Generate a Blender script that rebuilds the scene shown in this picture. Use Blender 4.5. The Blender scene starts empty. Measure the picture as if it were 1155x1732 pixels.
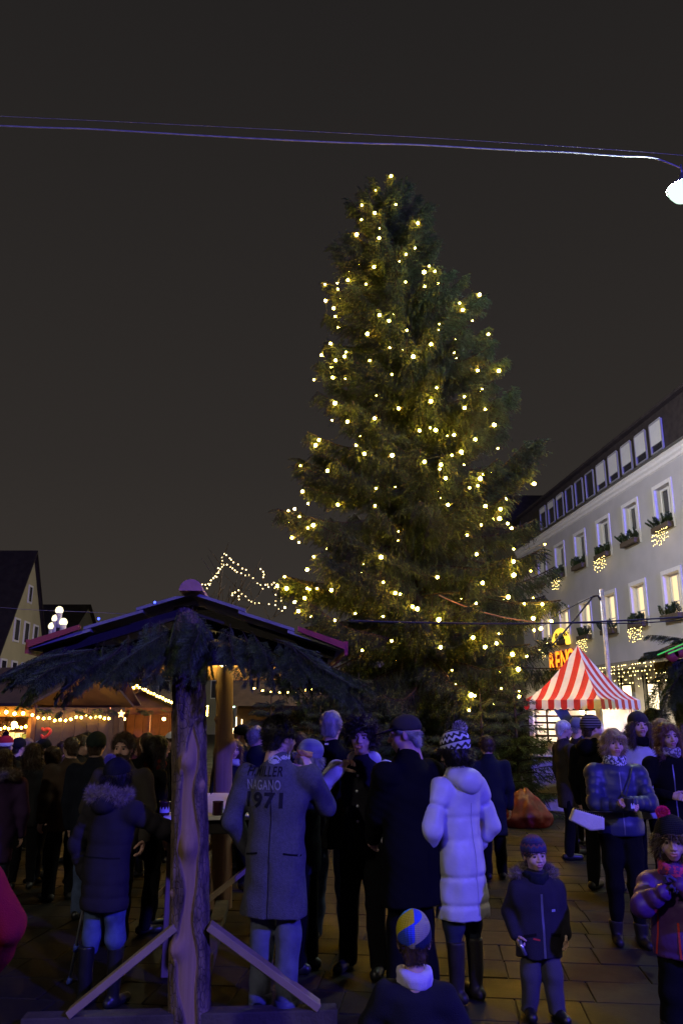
import bpy, bmesh, math, random
import numpy as np
from mathutils import Vector, Matrix, Euler
from mathutils.bvhtree import BVHTree
R = math.radians
SC = bpy.context.scene
COL = SC.collection

# ---------------------------------------------------------------- camera
HC, TH, FPX = 1.85, R(14.4), 1300.0           # eye height, upward pitch, focal length in photo pixels (1155 wide)
cam_data = bpy.data.cameras.new('camera')
cam_data.sensor_fit = 'HORIZONTAL'; cam_data.sensor_width = 24.0
cam_data.lens = FPX/1155*24.0
cam_data.clip_start = 0.05; cam_data.clip_end = 500
cam = bpy.data.objects.new('camera', cam_data); COL.objects.link(cam)
cam.location = (0, 0, HC); cam.rotation_euler = (R(90)+TH, 0, 0)
SC.camera = cam
# ---------------------------------------------------------------- world: city night sky, brownish skyglow
W = bpy.data.worlds.new('World'); SC.world = W; W.use_nodes = True
nt = W.node_tree; nt.nodes.clear()
wo = nt.nodes.new('ShaderNodeOutputWorld'); bg = nt.nodes.new('ShaderNodeBackground')
geo = nt.nodes.new('ShaderNodeTexCoord'); sep = nt.nodes.new('ShaderNodeSeparateXYZ')
rmp = nt.nodes.new('ShaderNodeValToRGB')
nt.links.new(geo.outputs['Generated'], sep.inputs[0]); nt.links.new(sep.outputs['Z'], rmp.inputs[0])
e = rmp.color_ramp.elements
e[0].position = 0.0; e[0].color = (0.0415, 0.0345, 0.0290, 1)
e[1].position = 0.75; e[1].color = (0.0165, 0.0148, 0.0143, 1)
k = rmp.color_ramp.elements.new(0.30); k.color = (0.0275, 0.0236, 0.0212, 1)
nt.links.new(rmp.outputs[0], bg.inputs['Color']); bg.inputs['Strength'].default_value = 1.0
nt.links.new(bg.outputs[0], wo.inputs[0])
# ---------------------------------------------------------------- lights of the square
def lamp(name, kind, loc, energy, color, size=0.1, aim=None, spot=None, blend=0.5):
    d = bpy.data.lights.new(name, kind); d.energy = energy; d.color = color
    if kind in ('POINT', 'SPOT'): d.shadow_soft_size = size
    if kind == 'SPOT': d.spot_size = spot; d.spot_blend = blend
    o = bpy.data.objects.new(name, d); COL.objects.link(o); o.location = loc
    if aim is not None:
        o.rotation_euler = (Vector(aim)-Vector(loc)).to_track_quat('-Z', 'Y').to_euler()
    return o
# blue stage floodlight far behind the photographer, right (its fixture is built below)
STAGE = (12.0, -9.5, 10.2)
lamp('stage_light', 'SPOT', STAGE, 23000, (0.085, 0.062, 1.0), 0.25, aim=(2, 14, 3.0), spot=R(100), blend=0.4)
lamp('stage_light', 'SPOT', (STAGE[0]-0.6, STAGE[1], STAGE[2]+0.3), 42000, (0.085, 0.062, 1.0), 0.25, aim=(11.6, 33, 8.2), spot=R(20), blend=0.7)
# suspended street lamps: the one in view, its neighbours over the square, and an added gable lamp
LAMP_SEEN = (6.05, 12.0, 10.95)
lamp('street_lamp_light', 'POINT', (6.05, 12.0, 10.60), 1100, (0.82, 1.0, 0.80), 0.16)
lamp('street_lamp_light', 'POINT', (-6.5, -7.5, 9.0), 1700, (1.0, 0.90, 0.74), 0.16)
lamp('street_lamp_light', 'POINT', (3.2, 24.0, 9.3), 2050, (0.95, 0.95, 1.0), 0.16)
lamp('street_lamp_light', 'POINT', (-4.5, 40.0, 5.4), 800, (1.0, 0.88, 0.45), 0.16)  # unseen lamp added behind the shelter roof to light the ochre gable
# ---------------------------------------------------------------- render settings
SC.view_settings.view_transform = 'Standard'; SC.view_settings.look = 'None'
SC.view_settings.exposure = 0.0; SC.view_settings.gamma = 1.0; SC.view_settings.use_curve_mapping = False
SC.render.engine = 'CYCLES'
SC.cycles.use_denoising = True
try: SC.cycles.denoiser = 'OPENIMAGEDENOISE'
except Exception: pass
SC.cycles.max_bounces = 5; SC.cycles.diffuse_bounces = 3; SC.cycles.glossy_bounces = 3; SC.cycles.transmission_bounces = 4
SC.cycles.sample_clamp_indirect = 4.0
SC.cycles.use_light_tree = True
SC.cycles.caustics_reflective = False; SC.cycles.caustics_refractive = False

# ================================================================ helpers
CT, ST = math.cos(TH), math.sin(TH)
def ray(x, y):                                 # photo pixel -> direction with Y component 1
    u, d = x-577.5, y-866.0
    yy = FPX*CT + d*ST
    return u/yy, (FPX*ST - d*CT)/yy
def at(x, y, Y):
    a, b = ray(x, y); return Vector((a*Y, Y, HC+b*Y))
def ground_at(x, y, z=0.0):
    a, b = ray(x, y); Y = (z-HC)/b; return Vector((a*Y, Y, z))

def tag(o, label=None, cat=None, group=None, kind=None):
    if label: o['label'] = label
    if cat: o['category'] = cat
    if group: o['group'] = group
    if kind: o['kind'] = kind
    return o
def empty(name, loc=(0, 0, 0), rz=0, label=None, cat=None, group=None):
    o = bpy.data.objects.new(name, None); COL.objects.link(o); o.empty_display_size = 0.1
    o.location = loc; o.rotation_euler = (0, 0, rz)
    return tag(o, label, cat, group)
def link(name, me, parent=None, loc=None, rot=None):
    o = bpy.data.objects.new(name, me); COL.objects.link(o)
    if parent is not None: o.parent = parent
    if loc is not None: o.location = loc
    if rot is not None: o.rotation_euler = rot
    return o
def npmesh(name, V, Q=None, T=None, mats=(), midx=None, smooth=True):
    V = np.asarray(V, dtype=np.float32).reshape(-1, 3)
    Q = np.zeros((0, 4), np.int32) if Q is None else np.asarray(Q, np.int32).reshape(-1, 4)
    T = np.zeros((0, 3), np.int32) if T is None else np.asarray(T, np.int32).reshape(-1, 3)
    me = bpy.data.meshes.new(name)
    me.vertices.add(len(V)); me.vertices.foreach_set('co', V.ravel())
    nl = Q.size+T.size; me.loops.add(nl)
    me.loops.foreach_set('vertex_index', np.concatenate([Q.ravel(), T.ravel()]).astype(np.int32))
    me.polygons.add(len(Q)+len(T))
    starts = np.concatenate([np.arange(len(Q))*4, Q.size+np.arange(len(T))*3]).astype(np.int32)
    me.polygons.foreach_set('loop_start', starts)
    try: me.polygons.foreach_set('loop_total', np.concatenate([np.full(len(Q), 4), np.full(len(T), 3)]).astype(np.int32))
    except Exception: pass
    for m in mats: me.materials.append(m)
    if midx is not None: me.polygons.foreach_set('material_index', np.asarray(midx, np.int32))
    me.polygons.foreach_set('use_smooth', np.full(len(Q)+len(T), smooth, dtype=bool))
    me.update(calc_edges=True); me.validate()
    return me
class MB:                                      # small mesh collector
    def __init__(s): s.v = []; s.f = []; s.m = []; s.sm = []
    def add(s, verts, faces, mi=0, sm=False):
        n = len(s.v); s.v += [tuple(v) for v in verts]
        for f in faces: s.f.append([i+n for i in f]); s.m.append(mi); s.sm.append(sm)
    def box(s, c, d, mi=0, M=None):
        x, y, z = [k/2 for k in d]
        vs = [Vector((a*x, b*y, e_*z)) for a in (-1, 1) for b in (-1, 1) for e_ in (-1, 1)]
        if M is not None: vs = [M @ v for v in vs]
        vs = [v+Vector(c) for v in vs]
        s.add(vs, [(0, 1, 3, 2), (4, 6, 7, 5), (0, 4, 5, 1), (2, 3, 7, 6), (0, 2, 6, 4), (1, 5, 7, 3)], mi)
    def bar(s, a, b, w, h, mi=0):              # square bar from a to b
        a, b = Vector(a), Vector(b); d = b-a
        q = d.to_track_quat('Z', 'Y').to_matrix()
        s.box((a+b)/2, (w, h, d.length), mi, q)
    def tube(s, pts, r, n=8, mi=0, cap=True):
        pts = [Vector(p) for p in pts]
        rs = r if isinstance(r, (list, tuple)) else [r]*len(pts)
        vs = []; up = None
        for i, p in enumerate(pts):
            d = (pts[min(i+1, len(pts)-1)]-pts[max(i-1, 0)]).normalized()
            if up is None:
                up = d.orthogonal().normalized()
            up = (up-d*up.dot(d)).normalized(); side = d.cross(up)
            for k in range(n):
                a = 2*math.pi*k/n
                vs.append(p+(up*math.cos(a)+side*math.sin(a))*rs[i])
        fs = []
        for i in range(len(pts)-1):
            for k in range(n):
                fs.append((i*n+k, i*n+(k+1) % n, (i+1)*n+(k+1) % n, (i+1)*n+k))
        if cap:
            fs.append(tuple(range(n-1, -1, -1))); fs.append(tuple((len(pts)-1)*n+k for k in range(n)))
        s.add(vs, fs, mi, True)
    def lathe(s, prof, c=(0, 0, 0), n=20, mi=0, M=None, sm=True):
        vs = []
        for r, z in prof:
            for k in range(n):
                a = 2*math.pi*k/n; v = Vector((r*math.cos(a), r*math.sin(a), z))
                if M is not None: v = M @ v
                vs.append(v+Vector(c))
        fs = [(i*n+k, i*n+(k+1) % n, (i+1)*n+(k+1) % n, (i+1)*n+k) for i in range(len(prof)-1) for k in range(n)]
        if prof[0][0] > 1e-6: fs.append(tuple(range(n-1, -1, -1)))
        if prof[-1][0] > 1e-6: fs.append(tuple((len(prof)-1)*n+k for k in range(n)))
        s.add(vs, fs, mi, sm)
    def mesh(s, name, mats):
        me = bpy.data.meshes.new(name); me.from_pydata(s.v, [], s.f)
        for m in mats: me.materials.append(m)
        me.polygons.foreach_set('material_index', s.m); me.polygons.foreach_set('use_smooth', s.sm)
        me.update(); return me
    def build(s, name, mats, parent=None, loc=None, rot=None, bevel=0):
        if not isinstance(mats, (list, tuple)): mats = [mats]
        me = s.mesh(name, mats)
        if bevel:
            bm = bmesh.new(); bm.from_mesh(me)
            bmesh.ops.bevel(bm, geom=list(bm.edges), offset=bevel, segments=1, affect='EDGES', clamp_overlap=True)
            bm.to_mesh(me); bm.free()
        return link(name, me, parent, loc, rot)
def bxo(name, size, loc, mat, parent=None, rot=None, bevel=0.006):
    m = MB(); m.box((0, 0, 0), size); return m.build(name, mat, parent, loc, rot, bevel)

# ---------------------------------------------------------------- materials
_M = {}
def pm(name, c, rough=0.8, bump=0.25, bs=60.0, var=0.2, vs=9.0, metal=0.0, spec=0.35, stretch=None, sheen=0.0, coord='Object'):
    if name in _M: return _M[name]
    m = bpy.data.materials.new(name); m.use_nodes = True; n = m.node_tree.nodes; L = m.node_tree.links
    b = n['Principled BSDF']; b.inputs['Roughness'].default_value = rough; b.inputs['Metallic'].default_value = metal
    b.inputs['Specular IOR Level'].default_value = spec
    if sheen: b.inputs['Sheen Weight'].default_value = sheen; b.inputs['Sheen Roughness'].default_value = 0.6
    tc = n.new('ShaderNodeTexCoord'); mp = n.new('ShaderNodeMapping'); L.new(tc.outputs[coord], mp.inputs[0])
    if stretch: mp.inputs['Scale'].default_value = stretch
    n1 = n.new('ShaderNodeTexNoise'); n1.inputs['Scale'].default_value = vs; n1.inputs['Detail'].default_value = 4
    L.new(mp.outputs[0], n1.inputs['Vector'])
    r = n.new('ShaderNodeValToRGB'); r.color_ramp.elements[0].position = 0.3; r.color_ramp.elements[1].position = 0.7
    r.color_ramp.elements[0].color = (*[max(0, x*(1-var)) for x in c], 1); r.color_ramp.elements[1].color = (*[min(1, x*(1+var)) for x in c], 1)
    L.new(n1.outputs['Fac'], r.inputs[0]); L.new(r.outputs[0], b.inputs['Base Color'])
    if bump:
        n2 = n.new('ShaderNodeTexNoise'); n2.inputs['Scale'].default_value = bs; n2.inputs['Detail'].default_value = 3
        L.new(mp.outputs[0], n2.inputs['Vector'])
        bp = n.new('ShaderNodeBump'); bp.inputs['Strength'].default_value = bump; bp.inputs['Distance'].default_value = 0.01
        L.new(n2.outputs['Fac'], bp.inputs['Height']); L.new(bp.outputs[0], b.inputs['Normal'])
    _M[name] = m; return m
def em(name, c, s):
    if name in _M: return _M[name]
    m = bpy.data.materials.new(name); m.use_nodes = True; n = m.node_tree.nodes; L = m.node_tree.links
    n.clear(); o = n.new('ShaderNodeOutputMaterial'); e_ = n.new('ShaderNodeEmission')
    e_.inputs[0].default_value = (*c, 1); e_.inputs[1].default_value = s; L.new(e_.outputs[0], o.inputs[0])
    _M[name] = m; return m

WARM = (1.0, 0.54, 0.040)
M_bulb = em('bulb_glow_warm', WARM, 360.0)
M_bulb_s = em('bulb_glow_small', (1.0, 0.56, 0.08), 80.0)
M_bulb_w = em('bulb_glow_whitewarm', (1.0, 0.74, 0.20), 70.0)
M_tiny = em('fairy_light_glow', (1.0, 0.74, 0.24), 16.0)
M_wire = pm('cable_black', (0.02, 0.02, 0.022), 0.6, 0)
M_pale_wire = pm('cable_pale', (0.22, 0.22, 0.28), 0.5, 0)
M_needle = pm('spruce_needles', (0.044, 0.074, 0.028), 0.6, 0, var=0.6, vs=3.0)
M_needle_d = pm('spruce_needles_cut', (0.085, 0.125, 0.042), 0.55, 0, var=0.45, vs=4.0)
M_twig = pm('spruce_twig_bark', (0.045, 0.035, 0.018), 0.9, 0.4, 80)
M_stone = None

def ico(r, sub=1):
    bm = bmesh.new(); bmesh.ops.create_icosphere(bm, subdivisions=sub, radius=r)
    me = bpy.data.meshes.new('bulb'); bm.to_mesh(me); bm.free()
    me.polygons.foreach_set('use_smooth', [True]*len(me.polygons)); return me
def bulb_mesh(r, mat, sub=1):
    me = ico(r, sub); me.materials.append(mat); return me
def octas(pts, r, name, mat, parent, stuff=True):   # a cloud of tiny lamps as one part
    V = []; T = []
    for p in pts:
        n = len(V); p = Vector(p)
        V += [p+Vector(d)*r for d in ((1, 0, 0), (-1, 0, 0), (0, 1, 0), (0, -1, 0), (0, 0, 1), (0, 0, -1))]
        T += [(n+a, n+b, n+c) for a, b, c in ((0, 2, 4), (2, 1, 4), (1, 3, 4), (3, 0, 4), (2, 0, 5), (1, 2, 5), (3, 1, 5), (0, 3, 5))]
    o = link(name, npmesh(name, [tuple(v) for v in V], None, T, [mat]), parent)
    if stuff: o['kind'] = 'stuff'
    return o
# ================================================================ ground
def wet_stone(name, c, c2):
    m = bpy.data.materials.new(name); m.use_nodes = True; n = m.node_tree.nodes; L = m.node_tree.links
    b = n['Principled BSDF']; tc = n.new('ShaderNodeTexCoord'); oi = n.new('ShaderNodeObjectInfo')
    g = n.new('ShaderNodeNewGeometry')
    n1 = n.new('ShaderNodeTexNoise'); n1.inputs['Scale'].default_value = 1.1; n1.inputs['Detail'].default_value = 6; n1.inputs['Roughness'].default_value = 0.65
    n2 = n.new('ShaderNodeTexNoise'); n2.inputs['Scale'].default_value = 45; n2.inputs['Detail'].default_value = 5
    L.new(g.outputs['Position'], n1.inputs['Vector']); L.new(g.outputs['Position'], n2.inputs['Vector'])
    mx = n.new('ShaderNodeMix'); mx.data_type = 'RGBA'; mx.inputs['A'].default_value = (*c, 1); mx.inputs['B'].default_value = (*c2, 1)
    ad = n.new('ShaderNodeMath'); ad.operation = 'ADD'; ad.use_clamp = True
    ml = n.new('ShaderNodeMath'); ml.operation = 'MULTIPLY_ADD'; ml.inputs[1].default_value = 0.5; ml.inputs[2].default_value = -0.25
    L.new(oi.outputs['Random'], ml.inputs[0]); L.new(ml.outputs[0], ad.inputs[0]); L.new(n2.outputs['Fac'], ad.inputs[1])
    L.new(ad.outputs[0], mx.inputs['Factor']); L.new(mx.outputs['Result'], b.inputs['Base Color'])
    r = n.new('ShaderNodeMapRange'); r.inputs['From Min'].default_value = 0.28; r.inputs['From Max'].default_value = 0.72
    r.inputs['To Min'].default_value = 0.42; r.inputs['To Max'].default_value = 0.75
    L.new(n1.outputs['Fac'], r.inputs['Value']); L.new(r.outputs[0], b.inputs['Roughness'])
    b.inputs['Specular IOR Level'].default_value = 0.13
    bp = n.new('ShaderNodeBump'); bp.inputs['Strength'].default_value = 0.35; bp.inputs['Distance'].default_value = 0.0025
    L.new(n2.outputs['Fac'], bp.inputs['Height']); L.new(bp.outputs[0], b.inputs['Normal'])
    return m
M_slab = wet_stone('wet_paving_stone', (0.0088, 0.0080, 0.0072), (0.0195, 0.0178, 0.0160))
M_bed = pm('paving_bed', (0.012, 0.010, 0.009), 0.7, 0.5, 40)
gm = MB(); gm.add([(-220, -120, -0.012), (220, -120, -0.012), (220, 320, -0.012), (-220, 320, -0.012)], [(0, 1, 2, 3)])
ground = gm.build('ground', M_bed); ground['kind'] = 'structure'
def slab_geo(w, d):
    w, d = w/2-0.004, d/2-0.004; c = 0.005; V = []
    for (x, y, z) in ((w, d, -0.03), (w, d, -c), (w-c, d-c, 0.0)):
        V += [(-x, -y, z), (x, -y, z), (x, y, z), (-x, y, z)]
    Q = [(8, 9, 10, 11)]+[(a*4+i, a*4+(i+1) % 4, a*4+4+(i+1) % 4, a*4+4+i) for a in (0, 1) for i in range(4)]
    return np.array(V), np.array(Q)
SLW = (0.42, 0.56, 0.72); ROW = 0.40
slab_me = []
for w in SLW:
    V, Q = slab_geo(w, ROW); me = npmesh('paving_slab', V, Q, None, [M_slab], smooth=False); slab_me.append(me)
rng = random.Random(5)
FV = []; FQ = []; nfar = 0; nnear = 0
r_i = 0; yrow = -2.0
GA = math.radians(-7)                          # courses run slightly askew to the view
cg, sg = math.cos(GA), math.sin(GA)
while yrow < 34:
    x = -17-rng.random()*0.5
    while x < 17:
        wi = rng.choice((0, 1, 1, 2)); w = SLW[wi]; cx = x+w/2; x += w
        X, Y = cx*cg-yrow*sg, cx*sg+yrow*cg
        z = rng.uniform(-0.0015, 0.002); tx, ty = rng.gauss(0, 0.0035), rng.gauss(0, 0.0035)
        if 4.6 < Y < 11.2 and abs(X) < 0.455*Y+0.12 and nnear < 300:
            o = link('paving_slab', slab_me[wi], ground, (X, Y, z), (tx, ty, GA)); nnear += 1
        else:
            V, Q = slab_geo(w, ROW)
            V = V.copy(); vz = V[:, 2]+z+V[:, 0]*ty; vx = V[:, 0]*cg-V[:, 1]*sg+X; vy = V[:, 0]*sg+V[:, 1]*cg+Y
            FV.append(np.stack([vx, vy, vz], 1)); FQ.append(Q+len(V)*nfar); nfar += 1
    yrow += ROW; r_i += 1
o = link('paving_field', npmesh('paving_field', np.concatenate(FV), np.concatenate(FQ), None, [M_slab], smooth=False), ground); o['kind'] = 'stuff'

# ================================================================ town house on the right
M_plaster = pm('plaster_grey_white', (0.44, 0.43, 0.44), 0.9, 0.35, 120, var=0.07, vs=1.2)
M_trim = pm('painted_trim_white', (0.70, 0.69, 0.68), 0.75, 0.1, 60, var=0.05)
M_tile_dark = pm('roof_tile_dark', (0.035, 0.028, 0.026), 0.8, 0.6, 25, var=0.35, vs=4)
M_frame = pm('window_frame_white', (0.72, 0.72, 0.74), 0.5, 0.05, 40, var=0.04)
M_glass = pm('window_glass_dark', (0.030, 0.030, 0.045), 0.08, 0, var=0.1, spec=0.8)
M_framed = pm('window_frame_dark', (0.30, 0.30, 0.33), 0.5, 0.05, 40, var=0.04)
M_blind = pm('roller_blind_white', (0.66, 0.67, 0.66), 0.7, 0.15, 30, var=0.04)
M_litwin = em('lit_window_curtain', (1.0, 0.74, 0.40), 1.35)
M_shop = em('lit_shop_window', (1.0, 0.80, 0.48), 2.6)
M_box = pm('planter_wood', (0.10, 0.075, 0.05), 0.85, 0.4, 50)
FAC = Matrix.Translation((14.0, 0, 0)) @ Matrix.Rotation(R(90+4.557), 4, 'Z')   # x along the facade, y to the street
house = empty('town_house', (14.0, 0, 0), R(90+4.557), 'long pale grey town house with lit windows and a dormer roof on the right', 'house')
WIN_Y = [27.25+2.68*k for k in range(-6, 6)]
S = lambda Y: Y*1.0032
S0, S1 = 4.0, 44.6
ROWS = ((8.30, 9.83), (5.05, 6.60))
# wall with real openings
ss = sorted({S0, S1} | {S(y)+d for y in WIN_Y for d in (-0.58, 0.58)}); zs = [3.62, 5.05, 6.60, 8.30, 9.83, 10.58]
wm = MB()
openS = [(S(y)-0.58, S(y)+0.58) for y in WIN_Y]
for i in range(len(ss)-1):
    for j in range(len(zs)-1):
        mid = (ss[i]+ss[i+1])/2
        if j in (1, 3) and any(a < mid < b for a, b in openS): continue
        wm.add([(ss[i], 0, zs[j]), (ss[i], 0, zs[j+1]), (ss[i+1], 0, zs[j+1]), (ss[i+1], 0, zs[j])], [(0, 1, 2, 3)])
wm.add([(S1, 0, 0), (S1, 0, 10.58), (S1, -11, 10.58), (S1, -11, 0)], [(0, 1, 2, 3)])
wm.build('wall', M_plaster, house)
cm = MB()                                       # cornice: stepped moulding
prof = [(0.0, 10.50), (0.06, 10.54), (0.06, 10.64), (0.13, 10.70), (0.13, 10.80), (0.20, 10.86), (0.20, 10.94), (-0.2, 10.96)]
for (y0, z0), (y1, z1) in zip(prof, prof[1:]):
    cm.add([(S0, y0, z0), (S1+0.3, y0, z0), (S1+0.3, y1, z1), (S0, y1, z1)], [(0, 1, 2, 3)])
cm.add([(S1+0.3, y, z) for y, z in prof], [tuple(range(len(prof)))])
cm.build('cornice', M_trim, house)
def window(parent, s, z0, z1, lit):
    w = 0.58; e_ = empty('window', (s, 0, 0)); e_.parent = parent
    m = MB(); t = 0.15                           # surround proud of the wall
    m.box((-w-t/2, 0.012, (z0+z1)/2), (t, 0.05, z1-z0+2*t)); m.box((w+t/2, 0.012, (z0+z1)/2), (t, 0.05, z1-z0+2*t))
    m.box((0, 0.012, z1+t/2), (2*w-0.002, 0.05, t)); m.box((0, 0.012, z0-t/2), (2*w-0.002, 0.05, t))
    m.build('surround', M_trim, e_)
    m = MB(); dp = -0.30                          # reveal
    for sx in (-1, 1):
        m.add([(sx*w, -0.012, z0), (sx*w, -0.012, z1), (sx*w, dp, z1), (sx*w, dp, z0)], [(0, 1, 2, 3)])
    m.add([(-w, -0.012, z1), (w, -0.012, z1), (w, dp, z1), (-w, dp, z1)], [(0, 1, 2, 3)])
    m.add([(-w, -0.012, z0), (w, -0.012, z0), (w, dp, z0), (-w, dp, z0)], [(0, 1, 2, 3)])
    m.build('reveal', M_trim, e_)
    m = MB(); f = 0.07; y = dp+0.05
    for x in (-w+f/2, 0, w-f/2): m.box((x, y, (z0+z1)/2), (f if x else 0.11, 0.06, z1-z0))
    for z in (z0+f/2, z0+(z1-z0)*0.36, z1-f/2):
        for sx in (-1, 1): m.box((sx*w/2, y-0.004, z), (w-0.05, 0.05, f if z != z0+(z1-z0)*0.36 else 0.04))
    m.build('window_frame', M_frame, e_)
    for sx in (-1, 1):
        m = MB(); y2 = dp+0.02
        m.add([(sx*w/2-w/2, y2, z0), (sx*w/2+w/2, y2, z0), (sx*w/2+w/2, y2, z1), (sx*w/2-w/2, y2, z1)], [(0, 1, 2, 3)])
        m.build('pane', M_litwin if lit else M_glass, e_)
    return e_
for k, y in enumerate(WIN_Y):
    window(house, S(y), *ROWS[0], False); window(house, S(y), *ROWS[1], True)
# roof with continuous dormer
rm = MB(); EV = 10.95
rm.add([(S0, 0.19, EV), (S1+0.3, 0.19, EV), (S1+0.3, -0.23, 11.24), (S0, -0.23, 11.24)], [(0, 1, 2, 3)])
rm.add([(S0, -0.04, 13.02), (S1+0.2, -0.04, 13.02), (S1+0.2, -5.6, 14.55), (S0, -5.6, 14.55)], [(0, 1, 2, 3)])
rm.add([(S0, -0.04, 12.90), (S1+0.2, -0.04, 12.90), (S1+0.2, -0.04, 13.02), (S0, -0.04, 13.02)], [(0, 1, 2, 3)])
rm.add([(S0, -0.04, 12.90), (S1+0.2, -0.04, 12.90), (S1+0.2, -0.4, 12.88), (S0, -0.4, 12.88)], [(0, 1, 2, 3)])
rm.add([(S1+0.3, 0.19, EV), (S1+0.3, -0.3, 12.9), (S1+0.3, -5.6, 14.5), (S1+0.3, -11, EV)], [(0, 1, 2, 3)])
rm.add([(S0, -0.26, 11.15), (S1, -0.26, 11.15), (S1, -0.26, 12.90), (S0, -0.26, 12.90)], [(0, 1, 2, 3)])
rm.add([(S0, -5.6, 14.5), (S1+0.3, -5.6, 14.5), (S1+0.3, -11, EV), (S0, -11, EV)], [(0, 1, 2, 3)])
rm.build('roof', M_tile_dark, house)
gm2 = MB(); gm2.tube([(S0, 0.25, 10.93), (S1+0.3, 0.25, 10.93)], 0.045, 8); gm2.build('gutter', pm('zinc_gutter', (0.12, 0.12, 0.12), 0.5, 0.1), house)
drop = [0.78, 0.76, 0.76, 0.78, 0.80, 0.0, 0.0, 0.0, 0.2, 0.34, 0.28]
for i in range(16):
    Yd = 27.64+1.29*(i-5)+0.0
    if i < 5: continue
    dw = empty('dormer_window', (S(Yd), -0.20, 0)); dw.parent = house
    z0, z1, w = 11.32, 12.50, 0.45
    m = MB()
    for x in (-w, w): m.box((x, 0, (z0+z1)/2), (0.06, 0.07, z1-z0))
    for z in (z0, z1): m.box((0, 0.003, z), (2*w-0.062, 0.07, 0.06))
    m.build('window_frame', M_framed, dw)
    m = MB(); m.box((0, -0.02, (z0+z1)/2), (2*w-0.06, 0.012, z1-z0-0.06)); m.build('pane', M_glass, dw)
    dr = drop[i-5] if 0 <= i-5 < len(drop) else 0.5
    if dr:
        h = (z1-z0)*dr; m = MB(); m.box((0, 0.02, z1-h/2+0.05), (2*w-0.02, 0.012, h)); m.build('roller_blind', M_blind, dw)
# ground floor: arcade piers, lit shop windows, canopy
for i in range(18):
    s = 6.0+i*2.3
    bxo('pier', (0.34, 0.34, 3.60), (s, -0.19, 1.80), M_plaster, house)
for i in range(17):
    s = 6.0+i*2.3+1.15; sw = empty('shop_window', (s, -0.55, 0)); sw.parent = house
    m = MB(); m.box((0, 0, 1.62), (1.90, 0.02, 2.36)); m.build('lit_pane', M_shop, sw)
    m = MB()
    for x in (-0.98, 0, 0.98): m.box((x, 0.03, 1.6), (0.05, 0.06, 3.1))
    m.box((0, 0.032, 2.84), (1.9, 0.06, 0.07)); m.box((0, 0.032, 0.40), (1.9, 0.06, 0.10)); m.build('window_frame', M_wire, sw)
cn = MB(); cn.box(((S0+S1)/2, 0.55, 3.50), (S1-S0, 1.30, 0.14)); cn.build('canopy', pm('canopy_metal', (0.22, 0.20, 0.17), 0.5, 0.1), house)
cn = MB(); cn.box(((S0+S1)/2, -0.62, 1.80), (S1-S0, 0.10, 3.6)); cn.build('shop_back_wall', M_trim, house)

# flower boxes with conifer sprigs, icicle light nets
def spruce_geo(segs, rng, per_m, nl, nw, nang=0.95):
    """segs: list of (p0,p1) twigs -> needle triangles"""
    V = []; 
    for p0, p1 in segs:
        d = np.array(p1)-np.array(p0); ln = np.linalg.norm(d)
        if ln < 1e-4: continue
        d = d/ln; n = max(3, int(ln*per_m))
        t = rng.random(n); base = np.array(p0)+d*ln*t[:, None]
        a = rng.random(n)*2*np.pi
        u = np.cross(d, [0.3, 0.5, 0.81]); u /= np.linalg.norm(u)+1e-9; v = np.cross(d, u)
        rad = u*np.cos(a)[:, None]+v*np.sin(a)[:, None]
        ang = nang*(0.75+0.4*rng.random(n))[:, None]*(1-0.35*t[:, None]**3)
        nd = d*np.cos(ang)+rad*np.sin(ang)
        side = np.cross(nd, rad); side /= np.linalg.norm(side, axis=1)[:, None]+1e-9
        L_ = nl*(0.7+0.5*rng.random(n))[:, None]
        V.append(np.stack([base-side*nw/2, base+side*nw/2, base+nd*L_], 1).reshape(-1, 3))
    return np.concatenate(V)
def stems_geo(segs, r):
    V = []; Q = []
    for (p0, p1) in segs:
        p0 = np.array(p0, float); p1 = np.array(p1, float); d = p1-p0; d /= np.linalg.norm(d)+1e-9
        u = np.cross(d, [0.3, 0.5, 0.81]); u /= np.linalg.norm(u)+1e-9; v = np.cross(d, u); b = len(V)
        for p, rr in ((p0, r), (p1, r*0.7)):
            for k in range(3):
                a = k*2.094; V.append(p+(u*math.cos(a)+v*math.sin(a))*rr)
        Q += [(b+k, b+(k+1) % 3, b+3+(k+1) % 3, b+3+k) for k in range(3)]
    return np.array(V), np.array(Q)
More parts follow.
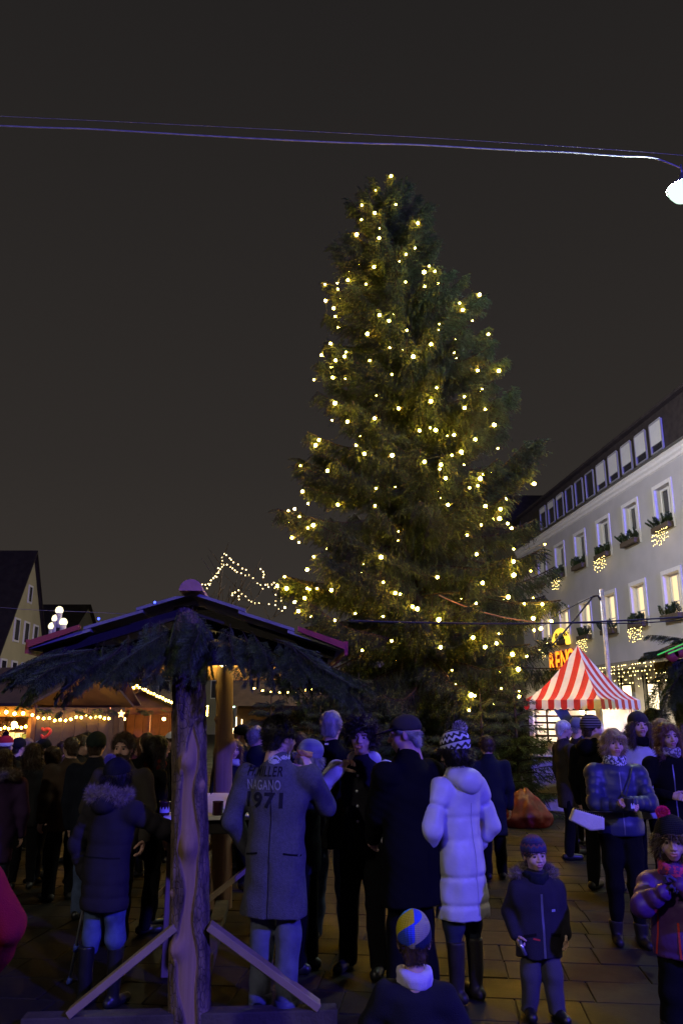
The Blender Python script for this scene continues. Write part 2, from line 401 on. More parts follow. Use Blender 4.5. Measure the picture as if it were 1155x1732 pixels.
def bough(L_, seed, tw, spacing, per_m, nl, nw, droop=0.25, hang=0.3, name='branch', nmat=None, stem_r=0.012, up=0.0, comb=0.0, subs=2):
    """a spruce branch along +x: stem, side twigs left and right, sub-twigs, needles"""
    g = np.random.default_rng(seed); n = max(4, int(L_/spacing))
    P = []
    for i in range(n+1):
        s = i/n; P.append(np.array([L_*s, 0.04*L_*math.sin(s*5+seed), -droop*L_*s**1.6+up*L_*max(0, s-0.6)**1.5]))
    stem = list(zip(P[:-1], P[1:])); segs = [(P[i], P[i+1]) for i in range(int(n*0.55), n)]; side = []
    for i in range(1, n):
        s = i/n; d = P[i+1]-P[i]; d /= np.linalg.norm(d)
        for sg_ in (-1, 1):
            ln = tw*(1-0.62*s)*(0.65+0.6*g.random())*min(1, 0.35+3*s)
            an = R(48)+g.normal()*0.16
            lat = np.array([-d[1], d[0], 0])*sg_
            dr = d*math.cos(an)+lat*math.sin(an)+np.array([0, 0, -hang*(0.6+0.8*g.random())]); dr /= np.linalg.norm(dr)
            mid = P[i]+dr*ln*0.55; end = mid+(dr+np.array([0, 0, -hang*0.8]))*ln*0.45
            side += [(P[i], mid), (mid, end)]
            segs += [(P[i]+dr*ln*0.12, mid), (mid, end)]
            for q in range(subs if ln > 0.16 else 1):
                for s2 in (-1, 1):
                    b = P[i]+dr*ln*(0.3+0.3*q*2/subs+0.1*g.random()); l2 = ln*(0.42-0.24*q/subs)*(0.7+0.5*g.random())
                    la2 = np.cross(dr, [0, 0, 1]); la2 /= np.linalg.norm(la2)+1e-9
                    d2 = dr*0.75+la2*s2*0.65+np.array([0, 0, -hang*0.9]); d2 /= np.linalg.norm(d2)
                    segs.append((b, b+d2*l2))
    if comb:
        for i in range(2, n):                               # hanging comb twigs under the limb and its side twigs
            for q in range(2):
                b = P[i]+np.array([g.normal()*0.04, g.normal()*0.10*L_*(1-0.6*i/n), -0.01]); l2 = comb*(0.5+0.8*g.random())*(1-0.5*i/n)
                m_ = b+np.array([g.normal()*0.05, g.normal()*0.05, -l2*0.6]); e2 = m_+np.array([0.08*g.random(), g.normal()*0.04, -l2*0.4])
                segs += [(b, m_), (m_, e2)]
                for s2 in range(3):
                    c = b+(m_-b)*g.random(); segs.append((c, c+np.array([g.normal()*0.08, g.normal()*0.08, -0.10-0.08*g.random()])))
    NV = spruce_geo(segs, g, per_m, nl, nw)
    SV, SQ = stems_geo(stem, stem_r); S2, Q2 = stems_geo(side, stem_r*0.4)
    nT = len(NV)//3
    T = np.arange(len(NV)).reshape(-1, 3)
    V = np.concatenate([NV, SV, S2]); Q = np.concatenate([SQ+len(NV), Q2+len(NV)+len(SV)])
    mi = np.concatenate([np.ones(len(Q)), np.zeros(nT)])
    return npmesh(name, V, Q, T, [nmat or M_needle, M_twig], mi, smooth=False)

sprig = bough(0.42, 3, 0.16, 0.03, 260, 0.05, 0.012, 0.0, -0.3, 'greenery', stem_r=0.006)
for row, (z0, z1) in enumerate(ROWS):
    for k, y in enumerate(WIN_Y):
        if not (24.0 < y < 42.5): continue
        c = FAC @ Vector((S(y), 0.17, z0-0.02)); sh = 'upper' if row == 0 else 'lower'
        order = ['nearest the right edge', 'second from the right', 'third from the right', 'fourth from the right', 'fifth from the right', 'sixth from the right']
        oi = int(round((y-27.25)/2.68)); nm = order[min(max(oi, 0), 5)]
        if oi < 0: nm = 'just past the right edge'
        fb = empty('flower_box', c, R(90+4.557), f'wooden flower box with conifer sprigs on the {sh} window row, {nm}', 'flower box', 'flower boxes on the town house')
        m = MB(); m.box((0, 0, -0.02), (1.30, 0.22, 0.20)); m.build('planter', M_box, fb, bevel=0.01)
        rg = random.Random(int(y*10)+row)
        for q in range(9):
            link('greenery', sprig, fb, (-0.6+q*0.15+rg.uniform(-.04, .04), rg.uniform(-.05, .05), 0.05), (rg.uniform(-.5, .5), -R(rg.uniform(35, 85)), rg.uniform(-3, 3)))
        if (row == 0 and oi in (0, 2, 4)) or (row == 1 and oi in (1, 3, 5)):
            il = empty('icicle_light_net', FAC @ Vector((S(y), 0.30, z0-0.14)), R(90+4.557), f'glowing icicle light net under the {sh} flower box, {nm}', 'light net', 'icicle light nets on the facade')
            pts = []
            wm_ = MB()
            for q in range(15):
                x = -0.60+q*0.0857; dl = 0.62*(0.45+0.55*abs(math.sin(q*1.9+y)))*(1-0.35*abs(x)); a0 = -0.02
                wm_.tube([(x, 0, 0.02), (x+rg.uniform(-.02, .02), 0.01, -dl)], 0.004, 4)
                for t in range(int(dl/0.085)+1): pts.append((x+rg.uniform(-.03, .03), rg.uniform(-.02, .03), -0.04-t*0.085+rg.uniform(-.02, .02)))
            wm_.tube([(-0.62, 0, 0.02), (0.62, 0, 0.02)], 0.006, 4)
            wm_.build('wire', M_wire, il); octas(pts[::2], 0.013, 'lamps', M_tiny, il)
# light curtain under the canopy
cur = empty('light_curtain', FAC @ Vector((S(32), 1.22, 3.42)), R(90+4.557), 'dense curtain of warm fairy lights hanging from the shop canopy', 'light curtain')
pts = []; rg = random.Random(8); wm_ = MB()
for q in range(70):
    x = -6.5+q*0.16; dl = 0.35+0.45*abs(math.sin(q*0.7))
    wm_.tube([(x, 0, 0.0), (x, 0, -dl)], 0.004, 3)
    for t in range(int(dl/0.13)+1): pts.append((x+rg.uniform(-.05, .05), rg.uniform(-.05, .05), -t*0.13))
wm_.build('wire', M_wire, cur); octas(pts[::2], 0.016, 'lamps', M_tiny, cur)

# lit shop sign
sg_ = empty('shop_sign', FAC @ Vector((38.4, 0.10, 3.72)), R(90+4.557), 'orange illuminated RENO letters under a yellow arc on the facade', 'sign')
M_orange = em('sign_glow_orange', (1.0, 0.25, 0.015), 2.6); M_yel = em('sign_glow_yellow', (1.0, 0.60, 0.05), 2.2)
M_redside = pm('sign_side_red', (0.45, 0.03, 0.02), 0.5, 0)
def text_mesh(body, size, extrude=0.0, offset=0.0, bevel=0.0, shear=0.0):
    cu = bpy.data.curves.new('lettering', 'FONT'); cu.body = body; cu.size = size; cu.extrude = extrude; cu.offset = offset
    cu.space_character = 1.12; cu.align_x = 'CENTER'; cu.shear = shear; cu.bevel_depth = bevel
    ob = bpy.data.objects.new('lettering', cu); COL.objects.link(ob)
    dg = bpy.context.evaluated_depsgraph_get(); me = bpy.data.meshes.new_from_object(ob.evaluated_get(dg))
    bpy.data.objects.remove(ob); bpy.data.curves.remove(cu); return me
for i, ch in enumerate('RENO'):
    me = text_mesh(ch, 1.28, 0.06, 0.030); me.materials.clear(); me.materials.append(M_orange); me.materials.append(M_redside)
    for p in me.polygons: p.material_index = 0 if abs(p.normal.z) > 0.5 else 1
    # text x must run towards the camera end of the facade (local -x), its face to the street (+y)
    o = link('letter', me, sg_, (1.30-i*0.88, 0.06, 0.0), (R(90), 0, R(180)))
am = MB(); pts = [(1.0*math.cos(a), 0.06, 1.05+0.85*math.sin(a)) for a in [R(8+164*i/24) for i in range(25)]]
am.tube(pts, 0.12, 8); am.build('arc', M_yel, sg_)

# neighbour house at the far end, dark roof
def plain_house(name, label, x0, x1, y0, y1, ze, zr, wallm, roofm, ridge='x', wins=()):
    h = empty(name, (x0, y0, 0), 0, label, 'house'); w, d = x1-x0, y1-y0; m = MB()
    m.add([(0, 0, 0), (w, 0, 0), (w, d, 0), (0, d, 0), (0, 0, ze), (w, 0, ze), (w, d, ze), (0, d, ze)], [(0, 1, 5, 4), (1, 2, 6, 5), (2, 3, 7, 6), (3, 0, 4, 7)])
    if ridge == 'x': m.add([(w, 0, ze), (w, d, ze), (w, d/2, zr), (0, 0, ze), (0, d, ze), (0, d/2, zr)], [(0, 1, 2), (4, 3, 5)])
    else: m.add([(0, 0, ze), (w, 0, ze), (w/2, 0, zr), (0, d, ze), (w, d, ze), (w/2, d, zr)], [(0, 1, 2), (4, 3, 5)])
    m.build('wall', wallm, h); m = MB(); o_ = 0.3; t = 0.02
    if ridge == 'x':
        m.add([(-o_, -o_, ze-0.2), (w+o_, -o_, ze-0.2), (w+o_, d/2, zr+t), (-o_, d/2, zr+t), (-o_, d+o_, ze-0.2), (w+o_, d+o_, ze-0.2)], [(0, 1, 2, 3), (3, 2, 5, 4)])
    else:
        m.add([(-o_, -o_, ze-0.2), (-o_, d+o_, ze-0.2), (w/2, d+o_, zr+t), (w/2, -o_, zr+t), (w+o_, -o_, ze-0.2), (w+o_, d+o_, ze-0.2)], [(0, 3, 2, 1), (3, 4, 5, 2)])
    m.build('roof', roofm, h)
    return h
M_ochre = pm('plaster_ochre', (0.42, 0.39, 0.24), 0.9, 0.3, 60, var=0.1, vs=0.8)
M_dim = pm('plaster_grey_dim', (0.26, 0.25, 0.21), 0.9, 0.3, 60, var=0.1, vs=0.8)
M_roof2 = pm('roof_dark', (0.03, 0.024, 0.022), 0.85, 0.5, 20, var=0.3, vs=3)
plain_house('far_house', 'dark roofed house beyond the end of the pale town house', 11.2, 22, 47.5, 58, 11.5, 16.6, M_dim, M_roof2, 'x')
# gabled house on the left: ridge along x, gable facing the square
gh = empty('gabled_house', (0, 0, 0), 0, 'ochre gabled house with steep dark roof at the left edge', 'house')
GX = lambda Y: -13.0-0.10*Y
yn, yf, ya, ze, zr = 36.9, 47.4, 42.15, 3.2, 10.4
m = MB(); gopen = []
m.add([(GX(yn), yn, 0), (GX(yf), yf, 0), (GX(yf), yf, ze), (GX(ya), ya, zr), (GX(yn), yn, ze)], [(0, 1, 2, 3, 4)])
m.add([(GX(yn)-14, yn, 0), (GX(yn), yn, 0), (GX(yn), yn, ze), (GX(yn)-14, yn, ze)], [(0, 1, 2, 3)])
m.build('wall', M_ochre, gh)
m = MB(); ov = 0.25
for (y0, z0) in ((yn-0.25, ze-0.33), (yf+0.25, ze-0.33)):
    m.add([(GX(ya)+ov, ya, zr+0.05), (GX(ya)-14, ya, zr+0.05), (GX(y0)-14, y0, z0), (GX(y0)+ov, y0, z0), (GX(ya)+ov, ya, zr-0.15), (GX(y0)+ov, y0, z0-0.15)], [(0, 1, 2, 3), (0, 3, 5, 4)])
m.build('roof', M_roof2, gh)
def gwin(Y, z, w, h):
    e_ = empty('window', (GX(Y)+0.03, Y, z), R(90+5.7)); e_.parent = gh
    m = MB()
    for x in (-w/2, w/2): m.box((x, 0, h/2), (0.10, 0.06, h+0.1))
    m.box((0, 0.002, 0), (w-0.1, 0.06, 0.1)); m.box((0, 0.002, h), (w-0.1, 0.06, 0.1)); m.box((0, 0.002, h*0.6), (w-0.1, 0.04, 0.05)); m.build('window_frame', M_frame, e_)
    m = MB(); m.box((0, -0.01, h/2), (w-0.1, 0.02, h-0.1)); m.build('pane', M_glass, e_)
gwin(42.3, 7.55, 0.6, 0.9)
for y in (40.6, 42.3, 44.0): gwin(y, 5.3, 0.8, 1.15)
for y in (39.1, 40.8, 42.5, 44.2, 45.9): gwin(y, 3.0, 0.8, 1.25)
h2 = plain_house('far_house', 'dark roofed house just right of the ochre gable', -25.5, -20.2, 56, 66, 6.2, 9.9, M_dim, M_roof2, 'x')
# row of houses closing the square far behind
for i, (xa, xb, zr_, ze_, lb) in enumerate(((-19.5, -11.0, 7.4, 4.6, 'low dim house far behind the shelter, left of the lit tree'), (-10.4, -3.6, 7.9, 5.2, 'dim grey house far behind the rear log post'),
                                       (-3.0, 6.0, 8.2, 5.6, 'dim house far behind the Christmas tree'), (6.6, 11.0, 8.0, 5.0, 'dim house in the gap beside the pale town house'))):
    h = plain_house('far_house', lb, xa, xb, 60, 70, ze_, zr_, M_dim, M_roof2, 'x')
    for q in range(int((xb-xa)/1.7)):
        e_ = empty('window', (0.9+q*1.7, -0.02, 2.6)); e_.parent = h
        m = MB(); m.box((0, 0, 0.7), (0.9, 0.06, 1.4)); m.build('window_frame', M_frame, e_); m = MB(); m.box((0, -0.03, 0.7), (0.76, 0.03, 1.25)); m.build('pane', M_litwin if (q*7+i*3) % 5 == 0 else M_glass, e_)
# ================================================================ the big Christmas tree
TY = 17.0
ZT = [0.3, 1.5, 3.1, 4.4, 5.75, 7.15, 8.6, 10.1, 11.7, 12.5, 13.4, 14.2, 14.8, 15.25]
RT = [2.75, 3.0, 3.12, 3.15, 3.05, 2.70, 2.38, 2.15, 1.82, 1.22, 1.02, 0.88, 0.50, 0.10]
tree_r = lambda z: float(np.interp(z, ZT, RT))
tree_c = lambda z: float(np.interp(z, [0, 5, 10, 12.3, 15.2], [1.70, 1.66, 1.62, 1.25, 1.19]))
tree = empty('christmas_tree', (0, 0, 0), 0, 'tall spruce hung with warm lights in the middle of the square', 'tree')
m = MB(); m.tube([(tree_c(z), TY, z) for z in (-0.01, 1, 3, 6, 9, 12, 14, 15.2)], [0.24, 0.22, 0.20, 0.17, 0.13, 0.08, 0.04, 0.012], 12)
m.build('trunk', M_twig, tree)
BL = (0.55, 0.9, 1.35, 1.8, 2.3, 2.9)
bvar = {}
for i, L_ in enumerate(BL):
    bvar[L_] = [bough(L_, 11*i+j, 0.30+0.14*L_, 0.065, 230, 0.028, 0.0120, 0.22, 0.80, 'branch', stem_r=0.010+0.003*L_, up=0.55, comb=0.12+0.16*L_) for j in range(2)]
rg = random.Random(21); z = 0.35; az = 0.0; nb = 0
while z < 13.80 and nb < 294:
    t = z/15.2; n_w = 7 if z < 12 else 6
    for q in range(n_w):
        az += 2.39996+rg.uniform(-.25, .25); zz = z+rg.uniform(-.14, .14)
        elev = np.interp(zz, [0, 3, 7, 11, 13, 15], [R(-10), R(2), R(14), R(26), R(40), R(62)])+rg.gauss(0, R(11))
        rr = tree_r(min(15.2, zz+math.sin(elev)*tree_r(zz)*0.7))*rg.choice((0.80, 0.92, 0.97, 1.0, 1.0, 1.05))
        Ls = max(0.4, rr/max(0.45, math.cos(elev))*0.98)
        if zz > 11.5: Ls = max(0.35, min(Ls, 1.9, (14.75-zz)/max(0.35, math.sin(elev))))
        Lb = min(BL, key=lambda a: abs(a-Ls)); o = link('branch', bvar[Lb][rg.randint(0, 1)], tree)
        o.location = (tree_c(zz), TY, zz); o.rotation_euler = (rg.uniform(-.35, .35), -elev, az); s = Ls/Lb; o.scale = (s, s**0.5, s**0.5); nb += 1
    z += 0.335 if z < 11 else 0.30
for q in range(6):
    o = link('branch', bvar[0.55][q % 2], tree, (tree_c(15), TY, 13.75+0.06*q), (0, -R(70-6*q if q else 88), q*1.05))
# bulbs: where the photograph shows them, each on the outside of the crown
C6 = [(481,62),(430,128),(383,175),(430,210),(386,233),(602,236),(372,275),(457,298),(520,172),(591,335),(543,367),(636,401),(661,430),(625,415),(427,393),(411,462),(607,474),(546,445),(252,456),(317,452),(295,478),(226,528),(278,573),(278,594),(825,492),(750,577),(762,540),(456,573),(492,592),(565,645),(387,651),(496,711),(409,740),(330,715),(251,688),(285,740),(318,748),(858,667),(813,803),(893,791),(479,803),(268,804),(200,843),(773,888),(757,940),(288,910),(332,972),(441,963),(510,929),(662,1012),(627,997),(638,920),(655,860),(884,982),(835,945),(740,1033),(819,1057),(235,1053),(220,1063),(380,1102),(358,1057),(498,1103),(714,1098),(742,1101),(615,1131),(688,1141),(660,1168),(630,692),(583,737),(606,1018),(914,1087),(151,1139),(240,1163)]
C7 = [(707,124),(828,134),(790,153),(818,159),(147,173),(189,227),(124,235),(280,228),(436,218),(428,153),(714,222),(838,239),(890,243),(904,272),(168,317),(210,298),(155,261),(767,353),(839,306),(934,305),(113,383),(106,411),(75,435),(183,410),(158,468),(464,418),(798,421),(946,398),(962,436),(658,506),(844,511),(454,532),(168,542),(193,535),(208,533),(110,543),(180,574),(277,552),(508,562),(531,565),(571,603),(592,614),(141,613),(465,648),(656,655),(798,590),(926,569),(1058,593),(1030,644),(1081,654),(278,653),(353,651),(481,732),(670,774),(802,738),(845,770),(881,759),(933,799),(1011,790),(976,847),(380,770),(1043,722),(820,944),(787,943),(768,995),(1056,185),(938,488),(989,590)]
BP = [(440+x*.4502, 270+y*.4502) for x, y in C6]+[(440+x*.4502, 750+y*.4502) for x, y in C7]
lights = empty('light_chain', (tree_c(0), TY, 0), 0, 'long chain of warm bulbs wound round the tall Christmas tree', 'light chain')
bm_b = bulb_mesh(0.031, M_bulb); bm_s = bulb_mesh(0.020, M_bulb); bm_l = bulb_mesh(0.039, M_bulb); bm_t = bulb_mesh(0.012, M_bulb)
rg = random.Random(4); bpos = []
twig_pts = []; _cache = {}
for o in tree.children:                           # points on the twigs of every branch
    if not o.name.startswith('branch'): continue
    if o.data.name not in _cache:
        a = np.empty(len(o.data.vertices)*3, np.float32); o.data.vertices.foreach_get('co', a); _cache[o.data.name] = a.reshape(-1, 3)[::31]
    Mb = np.array(Matrix.LocRotScale(o.location, o.rotation_euler, o.scale)); twig_pts.append(_cache[o.data.name] @ Mb[:3, :3].T+Mb[:3, 3])
twig_pts = np.concatenate(twig_pts); twig_pts = twig_pts[twig_pts[:, 1] < TY+0.6]
_d = twig_pts-np.array([0, 0, HC]); _f = _d[:, 1]*CT+_d[:, 2]*ST; TU = 577.5+FPX*_d[:, 0]/_f; TV = 866-FPX*(-_d[:, 1]*ST+_d[:, 2]*CT)/_f
for i, (x, y) in enumerate(BP):
    dd = np.hypot(TU-x, TV-y); c_ = np.where(dd < 7)[0]
    if len(c_) == 0: c_ = np.array([int(np.argmin(dd))])
    if dd[c_].min() > 40: continue
    p = twig_pts[c_[np.argmin(_f[c_])]]; bpos.append(Vector(p)+Vector((0, -0.045, -0.02)))
for k in range(70):                              # the chain goes on round the back
    z = rg.uniform(1.6, 13.5); a = rg.uniform(0.1, math.pi-0.1); r_ = tree_r(z)*1.0
    bpos.append(Vector((tree_c(z)+r_*math.cos(a), TY+r_*math.sin(a), z)))
for i, p in enumerate(bpos):
    link('bulb', (bm_b, bm_b, bm_s, bm_s, bm_l)[rg.randint(0, 4)], lights, (p.x-tree_c(0), p.y-TY, p.z))
front = np.where(twig_pts[:, 1] < TY-1.0)[0]
for k in range(60):                              # small far-off lamps of the same chain, half buried in the twigs
    p = twig_pts[front[rg.randrange(len(front))]]
    if p[2] > 2.2: link('bulb', bm_t, lights, (p[0]-tree_c(0), p[1]-TY-0.02, p[2]))
srt = sorted(bpos, key=lambda p: (round(p.z/0.5), math.atan2(p.y-TY, p.x-tree_c(p.z))))
wm_ = MB()
for a, b in zip(srt, srt[1:]):
    if (a-b).length > 1.6: continue
    mid = (a+b)/2; c = Vector((tree_c(mid.z), TY, mid.z)); mid = mid+(c-mid)*0.06-Vector((0, 0, 0.08))
    wm_.tube([Vector(q)-Vector((tree_c(0), TY, 0)) for q in (a, mid, b)], 0.005, 4)
wm_.build('cable', pm('cable_green', (0.02, 0.035, 0.02), 0.6, 0), lights)['kind'] = 'stuff'
# ring of young spruces round the foot
sm_var = [bough(L_, 70+i, 0.34, 0.07, 230, 0.028, 0.009, 0.28, 0.55, 'branch', nmat=M_needle_d, stem_r=0.010) for i, L_ in enumerate((0.45, 0.8, 1.15))]
names = ['leftmost young spruce at the foot of the Christmas tree', 'young spruce behind the man with grey hair and black coat', 'young spruce behind the curly haired person eating', 'young spruce behind the man in the cap',
         'young spruce behind the bobble hat in the middle', 'young spruce right behind the stooped man in dark coat', 'young spruce behind the red sack', 'young spruce beside the striped stall', 'rightmost young spruce at the tree foot']
for i in range(9):
    a = R(180+12+i*13.2); r_ = 3.15+0.25*math.sin(i*2.3); x, y = 1.72+r_*math.cos(a)*1.03, TY+r_*math.sin(a)*0.92
    h = 2.0+0.5*math.sin(i*1.7+1); sp = empty('young_spruce', (x, y, 0), rg.uniform(0, 6), names[i], 'tree', 'young spruces round the Christmas tree foot')
    m = MB(); m.tube([(0, 0, -0.01), (0, 0, h*0.6), (0, 0, h)], [0.04, 0.03, 0.006], 8); m.build('trunk', M_twig, sp)
    zz = 0.12; az = 0
    while zz < h-0.1:
        L_ = (1-zz/h)*0.80+0.16
        for q in range(5):
            az += 2.4; vi = 0 if L_ < 0.6 else (1 if L_ < 1.0 else 2); base = (0.45, 0.8, 1.15)[vi]; s = L_/base
            o = link('branch', sm_var[vi], sp, (0, 0, zz), (0, -R(12+25*zz/h)+rg.gauss(0, .1), az)); o.scale = (s, s, s)
        zz += 0.20
# crumpled red sack at its foot
def sack(name, c, size, seed, mat, label):
    bm = bmesh.new(); bmesh.ops.create_icosphere(bm, subdivisions=5, radius=1.0)
    g = np.random.default_rng(seed); K = g.normal(size=(26, 3))*4.2; ph = g.random(26)*6.28; A = 0.5/np.linalg.norm(K, axis=1)
    for v in bm.verts:
        p = np.array(v.co); d = float(np.sum(A*np.abs(np.sin(K @ p+ph))))*0.30; rr = 0.62+d
        z = p[2]*rr; taper = 1-0.50*max(0, z)
        v.co = Vector((p[0]*rr*size[0]*taper, p[1]*rr*size[1]*taper, max(-0.48, z)*size[2]+0.48*size[2]))
    me = bpy.data.meshes.new(name); bm.to_mesh(me); bm.free(); me.materials.append(mat)
    me.polygons.foreach_set('use_smooth', [True]*len(me.polygons))
    o = link(name, me, None, c); tag(o, label, 'sack'); return o
g_ = ground_at(890, 1398)
sack('plastic_sack', (g_.x, g_.y, 0), (0.40, 0.32, 0.38), 3, pm('plastic_film_red', (0.12, 0.0025, 0.003), 0.55, 0.5, 14, var=0.5, vs=5, spec=0.6), 'crumpled red plastic sack lying at the foot of the dark spruces')
# thick rope between tree and shop side
m = MB(); a, b = at(742, 1007, 14.3), at(905, 1052, 14.2)
m.tube([a.lerp(b, t)+Vector((0, 0, -0.18*4*t*(1-t)*0.5)) for t in [i/14 for i in range(15)]], 0.012, 6)
tag(m.build('rope', pm('rope_brown', (0.30, 0.16, 0.08), 0.9, 0.4, 200)), 'brown rope stretched across the lower right of the Christmas tree', 'rope')

# ================================================================ log-post shelter in the left foreground
M_bark = None
def bark_mat():
    m = bpy.data.materials.new('bark_and_bare_wood'); m.use_nodes = True; n = m.node_tree.nodes; L = m.node_tree.links
    b = n['Principled BSDF']; b.inputs['Roughness'].default_value = 0.85; b.inputs['Specular IOR Level'].default_value = 0.25
    tc = n.new('ShaderNodeTexCoord'); mp = n.new('ShaderNodeMapping'); mp.inputs['Scale'].default_value = (1, 1, 0.45); L.new(tc.outputs['Object'], mp.inputs[0])
    vo = n.new('ShaderNodeTexVoronoi'); vo.inputs['Scale'].default_value = 30; vo.feature = 'F1'; L.new(mp.outputs[0], vo.inputs['Vector'])
    no = n.new('ShaderNodeTexNoise'); no.inputs['Scale'].default_value = 14; no.inputs['Detail'].default_value = 8; L.new(mp.outputs[0], no.inputs['Vector'])
    r = n.new('ShaderNodeValToRGB'); r.color_ramp.elements[0].color = (0.055, 0.036, 0.025, 1); r.color_ramp.elements[1].color = (0.24, 0.17, 0.12, 1)
    r.color_ramp.elements[0].position = 0.32; r.color_ramp.elements[1].position = 0.70; L.new(no.outputs['Fac'], r.inputs[0])
    ve = n.new('ShaderNodeTexVoronoi'); ve.feature = 'DISTANCE_TO_EDGE'; ve.inputs['Scale'].default_value = 46; L.new(mp.outputs[0], ve.inputs['Vector'])
    er = n.new('ShaderNodeMapRange'); er.inputs['From Max'].default_value = 0.10; er.inputs['To Min'].default_value = 0.62; L.new(ve.outputs['Distance'], er.inputs['Value'])
    em_ = n.new('ShaderNodeMix'); em_.data_type = 'RGBA'; em_.blend_type = 'MULTIPLY'; em_.inputs['Factor'].default_value = 1.0; L.new(r.outputs[0], em_.inputs['A']); L.new(er.outputs[0], em_.inputs['B'])
    mp2 = n.new('ShaderNodeMapping'); mp2.inputs['Scale'].default_value = (26, 26, 1.2); L.new(tc.outputs['Object'], mp2.inputs[0])
    n2 = n.new('ShaderNodeTexNoise'); n2.inputs['Scale'].default_value = 2.0; n2.inputs['Detail'].default_value = 5; L.new(mp2.outputs[0], n2.inputs['Vector'])
    r2 = n.new('ShaderNodeValToRGB'); r2.color_ramp.elements[0].color = (0.20, 0.12, 0.066, 1); r2.color_ramp.elements[1].color = (0.35, 0.23, 0.14, 1); L.new(n2.outputs['Fac'], r2.inputs[0])
    at_ = n.new('ShaderNodeAttribute'); at_.attribute_name = 'bare'
    mx = n.new('ShaderNodeMix'); mx.data_type = 'RGBA'; L.new(at_.outputs['Fac'], mx.inputs['Factor']); L.new(em_.outputs['Result'], mx.inputs['A']); L.new(r2.outputs[0], mx.inputs['B']); L.new(mx.outputs['Result'], b.inputs['Base Color'])
    bp = n.new('ShaderNodeBump'); bp.inputs['Strength'].default_value = 0.9; bp.inputs['Distance'].default_value = 0.012
    iv = n.new('ShaderNodeMath'); iv.operation = 'SUBTRACT'; iv.inputs[0].default_value = 1.0; L.new(at_.outputs['Fac'], iv.inputs[1])
    hm = n.new('ShaderNodeMath'); hm.operation = 'MULTIPLY'; ad = n.new('ShaderNodeMath'); ad.operation = 'ADD'; L.new(no.outputs['Fac'], ad.inputs[0]); L.new(er.outputs[0], ad.inputs[1])
    L.new(ad.outputs[0], hm.inputs[0]); L.new(iv.outputs[0], hm.inputs[1]); L.new(hm.outputs[0], bp.inputs['Height']); L.new(bp.outputs[0], b.inputs['Normal'])
    return m
M_bark = bark_mat()
def log_post(name, h, r0, r1, seed, patches, knots, parent, loc, lean=(0, 0)):
    """bark-covered log; patches (angle, z0, z1, half-width rad) of bare wood, knots (angle, z, size)"""
    g = np.random.default_rng(seed); nz, na = int(h/0.011), 96
    Z = np.linspace(0, h, nz+1); A = np.linspace(0, 2*np.pi, na, endpoint=False); zz, aa = np.meshgrid(Z, A, indexing='ij')
    K = g.normal(size=(14, 3))*np.array([5, 5, 2.0]); ph = g.random(14)*6.28
    cx, cy = np.cos(aa), np.sin(aa)
    low = sum(np.sin(K[i, 0]*cx*0.5+K[i, 1]*cy*0.5+K[i, 2]*zz+ph[i]) for i in range(14))/14
    K2 = g.normal(size=(24, 3))*np.array([16, 16, 22]); ph2 = g.random(24)*6.28
    fine = sum(np.sin(K2[i, 0]*cx+K2[i, 1]*cy+K2[i, 2]*zz+ph2[i]) for i in range(24))/24
    bare = np.zeros_like(zz)
    for (pa, z0, z1, hw) in patches:
        wob = 0.16*np.sin(zz*7+pa*3)+0.10*np.sin(zz*17+1)
        da = np.abs((aa-pa-wob*0.6+np.pi) % (2*np.pi)-np.pi); taper = np.clip(np.minimum(zz-z0, z1-zz)/0.14, 0, 1)
        hwz = hw*taper*(1+0.35*np.sin(zz*9+pa))
        bare = np.maximum(bare, np.clip((hwz-da)/0.07+0.5, 0, 1)*(taper > 0))
    rad = r0+(r1-r0)*zz/h+low*0.05*r0*2+(1-bare)*(fine*0.016+0.007)-bare*0.006
    for (ka, kz, ks) in knots:
        da = ((aa-ka+np.pi) % (2*np.pi)-np.pi)*r0; d2 = (da**2+((zz-kz)*0.75)**2)/ks**2
        rad = rad+ks*0.85*np.exp(-d2*1.6); bare = np.maximum(bare, np.clip(1.5-d2*1.1, 0, 1))
    V = np.stack([rad*cx+lean[0]*zz/h, rad*cy+lean[1]*zz/h, zz], -1).reshape(-1, 3)
    i, j = np.meshgrid(np.arange(nz), np.arange(na), indexing='ij'); a = i*na+j; b_ = i*na+(j+1) % na
    Q = np.stack([a, b_, b_+na, a+na], -1).reshape(-1, 4)
    me = npmesh(name, V, Q, None, [M_bark]); at_ = me.attributes.new('bare', 'FLOAT', 'POINT'); at_.data.foreach_set('value', bare.ravel().astype(np.float32))
    return link(name, me, parent, loc)
M_board = pm('sawn_board', (0.26, 0.19, 0.12), 0.75, 0.3, 30, var=0.25, vs=3, stretch=(1, 1, 1))
M_sill = pm('weathered_beam', (0.060, 0.048, 0.036), 0.85, 0.6, 40, var=0.4, vs=5)
M_felt = pm('roof_board_grey', (0.17, 0.165, 0.16), 0.8, 0.4, 40, var=0.25, vs=6)
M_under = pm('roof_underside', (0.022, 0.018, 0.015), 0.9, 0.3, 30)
M_redtrim = pm('trim_paint_red', (0.26, 0.03, 0.03), 0.55, 0.15, 40)
M_blue = em('led_blue', (0.05, 0.08, 1.0), 6.0)
hero = [bough(L_, 130+i, 0.36, 0.045, 760, 0.023, 0.0040, 0.22, 0.42, 'bough', nmat=M_needle_d, stem_r=0.006, subs=3) for i, L_ in enumerate((0.55, 0.75, 0.95, 1.1))]
SH = (-0.92, 5.27); SHR = R(4.4)
shel = empty('log_shelter', (SH[0], SH[1], 0), SHR, 'log-post shelter with low gable roof hung with spruce boughs, left foreground', 'shelter')
